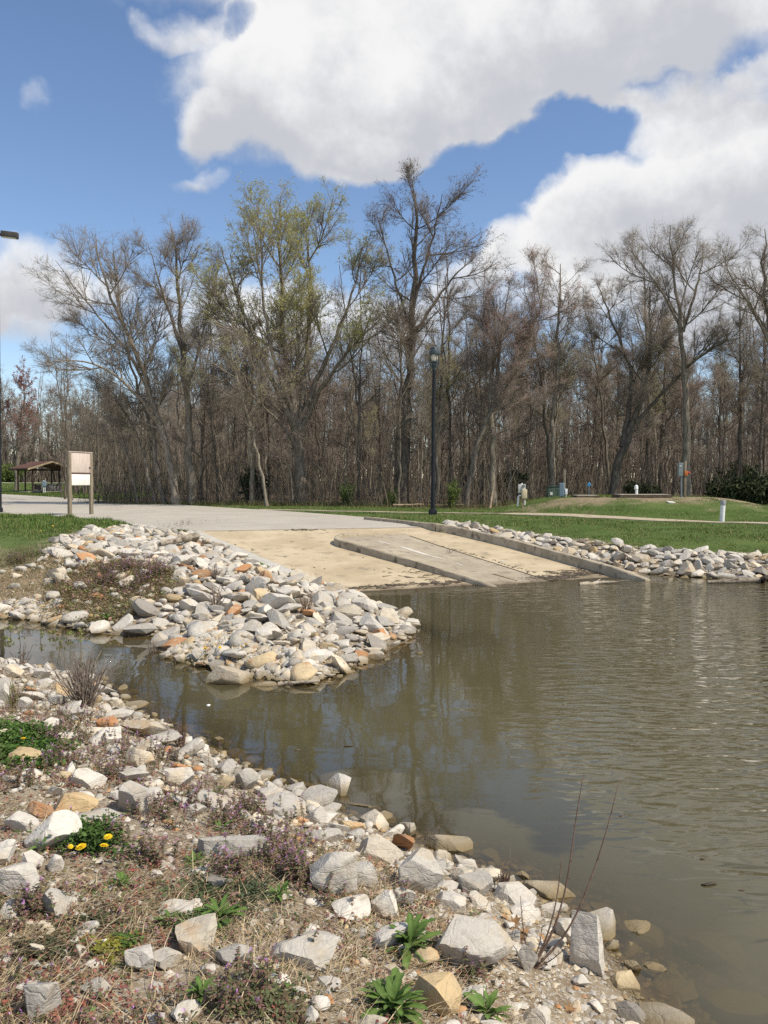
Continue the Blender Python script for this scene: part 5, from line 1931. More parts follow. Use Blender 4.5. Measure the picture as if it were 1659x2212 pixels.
# ---- notice board on two posts
pL, pR = hit(151, 1119), hit(197.5, 1116)
c0 = (pL + pR) / 2
vx = (pR - pL)[:2]
wd = np.linalg.norm(vx)
ang = math.atan2(vx[1], vx[0])
wd = max(wd, .80)
sg = empty('notice_board', (c0[0], c0[1], c0[2] - .02), ang)
tag(sg, 'faded notice board with a blank white lower panel between two grey timber posts', 'sign')
dist = math.hypot(c0[0], c0[1])
top = ondepth(170, 976, c0[1])[2] - c0[2]
hh = lambda y: ondepth(170, y, c0[1])[2] - c0[2]
for s in (-1, 1):
    m = MB(); m.box((s * wd / 2, 0, top / 2 - .15), (.155, .11, top + .27), bev=.012)
    po = part(m, 'post', M_POST, sg)
    m = MB()
    for zz in (top - .08, hh(1021)):
        m.lathe([(.001, .012), (.018, .010), (.022, 0)], k=10)
        m.V[-1] = m.V[-1] @ np.array(Euler((math.pi / 2, 0, 0)).to_matrix()).T + np.array([s * wd / 2, -.056, zz])
    part(m, 'bolt', M_BOLT, po)
iw = wd - .155
m = MB(); m.box((0, .0, (top + hh(1020)) / 2), (iw - .004, .035, top - hh(1020) - .004), bev=.004)
up = part(m, 'upper_panel', M_PANEL, sg)
m = MB()
m.box((0, -.004, top + .012), (wd + .13, .10, .024), bev=.003)
part(m, 'cap_strip', M_PANEL, sg)
for s in (-1, 1):
    m = MB(); m.box((s * (iw / 2 - .012), -.025, (top + hh(1020)) / 2), (.018, .02, top - hh(1020) - .01))
    part(m, 'side_channel', M_PANEL, up)
m = MB(); m.box((iw / 2 - .04, -.035, hh(1009)), (.09, .03, .05), bev=.004)
part(m, 'latch', M_BRONZE, up)
m = MB(); m.box((0, -.002, hh(1021.6)), (iw - .004, .05, .045))
part(m, 'rail', M_RAIL, sg)
m = MB(); m.box((-.005, -.010, (hh(1023.5) + hh(1047)) / 2), (iw - .02, .02, hh(1023.5) - hh(1047)), bev=.003)
part(m, 'lower_panel', M_WHITE, sg, label='blank white lower panel')

# ---- park lamp beside the ramp
lb = hit(935, 1112)
lm = empty('lamp_post', (lb[0], lb[1], lb[2] - .02))
tag(lm, 'dark slate lamp post with a round caged lantern, standing in the grass past the ramp', 'street lamp')
LH = lambda y: ondepth(937, y, lb[1])[2] - lb[2]
rp = .085
m = MB(); m.box((0, 0, .10), (.34, .34, .24), bev=.015); m.lathe([(.15, .22), (.15, .25), (.10, .27)], k=16); part(m, 'base', M_SLATE, lm)
m = MB(); m.tube([(0, 0, .25), (.02, 0, LH(900)), (.045, 0, LH(794))], [rp * 1.05, rp * .95, rp * .82], 14); part(m, 'pole', M_SLATE, lm)
hx = .05
hd = empty('lantern', (hx, 0, LH(792))); hd.parent = lm
m = MB(); m.lathe([(.07, -.12), (.085, 0), (.085, .03), (.11, .05), (.11, .06)], k=16); part(m, 'collar', M_SLATE2, hd)
s_ = (LH(749) - LH(792))
R0 = 11.2 * lb[1] / FPX
m = MB(); m.lathe([(.11, .06), (.115, s_ * .20), (.14, s_ * .24), (.14, s_ * .29), (.10, s_ * .30), (.01, s_ * .30)], k=18)
part(m, 'lamp_seat', M_SLATE2, hd)
m = MB(); m.lathe([(.095, s_ * .30), (.125, s_ * .40), (.130, s_ * .55), (.10, s_ * .64)], k=18); part(m, 'lens', M_GLASSY, hd)
m = MB(); m.lathe([(.10, s_ * .62), (R0, s_ * .64), (R0 * 1.03, s_ * .70), (R0 * 1.0, s_ * .80), (R0 * .80, s_ * .83), (R0 * .74, s_ * .92), (R0 * .66, s_ * .99), (.01, s_ * 1.0)], k=24)
part(m, 'hood', M_SLATE2, hd)
for k in range(4):
    a = k * math.pi / 2 + .35
    c_, sn = math.cos(a), math.sin(a)
    q = [(R0 * .93 * c_, R0 * .93 * sn, s_ * .66), (R0 * .93 * c_, R0 * .93 * sn, s_ * .18), (R0 * .75 * c_, R0 * .75 * sn, s_ * .06), (.08 * c_, .08 * sn, -.03)]
    m = MB(); m.tube(q, .022, 6); part(m, 'cage_arm', M_SLATE2, hd)

# ---- tall car-park light at the frame edge
tb = hit(3, 1111)
tl = empty('car_park_light', (tb[0] - .09, tb[1], tb[2] - .02))
tag(tl, 'tall dark car-park light with a box-shaped head, cut by the frame edge', 'street lamp')
TH = lambda y: ondepth(2, y, tb[1])[2] - tb[2]
dx_top = ondepth(-1.5, 520, tb[1])[0] - tb[0]
m = MB(); m.box((0, 0, .06), (.42, .42, .14), bev=.02); m.lathe([(.15, .12), (.15, .3), (.10, .34)], k=16); part(m, 'base', M_SLATE, tl)
m = MB(); m.tube([(0, 0, .1), (dx_top, 0, TH(500))], [.105, .075], 14); part(m, 'pole', M_SLATE, tl)
f0 = ondepth(20, 506.5, tb[1]); fz = f0[2] - tb[2]; fx = f0[0] - tb[0] + .09
m = MB(); m.box((fx / 2 + dx_top / 2 - .2, 0, fz + .02), (max(.3, fx - dx_top - .2), .08, .10)); part(m, 'arm', M_SLATE, tl)
hw = 34 * tb[1] / FPX
m = MB(); m.box((fx + .02, 0, fz), (hw, .42, .26), rot=(.12, .06, .25), bev=.03)
hdm = part(m, 'lamp_head', M_BRONZE, tl)
m = MB(); m.box((fx + .02, -.01, fz - .135), (hw * .8, .34, .02), rot=(.12, .06, .25)); part(m, 'lens', M_GLASSY, hdm)

# ---- picnic shelter
DS = 112.0
px2m = DS / FPX
sc_ = ondepth(92, 1062.5, DS)
gz = h1(sc_[0], sc_[1])
sh = empty('picnic_shelter', (sc_[0], sc_[1], gz - .02), math.radians(46))
tag(sh, 'open picnic shelter with a red-brown gabled roof on dark posts', 'shelter')
Wg, Ls, Hp, Rz = 5.9, 5.4, 2.72, .95
m = MB(); m.box((0, 0, .02), (Wg + .3, Ls + .3, .10)); part(m, 'floor_slab', M_SLAB, sh)
for y in (-Ls / 2 + .5, 0, Ls / 2 - .5):
    for x in (-Wg / 2 + .7, Wg / 2 - .7):
        m = MB(); m.box((x, y, Hp / 2), (.16, .16, Hp), bev=.01)
        part(m, 'post', M_DWOOD, sh)
for x in (-Wg / 2 + .7, Wg / 2 - .7):
    m = MB(); m.box((x, 0, Hp + .10), (.14, Ls - .3, .20)); part(m, 'beam', M_DWOOD, sh)
for y in (-Ls / 2 + .5, Ls / 2 - .5):
    m = MB(); m.box((0, y, Hp + .11), (Wg - 1.56, .12, .18)); part(m, 'tie_beam', M_DWOOD, sh)
sl_ = math.atan2(Rz, Wg / 2 + .1)
Lr = (Wg / 2 + .25) / math.cos(sl_)
for s in (-1, 1):
    m = MB()
    m.box((s * (Wg / 4 + .12), 0, Hp + .20 + Rz / 2 - .02), (Lr, Ls + .5, .09), rot=(0, s * sl_, 0))
    rf = part(m, 'roof', M_ROOF, sh)
    m = MB()
    for k in range(9):     # courses of shingle
        f = (k + .5) / 9
        m.box((s * (Wg / 2 + .25) * f, 0, Hp + .20 + Rz * (1 - f) + .045 + .02), (Lr / 9 * .97, Ls + .52, .018), rot=(0, s * sl_ * .92, 0))
    part(m, 'shingle_course', M_ROOF, rf)
    for y in (-Ls / 2 - .26, Ls / 2 + .26):
        m = MB(); m.box((s * (Wg / 4 + .12), y, Hp + .16 + Rz / 2), (Lr, .04, .20), rot=(0, s * sl_, 0)); part(m, 'barge_board', M_LWOOD, rf)
    m = MB(); m.box((s * (Wg / 2 + .24), 0, Hp + .17), (.04, Ls + .48, .16)); part(m, 'fascia', M_DWOOD, rf)
# counter and grill under it
gp = empty('masonry_counter', (sc_[0] + 1.6, sc_[1] - .4, gz + .05), math.radians(46))
tag(gp, 'grey masonry counter with a shelf top under the picnic shelter', 'counter')
m = MB(); m.box((0, 0, .42), (1.9, .7, .84), bev=.02); part(m, 'body', M_BLOCK, gp)
m = MB(); m.box((.05, -.02, .88), (2.2, .85, .09), bev=.015); part(m, 'counter_top', M_BLOCK, gp)
gp2 = empty('masonry_grill', (sc_[0] - .35, sc_[1] - 1.0, gz + .05), math.radians(40))
tag(gp2, 'dark masonry grill beside the counter under the picnic shelter', 'grill')
m = MB()
m.box((0, .2, .45), (1.1, .2, .9)); m.box((-.5, -.1, .45), (.16, .6, .9)); m.box((.5, -.1, .45), (.16, .6, .9)); m.box((0, -.1, .80), (.84, .5, .05))
part(m, 'body', M_BLOCK, gp2)
m = MB()
for k in range(7):
    m.tube([(-.42, -.34 + k * .08, .86), (.42, -.34 + k * .08, .86)], .012, 5)
part(m, 'grate', M_BRONZE, gp2)
# service pedestal, bin, drain pipe
d2 = 104.0
pp = at_px(96, 1064, d2)
pd = empty('service_pedestal', pp)
tag(pd, 'small pale blue electrical box on two white legs before the picnic shelter', 'electrical box')
q = d2 / FPX
m = MB(); m.box((0, 0, 26 * q * .80), (8.6 * q, .22, 11.5 * q), bev=.01); bx_ = part(m, 'cabinet', M_BLUEG, pd)
m = MB(); m.box((0, -.125, 26 * q * .80), (7 * q, .015, 9.8 * q)); part(m, 'door', M_BLUEG, bx_)
for x in (-1.6, 1.6):
    m = MB(); m.tube([(x * q, 0, -.05), (x * q, 0, 16 * q)], .055, 8); part(m, 'leg', M_PVC, pd)
m = MB(); m.tube([(2.2 * q, .1, 26 * q), (2.2 * q, .1, 33 * q)], .05, 8); part(m, 'mast', M_LWOOD, pd)
m = MB(); m.box((-1 * q, 0, 27 * q), (.12, .12, .12)); part(m, 'cap', M_PVC, pd)
dp = at_px(80.5, 1068, 99)
q = 99 / FPX
dr = empty('drain_pipe', (dp[0], dp[1], dp[2] + 3.6 * q), math.radians(-8))
tag(dr, 'black corrugated drain pipe lying on the grass in front of the shelter', 'pipe')
m = MB()
Lp, Rp = 20 * q, 3.7 * q
prof = []
for k in range(33):
    prof.append((Rp * (1 + .05 * (k % 2)), -Lp / 2 + Lp * k / 32))
prof += [(Rp * .86, Lp / 2), (Rp * .86, -Lp / 2), (Rp, -Lp / 2)]
m.lathe(prof, k=18)
m.V[-1] = m.V[-1][:, [2, 1, 0]]
part(m, 'ribbed_tube', M_BLACK, dr, sharp=20)
tb_ = at_px(144, 1063, 110)
bn = empty('litter_bin', tb_)
tag(bn, 'small brown litter bin at the end of the shelter slab, left of the notice board', 'bin')
m = MB(); m.lathe([(.20, .0), (.24, .02), (.26, .75), (.24, .75), (.2, .1), (.01, .1)], k=14); part(m, 'barrel', M_DWOOD, bn)
m = MB(); m.lathe([(.27, .75), (.27, .80), (.15, .92), (.14, .90)], k=14); part(m, 'lid', M_BRONZE, bn)

# ---- services on the mound
U = lambda x, y: (1097 + .13227 * x, 987.5 + .13227 * y)


def at_u(px, py, d):
    p = ondepth(px, py, d); p[2] = h1(p[0], p[1]) - .03
    return p


def ux(px, d, base):
    return ondepth(px, 1070, d)[0] - base[0]


def uz(py, d, base):
    return ondepth(1200, py, d)[2] - base[2]


d3 = 37.0
b = at_u(1129, 1089, d3)
mt = empty('meter_station', b)
tag(mt, 'beige cabinet and light grey meter box on white conduit at the foot of the mound', 'electrical box')
X = lambda p: ux(p, d3, b); Z = lambda p: uz(p, d3, b)


def bx(mb, x0, x1, z0, z1, y0, dep, bev=.008):
    mb.box(((x0 + x1) / 2, y0, (z0 + z1) / 2), (abs(x1 - x0), dep, abs(z1 - z0)), bev=bev)


m = MB(); bx(m, X(1120), X(1135.5), Z(1065), Z(1046), .10, .16); c1 = part(m, 'meter_box', M_METER, mt)
m = MB(); m.lathe([(.001, .05), (.06, .045), (.075, .0)], k=14); m.V[-1] = m.V[-1] @ np.array(Euler((math.pi / 2, 0, 0)).to_matrix()).T + np.array([X(1131), .01, Z(1050)])
part(m, 'meter_dial', M_GREYB, c1)
m = MB(); m.tube([(X(1128), .1, Z(1046)), (X(1128), .1, Z(1043.5))], .04, 8); part(m, 'cap', M_PVC, c1)
m = MB(); bx(m, X(1126.2), X(1137.7), Z(1077), Z(1057), -.06, .17); c2 = part(m, 'cabinet', M_BEIGE, mt)
m = MB(); bx(m, X(1127), X(1136.9), Z(1076.2), Z(1057.8), -.15, .02, .004); part(m, 'door', M_BEIGE, c2)
m = MB(); m.tube([(X(1125.5), 0, Z(1070.5)), (X(1121), 0, Z(1070.5)), (X(1120), 0, Z(1072)), (X(1118.4), 0, Z(1093))], .038, 8); part(m, 'conduit', M_PVC, mt)
m = MB(); m.tube([(X(1133.8), .03, Z(1077)), (X(1133.8), .03, Z(1091))], .03, 8); part(m, 'conduit', M_PVC, mt)
m = MB(); m.box((X(1130), .06, Z(1075)), (.09, .07, Z(1044) - Z(1092)), bev=.006); part(m, 'post', M_LWOOD, mt)

d4 = 42.5
b = at_u(1195, 1071, d4)
X = lambda p: ux(p, d4, b); Z = lambda p: uz(p, d4, b)
for (x0, x1, zt, yy, lab) in [(1180.5, 1195, 1051.5, -.12, 'dark green transformer cabinet with a warning label on the mound'), (1196, 1209, 1050.5, .10, 'green transformer cabinet between the labelled one and the blue-grey cabinet')]:
    t_ = empty('transformer_cabinet', (b[0] + X((x0 + x1) / 2), b[1] + yy, b[2] - .12))
    tag(t_, lab, 'transformer', 'transformer cabinets on the mound')
    w_ = X(x1) - X(x0); h_ = Z(zt) + .12
    m = MB(); m.box((0, 0, h_ / 2), (w_, .5, h_), bev=.02); bd = part(m, 'body', M_GREEN, t_)
    m = MB(); m.box((0, -.01, h_ + .015), (w_ + .03, .54, .035), bev=.008); part(m, 'lid', M_GREEN, t_)
    m = MB(); m.box((-w_ * .25, -.256, h_ * .45), (w_ * .42, .012, h_ * .7)); m.box((w_ * .25, -.256, h_ * .45), (w_ * .42, .012, h_ * .7)); part(m, 'door', M_GREEN, bd)
    if x0 < 1190:
        m = MB(); m.box((0, -.268, h_ * .48), (.12, .008, .15)); part(m, 'warning_label', M_LABEL, bd)
d5 = 40.5
b = at_u(1214, 1069, d5)
X = lambda p: ux(p, d5, b); Z = lambda p: uz(p, d5, b)
cb = empty('control_cabinet', b, math.radians(-18))
tag(cb, 'tall blue-grey cabinet on the mound with a timber post behind it', 'electrical box')
h_ = Z(1043)
m = MB(); m.box((0, 0, h_ / 2 + .02), (.21, .20, h_ - .04), bev=.008); k_ = part(m, 'cabinet', M_BLUEG, cb)
m = MB(); m.box((0, -.106, h_ / 2 + .02), (.17, .012, h_ - .12)); part(m, 'door', M_BLUEG, k_)
m = MB(); m.box((.10, .16, Z(1014) / 2 - .05), (.09, .09, Z(1014) + .1), bev=.006); part(m, 'post', M_POST, cb)
sb_ = empty('junction_box', (b[0] + X(1222.6), b[1] - .02, b[2] + .04))
tag(sb_, 'small white box joined by a short pipe to the blue-grey cabinet', 'electrical box')
m = MB(); m.box((0, 0, Z(1062) - .04), (.115, .10, Z(1055.5) - Z(1068)), bev=.006); part(m, 'body', M_PVC, sb_)
m = MB(); m.tube([(-.06, 0, Z(1066.5) - .04), (-.17, 0, Z(1066.5) - .04)], .025, 8); m.tube([(0, 0, -.1), (0, 0, Z(1067))], .025, 8); part(m, 'pipe', M_PVC, sb_)

d6 = 40.0
b = at_u(1272, 1070, d6)
Z = lambda p: uz(p, d6, b)
hy = empty('yard_hydrant', b)
tag(hy, 'blue hooked yard hydrant on a thin grey pipe on the mound', 'hydrant')
q = d6 / FPX
m = MB(); m.tube([(0, 0, -.05), (0, 0, Z(1049))], .022, 8); part(m, 'pipe', M_GREYB, hy)
m = MB(); m.tube([(0, 0, Z(1051)), (-.01, 0, Z(1048)), (-.035, 0, Z(1046)), (-.03, 0, Z(1044.5)), (.02, 0, Z(1044)), (.06, 0, Z(1046)), (.085, 0, Z(1049.5))], [.03, .035, .04, .035, .035, .03, .028], 8)
hdh = part(m, 'head', M_BLUE, hy)
m = MB(); m.tube([(-.04, -.02, Z(1045)), (-.075, -.03, Z(1050))], .015, 6); part(m, 'handle', M_BLUE, hdh)


def slab(x0, x1, ytop, d, label, hgt=.11, dep=1.3):
    b_ = ondepth((x0 + x1) / 2, ytop, d)
    w_ = (x1 - x0) * d / FPX
    s = empty('concrete_slab', (b_[0], b_[1] + dep / 2, h1(b_[0], b_[1])))
    tag(s, label, 'slab')
    hz = max(.10, b_[2] - h1(b_[0], b_[1]))
    m = MB(); m.box((0, 0, hz / 2 - .15), (w_ - .12, dep - .12, hz + .29)); part(m, 'slab_top', M_SLAB, s)
    m = MB()
    for y in (-dep / 2 + .03, dep / 2 - .03):
        m.box((0, y, hz / 2 - .153), (w_, .06, hz + .27))
    for x in (-w_ / 2 + .03, w_ / 2 - .03):
        m.box((x, 0, hz / 2 - .153), (.06, dep - .124, hz + .27))
    part(m, 'timber_edging', M_SLABD, s)
    return s


slab(1339, 1452, 1067.8, 37.0, 'wide concrete slab with dark timber edging under the white vent pipe')
slab(1246, 1296, 1069.8, 38.5, 'low concrete slab with dark edging at the blue hydrant')
d7 = 37.6
b = ondepth(1375, 1068, d7); b[2] = ondepth(1375, 1067.8, 37.0)[2] - .005
Z = lambda p: uz(p, d7, b)
vp = empty('vent_pipe', b)
tag(vp, 'white vent pipe with a rounded hooded cap on the concrete slab', 'pipe')
m = MB(); m.tube([(0, 0, -.02), (0, 0, Z(1055))], .058, 14); part(m, 'pipe', M_PVC, vp)
m = MB(); m.lathe([(.062, Z(1057)), (.082, Z(1056.5)), (.084, Z(1053)), (.074, Z(1050)), (.045, Z(1048)), (.005, Z(1047.3))], (-.02, -.015, 0), 16); part(m, 'cap', M_PVC, vp)

d8 = 38.0
b = at_u(1472, 1072, d8)
X = lambda p: ux(p, d8, b); Z = lambda p: uz(p, d8, b)
eb = empty('electrical_panel', b)
tag(eb, 'grey electrical panel high on a thin pole at the end of the mound', 'electrical box')
m = MB(); m.tube([(0, 0, -.05), (-.02, 0, Z(1030))], .04, 8); part(m, 'pole', M_GREYB, eb)
m = MB(); m.box((X(1468.5), -.03, (Z(999) + Z(1030)) / 2), (.21, .13, Z(999.5) - Z(1029.5)), rot=(0, .035, 0), bev=.01); k_ = part(m, 'enclosure', M_GREYB, eb)
m = MB(); m.box((X(1468.5), -.10, (Z(999) + Z(1030)) / 2), (.18, .012, Z(1001) - Z(1028)), rot=(0, .035, 0)); part(m, 'door', M_GREYB, k_)
m = MB(); m.box((X(1468), -.108, Z(1006.5)), (.075, .006, .045)); part(m, 'label_plate', M_LABEL, k_)
ab = empty('alarm_post', (b[0] + X(1480.5), b[1] + .05, b[2]))
tag(ab, 'timber post with an orange alarm box and red lamp beside the grey panel', 'alarm')
m = MB(); m.box((0, 0, Z(996) / 2 - .05), (.095, .085, Z(996) + .1), bev=.006); part(m, 'post', M_POST, ab)
m = MB(); m.box((.0, -.085, Z(1022.5)), (.14, .09, .21), bev=.01); k_ = part(m, 'alarm_box', M_ORNG, ab)
m = MB(); m.tube([(.07, -.09, Z(1021)), (.13, -.09, Z(1021)), (.17, -.09, Z(1021))], [.035, .05, .045], 10); part(m, 'alarm_lamp', M_RED, k_)

b = hit(1560, 1127)
Z = lambda p: uz(p, b[1], b)
wp = empty('marker_post', b)
tag(wp, 'white marker pipe with a grey cap standing at the footpath', 'post')
rw = 5.2 * b[1] / FPX
m = MB(); m.tube([(-.015, 0, -.1), (.02, 0, Z(1090.5))], rw, 16); part(m, 'pipe', M_PVC, wp)
m = MB(); m.lathe([(rw * 1.12, Z(1091)), (rw * 1.14, Z(1082.5)), (rw * 1.05, Z(1081)), (.005, Z(1080.6))], (.02, 0, 0), 16); part(m, 'cap', M_BOLT, wp)
b = hit(1449, 1086)
cp = MB(); cp.box((0, 0, .02), (.30, .22, .05), rot=(.18, .05, .2), bev=.01)
o = cp.build('lid', M_LABEL, sharp=35); o.name = 'access_cover'; o.location = b
tag(o, 'pale access cover lying on the slope of the mound', 'cover')

# ---- driftwood
DRIFT2 = mat('grey_rotten_wood', (.17, .14, .105), (.33, .285, .22), scale=8, rough=.95, bump=.6, bscale=25, c3=(.07, .055, .04), s3=9)
p, q_ = hit(1533, 1256), hit(1652, 1249)
log('driftwood_log', onz(1528, 1257, .03), onz(1640, 1253, .05), .03, .075, DRIFT2, 'long bleached driftwood log at the water edge of the far bank', 91, cat='driftwood', k=10, wob=.03, forks=1)
log('driftwood_stump', onz(1646, 1254, .02), onz(1656, 1246, .16), .07, .05, WETWOOD, 'dark stump end at the frame edge beside the bleached log', 92, cat='driftwood', wob=.05)
log('floating_branch', onz(1252, 1262.5, .01), onz(1340, 1257, .03), .05, .02, DRIFT, 'forked pale branch floating off the ramp kerb', 93, cat='branch', wob=.12, forks=3)
a_, b_ = hit(346, 1189), hit(425, 1181)
log('driftwood_log', a_ + [0, 0, .14], b_ + [0, 0, .24], .05, .095, DRIFT2, 'weathered hollow log lying on top of the spit stones', 94, cat='driftwood', k=10, wob=.05, forks=2)
log('stick', onplane(1064, 1240, .03), onplane(1118, 1254, .03), .02, .012, SNAG, 'pale stick lying at the low end of the median pad', 95, cat='stick', wob=.05)
log('stick', onz(600, 1478, .02), onz(690, 1471, .06), .025, .012, DRIFT, 'thin stick at the water edge below the spit', 96, cat='stick', wob=.08)
# dark floating bark pieces
for (x, y, w, lab) in [(1532, 1909, 36, 'ragged dark piece of bark floating near the frame edge'), (1602, 1922, 14, 'small dark bark chip right of the larger floating piece'), (1518, 1855, 12, 'tiny dark chip floating above the larger bark piece'),
                       (753, 1611, 22, 'thin dark twig floating mid-inlet below the spit'), (643, 1620, 12, 'small dark chip floating near the twig'), (1340, 1762, 8, 'dark seed floating by the sapling tips')]:
    c = onz(x, y, .004); wd_ = w * math.hypot(c[1], 2.25) / FPX
    V, F = chop(2, r, 8, .5, .85)
    o = link('bark_piece', mesh_of('bark_piece', V * np.array([wd_, wd_ * .35, max(.012, wd_ * .10)]), [F], WETWOOD, sharp=25), None, c)
    o.rotation_euler = (0, 0, .25)
    tag(o, lab, 'bark')
c = onz(450, 1523, .004)
o = link('petal', mesh_of('petal', chop(1, r, 4, .6, .9)[0] * np.array([.045, .06, .012]), [ICO[1][1]], M_PVC), None, c)
tag(o, 'single white petal floating between the spit boulder and the near bank', 'petal')


# wrack line and dead leaves washed on the ramp: one uncounted mass
def wrack():
    rr = np.random.default_rng(97)
    P0, P1, R = [], [], []

    def strew(pts, n, spread, lmin, lmax, off=.012):
        pts = np.array(pts)
        t = rr.random(n) * (len(pts) - 1); i = t.astype(int); f = t - i
        c = pts[i] * (1 - f[:, None]) + pts[np.minimum(i + 1, len(pts) - 1)] * f[:, None]
        c[:, :2] += rr.normal(0, 1, (n, 2)) * spread
        a = rr.normal(.45, .55, n); L_ = rr.uniform(lmin, lmax, n) * .5
        d = np.stack([np.cos(a), np.sin(a), np.zeros(n)], -1) * L_[:, None]
        for s, lst in ((-1, P0), (1, P1)):
            q = c + d * s
            q[:, 2] = np.maximum(ramp_plane(q[:, 0], q[:, 1]), 0) + off
            lst.append(q)
        R.append(rr.uniform(.004, .014, n))
    strew([onplane(x, y) for x, y in [(760, 1272), (850, 1266), (940, 1261), (1000, 1256)]], 150, .10, .05, .35)
    strew([onplane(x, y) for x, y in [(1080, 1253), (1130, 1250), (1180, 1249)]], 100, .12, .05, .30)
    strew([onplane(x, y) for x, y in [(1190, 1251), (1230, 1245), (1290, 1238), (1330, 1233)]], 230, .12, .06, .45)
    strew([onplane(x, y) for x, y in [(1190, 1240), (1240, 1234), (1310, 1228)]], 80, .14, .06, .35)
    strew([onplane(x, y) for x, y in [(870, 1235), (930, 1248), (1000, 1254)]], 60, .35, .04, .30)
    strew([onplane(x, y) for x, y in [(880, 1218), (900, 1222), (985, 1240)]], 60, .12, .04, .25)
    strew([onplane(x, y) for x, y in [(1130, 1181), (1170, 1192), (1220, 1206)]], 60, .12, .04, .25)
    strew([onplane(x, y) for x, y in [(620, 1146), (660, 1145.5), (700, 1145)]], 45, .08, .04, .2)
    strew([onplane(x, y) for x, y in [(500, 1160), (700, 1220), (880, 1245)]], 25, .7, .04, .16)
    strew([onplane(x, y) for x, y in [(950, 1180), (1050, 1205), (1160, 1240)]], 50, .05, .03, .16)
    V, F = cones(np.concatenate(P0), np.concatenate(P1), np.concatenate(R), 4)
    tag(link('wrack_debris', mesh_of('wrack_debris', V, [F], WETWOOD, smooth=False)), 'dark line of twigs and dead leaves washed up along the ramp', 'debris', kind='stuff')


wrack()
# ================================================================== grass, weeds, flowers
M_PLANT = mat('herb_leaves', (1, 1, 1), (.82, .82, .82), scale=30, rough=.7, attr='Col', spec=.25, trans=.25)
M_STRAW = mat('dry_straw', (1, 1, 1), (.8, .78, .74), scale=20, rough=.85, attr='Col', spec=.15, trans=.1)
M_GRASS = mat('grass_blades', (1, 1, 1), (.85, .85, .85), scale=10, rough=.75, attr='Col', spec=.2, trans=.30)


def blades(name, x, y, L_, w, tilt, colr, seed, mat_=None, z=None, az=None, bend=.35, kind='stuff', label=None, parent=None, cat='grass', twoseg=True, jit=.18):
    rr = np.random.default_rng(seed)
    n = len(x)
    if z is None:
        z = height(x, y)
    a = rr.uniform(0, 6.28, n) if az is None else az
    d = np.stack([np.cos(a), np.sin(a)], -1)
    sd = np.stack([-np.sin(a), np.cos(a)], -1)
    th = tilt
    b = np.stack([x, y, z - .004], -1)
    hz = np.sin(th) * L_; vz = np.cos(th) * L_
    tip = b.copy(); tip[:, :2] += d * (hz * (1 + bend))[:, None]; tip[:, 2] += vz * (1 - .35 * bend)
    mid = b.copy(); mid[:, :2] += d * (hz * .42)[:, None]; mid[:, 2] += vz * .58
    W3 = np.concatenate([sd, np.zeros((n, 1))], 1) * (w * .5)[:, None]
    if twoseg:
        V = np.stack([b - W3, b + W3, mid + W3 * .8, mid - W3 * .8, tip], 1).reshape(-1, 3)
        i = np.arange(n)[:, None] * 5
        F4 = i + np.array([[0, 1, 2, 3]]); F3 = i + np.array([[3, 2, 4]])
        k = 5; fs = [F4, F3]
    else:
        V = np.stack([b - W3, b + W3, tip], 1).reshape(-1, 3)
        fs = [np.arange(n * 3).reshape(-1, 3)]; k = 3
    c = colr * (1 + rr.normal(0, jit, (n, 1)))
    me = mesh_of(name, V, fs, mat_ or M_GRASS, smooth=False, vcol=np.repeat(np.clip(c, .005, .9), k, 0))
    o = link(name, me, parent)
    if label:
        tag(o, label, cat)
    if kind:
        o['kind'] = kind
    return o


def colmix(rr, n, cols, p=None):
    c = np.array(cols, float)
    return c[rr.choice(len(c), n, p=p)]


# ---- mown grass of the lawns
def lawn_pts(rr, n, ymin, ymax, xlo, xhi, thr=.35):
    y = ymin * (ymax / ymin) ** rr.random(n)
    x = xlo * y + (xhi - xlo) * y * rr.random(n)
    D = sdf(x, y, WATER)
    g, s_, l_, w_ = zones(x, y, D)
    ok = (g * (1 - .92 * w_) * (sdf(x, y, PAVED) > .12) > thr * (.5 + rr.random(n)))
    dp = seg_dist(x, y, np.array(path_pts), closed=False)
    ok &= dp > .52
    return x[ok], y[ok]


rr = np.random.default_rng(201)
GC = [(.115, .172, .036), (.15, .205, .05), (.075, .122, .026), (.32, .28, .15)]
x, y = lawn_pts(rr, 190000, 21, 60, -.47, .50)
clump = np.clip(.70 + .75 * vnoise(x, y, .55, 51) + .45 * vnoise(x, y, 2.2, 52), .15, 2.0)
blades('grass', x, y, rr.uniform(.05, .11, len(x)) * clump, rr.uniform(.010, .018, len(x)) * (1 + y / 60), rr.uniform(.1, .8, len(x)), colmix(rr, len(x), GC, [.36, .30, .16, .18]), 202,
       label='short spring grass of the lawns round the ramp', twoseg=False)
x, y = lawn_pts(rr, 60000, 60, 150, -.47, -.17)
blades('far_grass', x, y, rr.uniform(.08, .2, len(x)), rr.uniform(.04, .09, len(x)), rr.uniform(.1, .8, len(x)), colmix(rr, len(x), GC, [.38, .34, .2, .08]), 203, label='mown grass round the picnic shelter', twoseg=False)
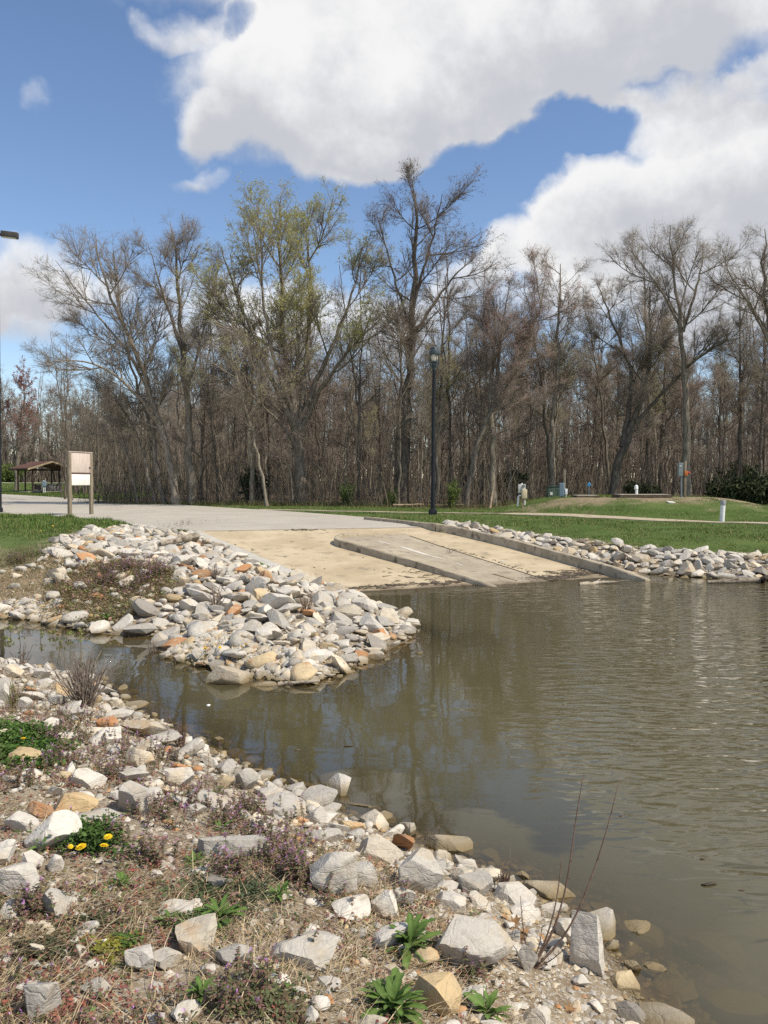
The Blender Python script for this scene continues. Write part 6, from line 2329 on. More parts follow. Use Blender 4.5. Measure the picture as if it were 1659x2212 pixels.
# longer tufts where the mower does not reach
tx, ty = [], []
for (a, b, s, n) in [(20, 1118, .9, 2600), (60, 1119, 1.0, 3000), (120, 1122, .8, 2600), (150, 1121, .25, 900), (198, 1119, .3, 1100), (235, 1131, .6, 1800), (275, 1136, .45, 1500), (90, 1128, 1.2, 2400), (40, 1140, 1.2, 2400), (180, 1132, .8, 2000)]:
    p = hit(a, b)
    tx.append(rr.normal(p[0], s, n)); ty.append(rr.normal(p[1], s * .8, n))
x, y = np.concatenate(tx), np.concatenate(ty)
k = (sdf(x, y, PAVED) > .0); x, y = x[k], y[k]
cl = np.clip(.6 + .9 * vnoise(x, y, .5, 53), .25, 1.6)
blades('tall_grass', x, y, rr.uniform(.08, .22, len(x)) * cl, rr.uniform(.010, .02, len(x)), rr.uniform(.05, .5, len(x)), colmix(rr, len(x), [(.11, .19, .036), (.15, .24, .055), (.24, .26, .10)]), 204,
       label='longer grass tufts along the road edge by the notice board', twoseg=True)
# grass and dry stalks along the far bank's crest and the wood's foot
x, y = along(rr, 9000)
y = y - rr.uniform(.3, 1.6, len(y))
blades('wood_edge_grass', x, y, rr.uniform(.15, .5, len(x)), rr.uniform(.015, .03, len(x)), rr.uniform(.1, .7, len(x)), colmix(rr, len(x), [(.09, .13, .035), (.22, .18, .10), (.16, .13, .07), (.08, .12, .03)]), 205,
       label='rough grass and dry stalks along the foot of the wood', twoseg=False)

# ---- leaf litter in the wood
n = 26000
x, y = in_belt(rr, 2)
yy = 45 + 30 * rr.random(n) ** 1.7; xx = rr.uniform(-.5, .52, n) * yy
k = inside(xx, yy, WOOD); xx, yy = xx[k], yy[k]; n = len(xx)
blades('leaf_litter', xx, yy, rr.uniform(.06, .14, n), rr.uniform(.05, .10, n), rr.uniform(1.0, 1.5, n), colmix(rr, n, [(.20, .145, .09), (.13, .09, .055), (.26, .20, .13), (.09, .065, .045)]), 206, label='dead leaves on the floor of the wood', twoseg=False, mat_=M_STRAW, cat='leaf litter')


# ---- near bank: straw, creeping weeds, deadnettle
def bank_pts(rr, n, dens, ymin=1.5, ymax=11):
    y = ymin + (ymax - ymin) * rr.random(n) ** 1.7
    x = rr.uniform(-1, 1, n) * (.55 * y + .4)
    d = shore_d(x, y)
    ok = (d > .12) & (rr.random(n) < dens(x, y, d))
    return x[ok], y[ok]


STRAWC = [(.52, .41, .25), (.43, .33, .20), (.62, .51, .34), (.30, .21, .13), (.21, .145, .095)]
dn = lambda x, y, d: smooth01(.25, 1.3, d) * np.clip(.55 + .8 * vnoise(x, y, .8, 61) + .3 * vnoise(x, y, .25, 62), .08, 1)
x, y = bank_pts(rr, 115000, dn)
n = len(x)
blades('dry_straw', x, y, rr.uniform(.05, .20, n), rr.uniform(.0018, .0046, n), rr.uniform(1.15, 1.53, n), colmix(rr, n, STRAWC, [.3, .28, .2, .14, .08]), 207, mat_=M_STRAW,
       az=rr.normal(.5, 1.1, n) + 2 * vnoise(x, y, .8, 63), bend=.1, label='flattened dry straw over the near bank', twoseg=True, cat='straw')


def leaflets(name, x, y, size, hmin, hmax, cols, p, seed, label, per=5, cat='weeds', z=None, spread=1.6, aspect=.62):
    """low creeping weeds: small round leaf faces held a little off the ground"""
    rr = np.random.default_rng(seed)
    n = len(x)
    z = height(x, y) if z is None else z
    c = np.stack([x, y, z], -1)[:, None] + rr.normal(0, 1, (n, per, 3)) * np.array([1, 1, 0]) * size * spread
    c[..., 2] += rr.uniform(hmin, hmax, (n, per))
    c = c.reshape(-1, 3); m = len(c)
    nrm_ = unit(np.stack([rr.normal(0, .55, m), rr.normal(0, .55, m), np.ones(m)], -1))
    u = unit(np.cross(nrm_, unit(rr.normal(0, 1, (m, 3))))); w = np.cross(nrm_, u)
    s = size * rr.uniform(.55, 1.25, (m, 1))
    V = np.stack([c - u * s, c - u * s * .2 - w * s * aspect, c + u * s * .7 - w * s * aspect * .6, c + u * s + nrm_ * s * -.25, c + u * s * .7 + w * s * aspect * .6, c - u * s * .2 + w * s * aspect], 1).reshape(-1, 3)
    i = np.arange(m)[:, None] * 6
    F = np.concatenate([i + np.array([[0, 1, 2, 5]]), i + np.array([[5, 2, 3, 4]])])
    cc = np.repeat(colmix(rr, n, cols, p), per, 0) * (1 + rr.normal(0, .16, (m, 1)))
    me = mesh_of(name, V, [F], M_PLANT, smooth=False, vcol=np.repeat(np.clip(cc, .01, .9), 6, 0))
    return tag(link(name, me), label, cat, kind='stuff')


WEED = [(.15, .165, .06), (.24, .165, .09), (.34, .14, .11), (.34, .18, .18), (.40, .27, .17), (.12, .17, .055)]
dw = lambda x, y, d: smooth01(.35, 1.4, d) * np.clip(.35 + 1.0 * vnoise(x, y, .6, 64) + .45 * vnoise(x, y, .2, 65), 0, 1)
x, y = bank_pts(rr, 32000, dw)
leaflets('creeping_weeds', x, y, .0085, .002, .030, WEED, [.24, .20, .18, .14, .12, .12], 208, 'low red-brown and green creeping weeds over the near bank', per=5)


def patch(px, py, rx, ry, n, seed):
    """points round a place seen at px,py; rx, ry in view pixels"""
    r_ = np.random.default_rng(seed)
    a = r_.uniform(0, 6.28, n); q = np.minimum(np.abs(r_.normal(0, .78, n)) + .12 * r_.random(n), 2.0) * (1 + .35 * np.sin(a * 3 + seed))
    c = hit(px, py); ex = hit(px + rx, py); ey = hit(px, py - ry)
    sx = np.linalg.norm(ex - c); sy = np.linalg.norm(ey - c)
    return c[0] + np.cos(a) * q * sx, c[1] + np.sin(a) * q * sy


GRN = [(.075, .145, .025), (.10, .175, .035), (.055, .11, .02)]
for (a, b, rx, ry, n, s) in [(35, 1595, 55, 20, 620, 1), (75, 1620, 55, 14, 320, 2), (10, 1640, 40, 12, 260, 3), (60, 1655, 40, 12, 200, 4)]:
    x, y = patch(a, b, rx, ry, n, 300 + s)
    leaflets('green_ground_cover', x, y, .016, .005, .07, GRN, None, 310 + s, 'bright green low weeds at the left of the near bank', per=5)
for (a, b, rx, ry, n, s, cs) in [(455, 1915, 70, 40, 280, 5, [(.11, .14, .07), (.09, .13, .05)]), (560, 2170, 110, 40, 380, 6, [(.11, .14, .06), (.14, .15, .065), (.17, .11, .07)]),
                                 (235, 2055, 26, 16, 160, 7, [(.30, .27, .04), (.24, .24, .05)]), (270, 2045, 18, 12, 90, 8, [(.10, .17, .035)]), (100, 2060, 60, 22, 160, 9, [(.09, .10, .05), (.10, .07, .045)]),
                                 (200, 2000, 60, 20, 120, 10, [(.09, .10, .05)]), (420, 1990, 60, 30, 200, 11, [(.08, .12, .04)]), (540, 1930, 40, 30, 160, 12, [(.08, .10, .05)])]:
    x, y = patch(a, b, rx, ry, n, 300 + s)
    leaflets('green_ground_cover', x, y, .009, .003, .032, cs, None, 310 + s, ['grey-green weed patch behind the leafy rosette', 'dense green-brown weeds at the bottom of the bank', 'yellowish weed patch above the pair of pale stones', 'small green weed patch beside the yellowish one', 'thin weeds over the lower left gravel', 'thin weeds between the frame-edge boulders and rosettes', 'weeds round the double rosette', 'weeds left of the boulder with the yellow base'][s - 5], per=5)


# ---- purple deadnettle: upright stems with leaf whorls and a purple top
def deadnettle(name, x, y, hmin, hmax, seed, label, leafs=.011, purple=.6, leafcol=None):
    rr = np.random.default_rng(seed)
    n = len(x); z = height(x, y)
    H = rr.uniform(hmin, hmax, n)
    lean = rr.normal(0, .20, (n, 2)) + np.array([.05, 0])
    b = np.stack([x, y, z - .005], -1)
    top = b + np.concatenate([lean * H[:, None], H[:, None]], 1)
    mid = (b + top) / 2 + np.concatenate([rr.normal(0, .05, (n, 2)) * H[:, None], np.zeros((n, 1))], 1)
    V, F4 = tubes(np.stack([b, mid, top], 1), np.repeat(np.array([[.0016, .0013, .0010]]), n, 0), 3)
    c = np.repeat(colmix(rr, n, [(.17, .075, .055), (.13, .10, .05), (.20, .10, .07)]), 9, 0)
    Vs, Cs, F3s, F4s, k = [V], [c], [], [F4], len(V)
    lc = leafcol or [(.15, .155, .07), (.22, .155, .10), (.27, .14, .125), (.14, .145, .065)]
    for wh, f in enumerate((.35, .62, .80, .92, 1.0)):
        s = leafs * (1.15, 1.1, 1.0, .85, .6)[wh] * rr.uniform(.8, 1.25, n)
        P_ = b * (1 - f) + top * f if f < .5 else mid * (2 - 2 * f) + top * (2 * f - 1)
        for q in range(4):
            a = q * 1.571 + wh * .785 + rr.normal(0, .2, n)
            d = np.stack([np.cos(a), np.sin(a), rr.normal(-.25, .2, n)], -1)
            sd = np.stack([-np.sin(a), np.cos(a), np.zeros(n)], -1)
            S = s[:, None]
            V = np.stack([P_, P_ + d * S * .6 - sd * S * .45, P_ + d * S * 1.2, P_ + d * S * .6 + sd * S * .45], 1).reshape(-1, 3)
            Vs.append(V); F4s.append(np.arange(n * 4).reshape(-1, 4) + k); k += len(V)
            Cs.append(np.repeat(colmix(rr, n, lc) * (1 + rr.normal(0, .15, (n, 1))), 4, 0))
    fl = rr.random(n) < purple
    m = int(fl.sum())
    if m:
        Pt = top[fl]; Hm = H[fl]
        for q in range(7):
            a = rr.uniform(0, 6.28, m); up_ = rr.uniform(-.02, .006, m)
            d = np.stack([np.cos(a), np.sin(a), rr.uniform(.2, 1.0, m)], -1)
            sd = unit(np.cross(d, np.array([0, 0, 1.])))
            base_ = Pt + np.stack([np.zeros(m), np.zeros(m), up_], -1)
            S = (leafs * rr.uniform(.55, 1.0, m))[:, None]
            V = np.stack([base_, base_ + d * S * .7 - sd * S * .22, base_ + d * S * 1.15, base_ + d * S * .7 + sd * S * .22], 1).reshape(-1, 3)
            Vs.append(V); F4s.append(np.arange(m * 4).reshape(-1, 4) + k); k += len(V)
            Cs.append(np.repeat(colmix(rr, m, [(.56, .27, .58), (.46, .18, .48), (.68, .42, .68), (.33, .13, .33)]), 4, 0))
    me = mesh_of(name, np.concatenate(Vs), [np.concatenate(F4s)], M_PLANT, smooth=False, vcol=np.clip(np.concatenate(Cs), .01, .9))
    return tag(link(name, me), label, 'wildflowers', kind='stuff')


def dn_density(x, y, d):
    # bands of deadnettle as in the view: thick around the stones between lawn patch and water, thinner below
    return smooth01(.3, .9, d) * np.clip(.30 + .9 * vnoise(x, y, 1.0, 66) + .4 * vnoise(x, y, .35, 67), 0, 1)


x, y = bank_pts(rr, 6000, dn_density)
deadnettle('purple_deadnettle', x, y, .03, .11, 320, 'scattered purple deadnettle over the near bank', purple=.5)
for i, (a, b, rx, ry, n) in enumerate([(150, 1560, 70, 20, 90), (210, 1595, 70, 22, 120), (300, 1630, 60, 24, 120), (120, 1600, 40, 18, 60), (140, 1650, 60, 20, 90), (240, 1680, 50, 24, 90), (360, 1640, 50, 20, 80), (330, 1760, 60, 25, 100),
                                       (410, 1740, 50, 25, 90), (540, 1760, 60, 22, 100), (480, 1780, 50, 20, 70), (560, 1815, 50, 20, 90), (590, 1870, 70, 30, 160), (640, 1900, 40, 25, 80), (500, 1900, 40, 20, 60), (320, 1860, 50, 20, 60), (60, 1985, 50, 20, 60),
                                       (850, 1960, 40, 20, 16), (640, 2060, 30, 14, 14), (560, 2130, 80, 25, 34), (480, 2180, 60, 20, 30), (1010, 2120, 40, 25, 16), (1070, 2090, 40, 20, 12), (260, 1820, 40, 15, 40), (700, 1930, 30, 15, 16), (40, 1700, 40, 20, 50), (500, 1590 + 60, 30, 14, 20)]):
    x, y = patch(a, b, rx * 1.0, ry * 1.0, int(n * .50), 400 + i)
    k = shore_d(x, y) > .1
    if k.sum() > 3:
        deadnettle('purple_deadnettle', x[k], y[k], .05, .145, 430 + i, 'clump of purple deadnettle among the stones of the near bank', purple=.62, leafs=.0125)
# reddish weeds, many tiny leaves, between
x, y = bank_pts(rr, 12000, lambda x, y, d: smooth01(.5, 1.2, d) * np.clip(.2 + 1.1 * vnoise(x, y, .5, 71), 0, 1))
leaflets('red_weeds', x, y, .008, .004, .035, [(.32, .10, .07), (.26, .09, .07), (.36, .16, .09), (.28, .13, .11)], None, 440, 'small red-leaved weeds between the gravel', per=6)

# ---- the spit's hump: dry grass, weeds, purple haze
rr = np.random.default_rng(500)


def poly_pts(rr, poly, n):
    x = rr.uniform(poly[:, 0].min(), poly[:, 0].max(), n * 3); y = rr.uniform(poly[:, 1].min(), poly[:, 1].max(), n * 3)
    k = inside(x, y, poly)
    return x[k][:n], y[k][:n]


x, y = poly_pts(rr, HUMP, 9500)
n = len(x)
blades('hump_grass', x, y, rr.uniform(.08, .24, n), rr.uniform(.005, .012, n), rr.uniform(.8, 1.45, n), colmix(rr, n, [(.58, .45, .27), (.46, .34, .20), (.30, .27, .11), (.21, .25, .085), (.66, .54, .36)]), 501, mat_=M_STRAW,
       az=rr.normal(-1.9, .8, n), label='dry matted grass on the hump of the spit', twoseg=True)
x, y = poly_pts(rr, HUMP, 750)
leaflets('hump_weeds', x, y, .026, .01, .12, [(.20, .22, .08), (.30, .20, .13), (.36, .21, .17), (.22, .24, .09)], None, 502, 'low weeds on the hump of the spit', per=4)
for i, (a, b, rx, ry, n) in enumerate([(270, 1232, 70, 14, 240), (330, 1245, 45, 14, 120), (240, 1262, 60, 18, 130), (40, 1215, 50, 16, 90), (300, 1268, 40, 14, 70), (400, 1140, 30, 6, 50)]):
    x, y = patch(a, b, rx, ry, int(n * .8), 510 + i)
    deadnettle('purple_deadnettle', x, y, .12, .28, 520 + i, 'purple deadnettle on the hump of the spit', leafs=.022, purple=.5)
# worn slope left of the spit
x, y = patch(50, 1205, 95, 30, 2600, 530)
k = ~inside(x, y, PAVED); x, y = x[k], y[k]; n = len(x)
blades('slope_grass', x, y, rr.uniform(.06, .22, n), rr.uniform(.006, .012, n), rr.uniform(.3, 1.2, n), colmix(rr, n, [(.20, .18, .08), (.12, .15, .045), (.32, .25, .15), (.09, .13, .03)]), 531, label='thin mixed grass on the worn slope above the inlet', twoseg=False)
x, y = poly_pts(rr, LSLOPE, 3200)
n = len(x)
blades('slope_straw', x, y, rr.uniform(.08, .22, n), rr.uniform(.005, .011, n), rr.uniform(.9, 1.5, n), colmix(rr, n, [(.50, .39, .24), (.40, .30, .18), (.22, .21, .08), (.58, .47, .31)]), 535, mat_=M_STRAW, label='dry flattened grass on the soil slope left of the spit', twoseg=True)
# green bits at the foot of the spit
for i, (a, b, rx, ry, n) in enumerate([(440, 1425, 40, 10, 260), (520, 1432, 40, 10, 160), (475, 1400, 40, 10, 120), (640, 1440, 40, 10, 60), (385, 1415, 25, 8, 80)]):
    x, y = patch(a, b, rx, ry, n, 540 + i)
    blades('spit_foot_grass', x, y, rr.uniform(.05, .16, n), rr.uniform(.005, .010, n), rr.uniform(.2, 1.2, n), colmix(rr, n, [(.09, .13, .035), (.13, .14, .05), (.30, .23, .14)]), 550 + i, label='grassy weeds at the foot of the spit', twoseg=False)
# wiry dead stems standing on the far stony bank and mound litter
x, y = poly_pts(rr, SHORE, 260)
blades('bank_stalks', x, y, rr.uniform(.2, .45, len(x)), rr.uniform(.006, .012, len(x)), rr.uniform(.0, .5, len(x)), colmix(rr, len(x), [(.26, .20, .12), (.16, .13, .07)]), 560, label='dry stalks between the stones of the far bank', twoseg=False, mat_=M_STRAW)


# ---- rosette plants with broad toothed leaves: each its own thing, each leaf a part
def leaf_mesh(L_, w, up0, curl, seed, colr, teeth=.12):
    """a long leaf with a folded midrib; lies along +x"""
    rr = np.random.default_rng(seed)
    n = 9
    t = np.linspace(0, 1, n)
    prof = np.interp(t, [0, .12, .35, .65, .88, 1], [.18, .30, .72, 1.0, .62, .02])
    ang_ = up0 - curl * t
    seg = L_ / (n - 1)
    X = np.concatenate([[0], np.cumsum(np.cos(ang_[:-1]) * seg)]); Z = np.concatenate([[0], np.cumsum(np.sin(ang_[:-1]) * seg)])
    V, C_ = [], []
    for i in range(n):
        ww = w * .5 * prof[i] * (1 + (teeth if i % 2 else -teeth) * (0 < i < n - 1))
        nx_, nz_ = -math.sin(ang_[i]), math.cos(ang_[i])
        wob = rr.normal(0, .05) * w
        fold = .28 * ww
        V += [(X[i] + nx_ * (fold + wob), -ww, Z[i] + nz_ * (fold + wob)), (X[i], 0, Z[i]), (X[i] + nx_ * (fold - wob), ww, Z[i] + nz_ * (fold - wob))]
        e_ = np.array(colr)
        C_ += [e_, e_ * 1.25 + np.array([.03, .03, .012]), e_]
    F = []
    for i in range(n - 1):
        for j in range(2):
            a = i * 3 + j
            F.append([a, a + 1, a + 4, a + 3])
    return mesh_of('leaf', np.array(V), [np.array(F)], M_PLANT, smooth=True, vcol=np.array(C_))


LEAFS = []
for k in range(12):
    LEAFS.append(leaf_mesh(1.0, .17 + .10 * (k % 3) * .5, [1.25, .95, .6, .35][k % 4], [1.1, 1.0, .8, .5][k % 4], 600 + k, [(.085, .155, .032), (.11, .19, .042), (.13, .21, .05), (.072, .13, .030)][k % 4]))


def rosette(px, py, w, label, nleaf=16, up_=1.0, seed=0, name='rosette_plant', cat='plant', tone=None):
    rr = np.random.default_rng(700 + seed)
    c = hit(px, py + w * .18)
    dist_ = np.linalg.norm(c - np.array([0, 0, CAM_Z]))
    L0 = w * dist_ / FPX * .57
    e_ = empty(name, c, rr.uniform(0, 6.28))
    tag(e_, label, cat)
    nleaf = int(nleaf * 1.5)
    for k in range(nleaf):
        f = k / nleaf
        # inner leaves stand, outer ones spread
        cls = 0 if f < .25 else (1 if f < .5 else (2 if f < .78 else 3))
        me = LEAFS[cls + 4 * int(rr.integers(0, 3))]
        o = link('leaf', me, e_)
        s = L0 * rr.uniform(.7, 1.1) * (1.0 if cls else .9)
        o.scale = (s, s * rr.uniform(.8, 1.2), s)
        o.rotation_euler = (rr.normal(0, .12), rr.normal(0, .14) + .05, k * 2.39996 + rr.normal(0, .25))
        o.location = (rr.normal(0, .03) * L0, rr.normal(0, .03) * L0, .004)
    return e_


ROS = [(885, 2025, 125, 'tall leafy rosette standing between the grey block and the huge slab', 22), (847, 2160, 142, 'largest leafy rosette, at the bottom edge left of the pinkish tan boulder', 30),
       (605, 1928, 72, 'small leafy rosette left of the boulder with the yellow base', 15), (475, 1970, 98, 'wide leafy rosette right of the small white stone', 22),
       (370, 1985, 60, 'upper plant of the double rosette below the flat pale stone', 8), (405, 2012, 58, 'lower plant of the double rosette below the flat pale stone', 8),
       (262, 1905, 62, 'leafy rosette in straw below the dandelion clump', 12), (433, 2140, 76, 'pointed leafy rosette at the bottom of the bank', 12),
       (632, 2140, 60, 'sparse two-leaved plant among green-brown weeds at the bottom', 5), (1052, 2178, 104, 'bright leafy rosette at the bottom edge left of the sapling', 16),
       (422, 1858, 55, 'leafy rosette at the end of the very long pale rock', 12), (478, 1785, 52, 'leafy rosette above the very long pale rock', 8), (473, 1708, 42, 'leafy rosette under the flat yellow stone', 8),
       (93, 1822, 62, 'dark jagged rosette left of the dandelion clump', 14), (232, 1332, 52, 'green dock plant at the waterline of the spit hump', 14), (700, 2010 + 60, 26, 'tiny rosette by the biggest grey rock', 6)]
for i, (a, b, w, lab, nl) in enumerate(ROS):
    rosette(a, b, w, lab, nl, seed=i)


# ---- dandelions
M_YEL = mat('dandelion_yellow', (.78, .50, .012), (.82, .58, .02), scale=60, rough=.7)


def flower_mesh(seed):
    rr = np.random.default_rng(seed)
    V, F = [], []
    for ring, (rad, n, up_) in enumerate([(1.0, 26, .12), (.78, 22, .30), (.5, 16, .42), (.25, 9, .46)]):
        for k in range(n):
            a = 6.2832 * k / n + rr.normal(0, .05); L_ = rad * rr.uniform(.88, 1.06); w = .11
            d = np.array([math.cos(a), math.sin(a), 0]); s = np.array([-math.sin(a), math.cos(a), 0]); i = len(V)
            V += [d * .05 + s * w * .5 + [0, 0, up_ * .4], d * .05 - s * w * .5 + [0, 0, up_ * .4], d * L_ - s * w * .8 + [0, 0, up_], d * L_ + s * w * .8 + [0, 0, up_]]
            F.append([i, i + 1, i + 2, i + 3])
    return mesh_of('flower_head', np.array(V), [np.array(F)], M_YEL, smooth=False)


FLOWER = flower_mesh(1)
M_STEM = mat('flower_stem', (.14, .17, .06), (.18, .12, .07), scale=20, rough=.7)


def dandelion(px, py, wpx, label, heads, leaves=16, seed=0, green=0):
    rr = np.random.default_rng(800 + seed)
    c = hit(px, py)
    dist_ = np.linalg.norm(c - np.array([0, 0, CAM_Z]))
    e_ = empty('dandelion', c)
    tag(e_, label, 'dandelion')
    L0 = wpx * dist_ / FPX * .5
    for k in range(leaves):
        o = link('leaf', LEAFS[(k % 4) + 4 * int(rr.integers(0, 3))], e_)
        s = L0 * rr.uniform(.6, 1.05); o.scale = (s, s * 1.1, s); o.rotation_euler = (rr.normal(0, .1), rr.normal(.1, .15), k * 2.4 + rr.normal(0, .2)); o.location = (0, 0, .004)
    for (hx_, hy_, hw_) in heads:
        q = ray(hx_, hy_); tt = np.linalg.norm(c - np.array([0, 0, CAM_Z]))
        p = np.array([0, 0, CAM_Z]) + q / np.linalg.norm(q) * tt * .965
        gnd = h1(p[0], p[1])
        p[2] = max(p[2], gnd + .03)
        rad = hw_ * .53 * tt / FPX
        o = link('flower', FLOWER, e_, p - c)
        o.scale = (rad, rad, rad); o.rotation_euler = (rr.normal(.25, .15), rr.normal(0, .2), rr.uniform(0, 6))
        m = MB(); m.tube([(0, 0, 0), (p - c) * .5 + np.array([.004, 0, .008]), p - c], .0022 * max(1, rad / .016), 5)
        m.build('stem', M_STEM, e_, smooth=True)
    return e_


dandelion(197, 1830, 100, 'dandelion with four yellow flowers against the large smooth pale boulder', [(233.5, 1808, 15), (225, 1827, 15), (175.5, 1830, 19), (152, 1829, 10)], 20, 1)
x, y = patch(195, 1822, 46, 22, 520, 820)
leaflets('dandelion_greens', x, y, .011, .01, .085, [(.07, .13, .025), (.09, .16, .035), (.05, .095, .02)], None, 821, 'dense small green leaves under the dandelion flowers', per=5)
dandelion(50, 1600, 30, 'dandelion with one flower at the upper rim of the bright lawn patch', [(50.5, 1595, 8)], 7, 2)
dandelion(12, 1622, 30, 'dandelion with two flowers at the left frame edge of the lawn patch', [(6, 1615, 6), (14, 1615.5, 6)], 7, 3)
dandelion(43, 1620, 30, 'dandelion with two touching flowers in the lower lawn patch', [(38, 1616, 8), (46, 1617, 7)], 7, 4)
for i, (a, b, w, lab) in enumerate([(444, 1401, 9, 'dandelion flower on the spit, first from the inlet side'), (475, 1399, 7, 'dandelion flower on the spit, middle one of the row'),
                                    (530, 1392, 9, 'dandelion flower on the spit beside a white stone'), (522, 1397, 7, 'dandelion flower on the spit just below the one beside a white stone'), (640, 1402, 7, 'dandelion flower on the spit, closest to the open water')]):
    dandelion(a, b + 6, 24, lab, [(a, b, w)], 6, 10 + i)
for i, (a, b) in enumerate([(70, 1147), (88, 1147), (114, 1136), (150, 1146), (185, 1136)]):
    dandelion(a, b + 1.5, 8, ['yellow dandelion dot at the worn edge of the sign lawn', 'yellow dandelion dot right of the one at the worn edge', 'yellow dandelion dot upslope on the sign lawn', 'yellow dandelion dot below the left sign post', 'yellow dandelion dot between the two sign posts'][i], [(a, b, 3.2)], 4, 20 + i)


# ---- bare shrubs and dead stems
M_DEAD = mat('dead_grey_stems', (.16, .125, .095), (.27, .22, .18), scale=14, rough=.85)
M_DEADR = mat('dark_red_stems', (.10, .062, .045), (.17, .11, .08), scale=14, rough=.85)


def twig_shrub(name, base, n, Hm, spread, m_, label, seed, rad=.0035, kids=4, cat='shrub'):
    rr = np.random.default_rng(seed)
    e_ = empty(name, base)
    tag(e_, label, cat)
    a = rr.uniform(0, 6.28, n); q = np.abs(rr.normal(0, spread, n))
    H = Hm * rr.uniform(.45, 1.1, n)
    b = np.stack([np.cos(a) * .10 * Hm * rr.random(n), np.sin(a) * .10 * Hm * rr.random(n), np.full(n, -.03)], -1)
    t = np.linspace(0, 1, 6)
    P = b[:, None] + np.stack([np.cos(a) * q, np.sin(a) * q, np.ones(n)], -1)[:, None] * (H[:, None] * t[None])[..., None] * np.array([1, 1, 1])
    P[:, :, 2] -= (q * H)[:, None] * .25 * t ** 2
    P[:, 1:] += rr.normal(0, .018, (n, 5, 3)) * H[:, None, None]
    R = rad * (1.25 - t)[None] * rr.uniform(.7, 1.2, n)[:, None] + .0006
    V, F = tubes(P, R, 5)
    main = link('stems', mesh_of('stems', V, [F], m_), e_); main['kind'] = 'stuff'
    if kids:
        Q, QR = sprout(rr, P, R, kids, .3, .95, (32, 12), lambda t: H[:, None] * .22 * (1.1 - .5 * t), .4, 2, .08, .05)
        V, F = tubes(Q, np.clip(QR, .0007, rad * .6), 3)
        link('twigs', mesh_of('twigs', V, [F], m_), e_)['kind'] = 'stuff'
    return e_


def hgt(px, y0, y1):
    c = hit(px, y0)
    return c, (y0 - y1) * np.linalg.norm(c - np.array([0, 0, CAM_Z])) / FPX


c, H_ = hgt(183, 1530, 1400); twig_shrub('twiggy_shrub', c, 90, H_, .34, M_DEAD, 'leafless twiggy shrub fanning up from the stones beside the inlet', 901, rad=.0055, kids=4)
c, H_ = hgt(392, 1615, 1555); twig_shrub('stem_clump', c, 40, H_, .22, M_DEADR, 'dark clump of short dead stems at the tip of the cream ledge', 902, rad=.0045, kids=2)
c, H_ = hgt(45, 1440, 1385); twig_shrub('stem_clump', c, 8, H_, .25, M_DEADR, 'few dark stems rising left of the twiggy shrub', 903, rad=.005, kids=3)
c, H_ = hgt(1088, 1920, 1875); twig_shrub('stem_clump', c, 30, H_, .18, M_DEADR, 'dark stubble of dead stems at the water edge near the flat cream stone', 904, rad=.004, kids=1)
c, H_ = hgt(466, 1318, 1262); twig_shrub('stem_clump', c, 22, H_, .28, M_DEAD, 'dry stem clump on the spit, first from the hump', 905, rad=.008, kids=3)
c, H_ = hgt(567, 1312, 1278); twig_shrub('stem_clump', c, 14, H_, .28, M_DEAD, 'dry stem clump in the middle of the spit stones', 906, rad=.008, kids=3)
c, H_ = hgt(663, 1330, 1268); twig_shrub('stem_clump', c, 16, H_, .26, M_DEADR, 'tall thin dead stems on the spit towards the open water', 907, rad=.007, kids=3)
c, H_ = hgt(465, 1250, 1218); twig_shrub('stem_clump', c, 40, H_, .35, M_DEAD, 'pale dry tuft at the ramp side of the spit', 908, rad=.006, kids=2)
c, H_ = hgt(330, 1412, 1372); twig_shrub('stem_clump', c, 18, H_, .5, M_DEAD, 'pale dead stems leaning over the inlet at the foot of the spit', 909, rad=.005, kids=2)
c, H_ = hgt(290, 1402, 1370); twig_shrub('stem_clump', c, 12, H_, .6, M_DEADR, 'reddish twigs sprawling in the inlet shallows', 910, rad=.005, kids=3)
c, H_ = hgt(975, 1198, 1180); twig_shrub('stem_clump', onplane(972, 1199), 8, H_, .4, M_DEADR, 'dry weed growing in the joint of the ramp', 911, rad=.006, kids=2)
c, H_ = hgt(30, 1530, 1465); twig_shrub('leafy_weed', c, 22, H_, .22, M_STEM, 'tall dull weed above the deadnettle at the left frame edge', 912, rad=.004, kids=5)

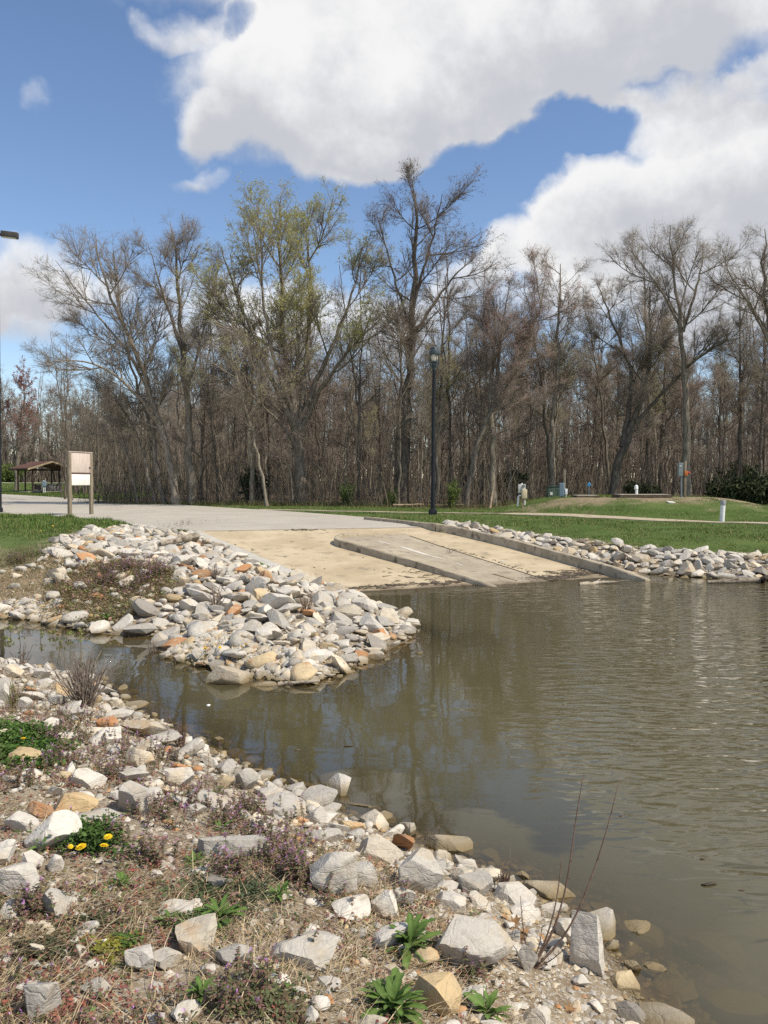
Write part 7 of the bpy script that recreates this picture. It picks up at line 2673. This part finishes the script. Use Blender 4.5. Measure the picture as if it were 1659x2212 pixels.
# sapling with long whip stems
sbase = hit(1150, 2088)
sp_ = empty('sapling', sbase)
tag(sp_, 'leafless sapling with long whip-like stems rising in front of the water', 'sapling')
dist0 = np.linalg.norm(sbase - np.array([0, 0, CAM_Z]))
for k, (pts, r0) in enumerate([([(1150, 2088), (1190, 2030), (1222, 1930), (1236, 1830), (1248, 1740), (1262, 1668)], .0048), ([(1155, 2090), (1210, 2040), (1255, 1960), (1290, 1860), (1315, 1780), (1340, 1676)], .0046),
                               ([(1152, 2086), (1180, 2030), (1200, 1960), (1210, 1890), (1213, 1850)], .004), ([(1148, 2088), (1135, 2040), (1128, 1990), (1124, 1935)], .0035), ([(1155, 2092), (1190, 2075), (1222, 2048)], .0032), ([(1146, 2092), (1160, 2110), (1120, 2140)], .006), ([(1146, 2088), (1165, 2045), (1172, 2000)], .003)]):
    P = []
    for i, (a, b) in enumerate(pts):
        q = ray(a, b); P.append(np.array([0, 0, CAM_Z]) + q / np.linalg.norm(q) * (dist0 - .02 * i) - sbase)
    P = np.array(P)
    tt = np.linspace(0, 1, 14); s_ = np.linspace(0, 1, len(P))
    PP = np.stack([np.interp(tt, s_, P[:, j]) for j in range(3)], -1)
    for _ in range(2):
        PP[1:-1] = (PP[:-2] + 2 * PP[1:-1] + PP[2:]) / 4
    m = MB(); m.tube(PP, r0 * (1.15 - .85 * tt), 6)
    rr_ = np.random.default_rng(930 + k)
    for i in range(2, 13):
        d = unit(rr_.normal(0, 1, 3)) * .010; m.tube([PP[i], PP[i] + d + [0, 0, .008]], [.0018, .0012], 4)
    m.build('stem', M_DEADR, sp_, smooth=True)

# thin single stalks standing in the water / by the stones
for i, (a, b, tx_, ty_, lab) in enumerate([(930, 1845 - 36, 948, 1795 - 10, 'single thin stalk by the craggy boulder'), (1215, 1838, 1211, 1848 - 8, 'short stalk in the water by the sapling'), (1101, 1905, 1100, 1812, 'thin reed in the water left of the sapling')]):
    c = onz(a, b, 0); e = ondepth(tx_, ty_, c[1])
    m = MB(); m.tube([c - [0, 0, .05], (c + e) / 2 + [.005, 0, 0], e], [.0025, .002, .001], 5)
    tag(m.build('stalk', M_DEAD, smooth=True), lab, 'stalk')

# ---- green sprigs standing in the inlet
M_SPRIG = mat('water_sprig_leaves', (.17, .20, .05), (.24, .26, .08), scale=20, rough=.7, trans=.25)
for i, (a, b, hpx, lab) in enumerate([(45, 1395, 42, 'tallest green sprig standing in the inlet'), (22, 1372, 22, 'green sprig in the inlet near the bank corner'), (90, 1385, 20, 'green sprig right of the tallest one in the inlet'), (112, 1374, 12, 'short sprig close to the hump shore'),
                                      (148, 1378, 14, 'sprig above the pale board reflection in the inlet'), (132, 1390, 10, 'lowest sprig in the middle of the inlet'), (176, 1400, 40, 'thin dark sprig in front of the spit shore'), (12, 1385, 10, 'small sprig at the frame edge of the inlet')]):
    c = onz(a, b, 0)
    H_ = hpx * np.linalg.norm(c - np.array([0, 0, CAM_Z])) / FPX
    e_ = empty('water_sprig', c); tag(e_, lab, 'water plant')
    rr_ = np.random.default_rng(950 + i)
    m = MB(); m.tube([(0, 0, -.15), (rr_.normal(0, .02), 0, H_ * .5), (rr_.normal(0, .04), 0, H_)], [.005, .004, .002], 5); m.build('stem', M_DEADR, e_, smooth=True)
    k = 14
    cc = np.stack([rr_.normal(0, .03, k), rr_.normal(0, .03, k), H_ * rr_.uniform(.3, 1.05, k)], -1)
    n1 = unit(rr_.normal(0, 1, (k, 3))); n2 = unit(np.cross(n1, rr_.normal(0, 1, (k, 3)))); s = .028
    V = np.stack([cc - n1 * s, cc + n2 * s * .5, cc + n1 * s, cc - n2 * s * .5], 1).reshape(-1, 3)
    link('foliage', mesh_of('foliage', V, [np.arange(k * 4).reshape(-1, 4)], M_SPRIG, smooth=False), e_)

# ---- fallen oak and plane leaves
M_DRY = mat('dry_leaf', (.36, .19, .08), (.48, .29, .14), scale=30, rough=.75, rand=.2, c3=(.24, .12, .05), s3=60, trans=.2)


def dry_leaf_mesh(seed):
    rr = np.random.default_rng(seed)
    ang_ = np.linspace(-2.6, 2.6, 15)
    rad = np.array([.35, .5, .95, .55, .85, .6, 1.05, 1.15, 1.05, .6, .9, .55, .95, .5, .35]) * rr.uniform(.85, 1.1, 15)
    rad[1::2] *= .72
    V = [(0, 0, 0)] + [(math.cos(a) * q, math.sin(a) * q, .30 * q * q * rr.uniform(.3, 1.3)) for a, q in zip(ang_, rad)] + [(-.6, .05, .1)]
    F3 = [(0, i, i + 1) for i in range(1, 15)] + [(0, 15, 16), (0, 16, 1)]
    me = mesh_of('dry_leaf', np.array(V), [np.array(F3)], M_DRY, smooth=True)
    return me


DL = [dry_leaf_mesh(i) for i in range(5)]
rr = np.random.default_rng(960)
for i, (a, b, w, lab) in enumerate([(640, 1812, 34, 'large orange dry leaf above the boulder with the yellow base'), (676, 1820, 18, 'thin dry leaf right of the large orange one'), (752, 1823, 30, 'curled dry leaf between the pointed and craggy stones'), (815, 1874, 34, 'big brown dry leaf leaning on the dark-faced boulder'),
                                    (862, 1878, 28, 'upright dry leaf against the dark-faced boulder'), (790, 1868, 22, 'dry leaf left of the big brown one'), (957, 1925, 16, 'small rust leaf right of the dark-faced boulder'), (992, 1972, 18, 'rust leaf below the white stones'), (1036, 1940, 20, 'rust leaf in front of the three-sided white stone'),
                                    (1110, 2000, 34, 'pale oak leaf in the leaf drift behind the sapling'), (1140, 2018, 34, 'broad oak leaf in the leaf drift behind the sapling'), (1170, 2030, 30, 'oak leaf at the right end of the leaf drift'), (1125, 2032, 26, 'oak leaf at the lower side of the leaf drift'), (1092, 1985, 24, 'oak leaf at the top of the leaf drift'),
                                    (1228, 2184, 30, 'pale leaf lying in the shingle under the upright slab'), (316, 1944, 18, 'orange leaf in straw left of the flat pale stone'), (325, 1716, 16, 'rust leaf left of the boulder in deadnettle'), (700, 2108 - 40, 16, 'rust leaf at the foot of the biggest grey rock')]):
    c = hit(a, b); s = w * .5 * np.linalg.norm(c - np.array([0, 0, CAM_Z])) / FPX
    o = link('dry_leaf', DL[i % 5], None, c + np.array([0, 0, .012]))
    o.scale = (s, s, s); o.rotation_euler = (rr.normal(0, .45), rr.normal(0, .45), rr.uniform(0, 6.28))
    tag(o, lab, 'leaf')
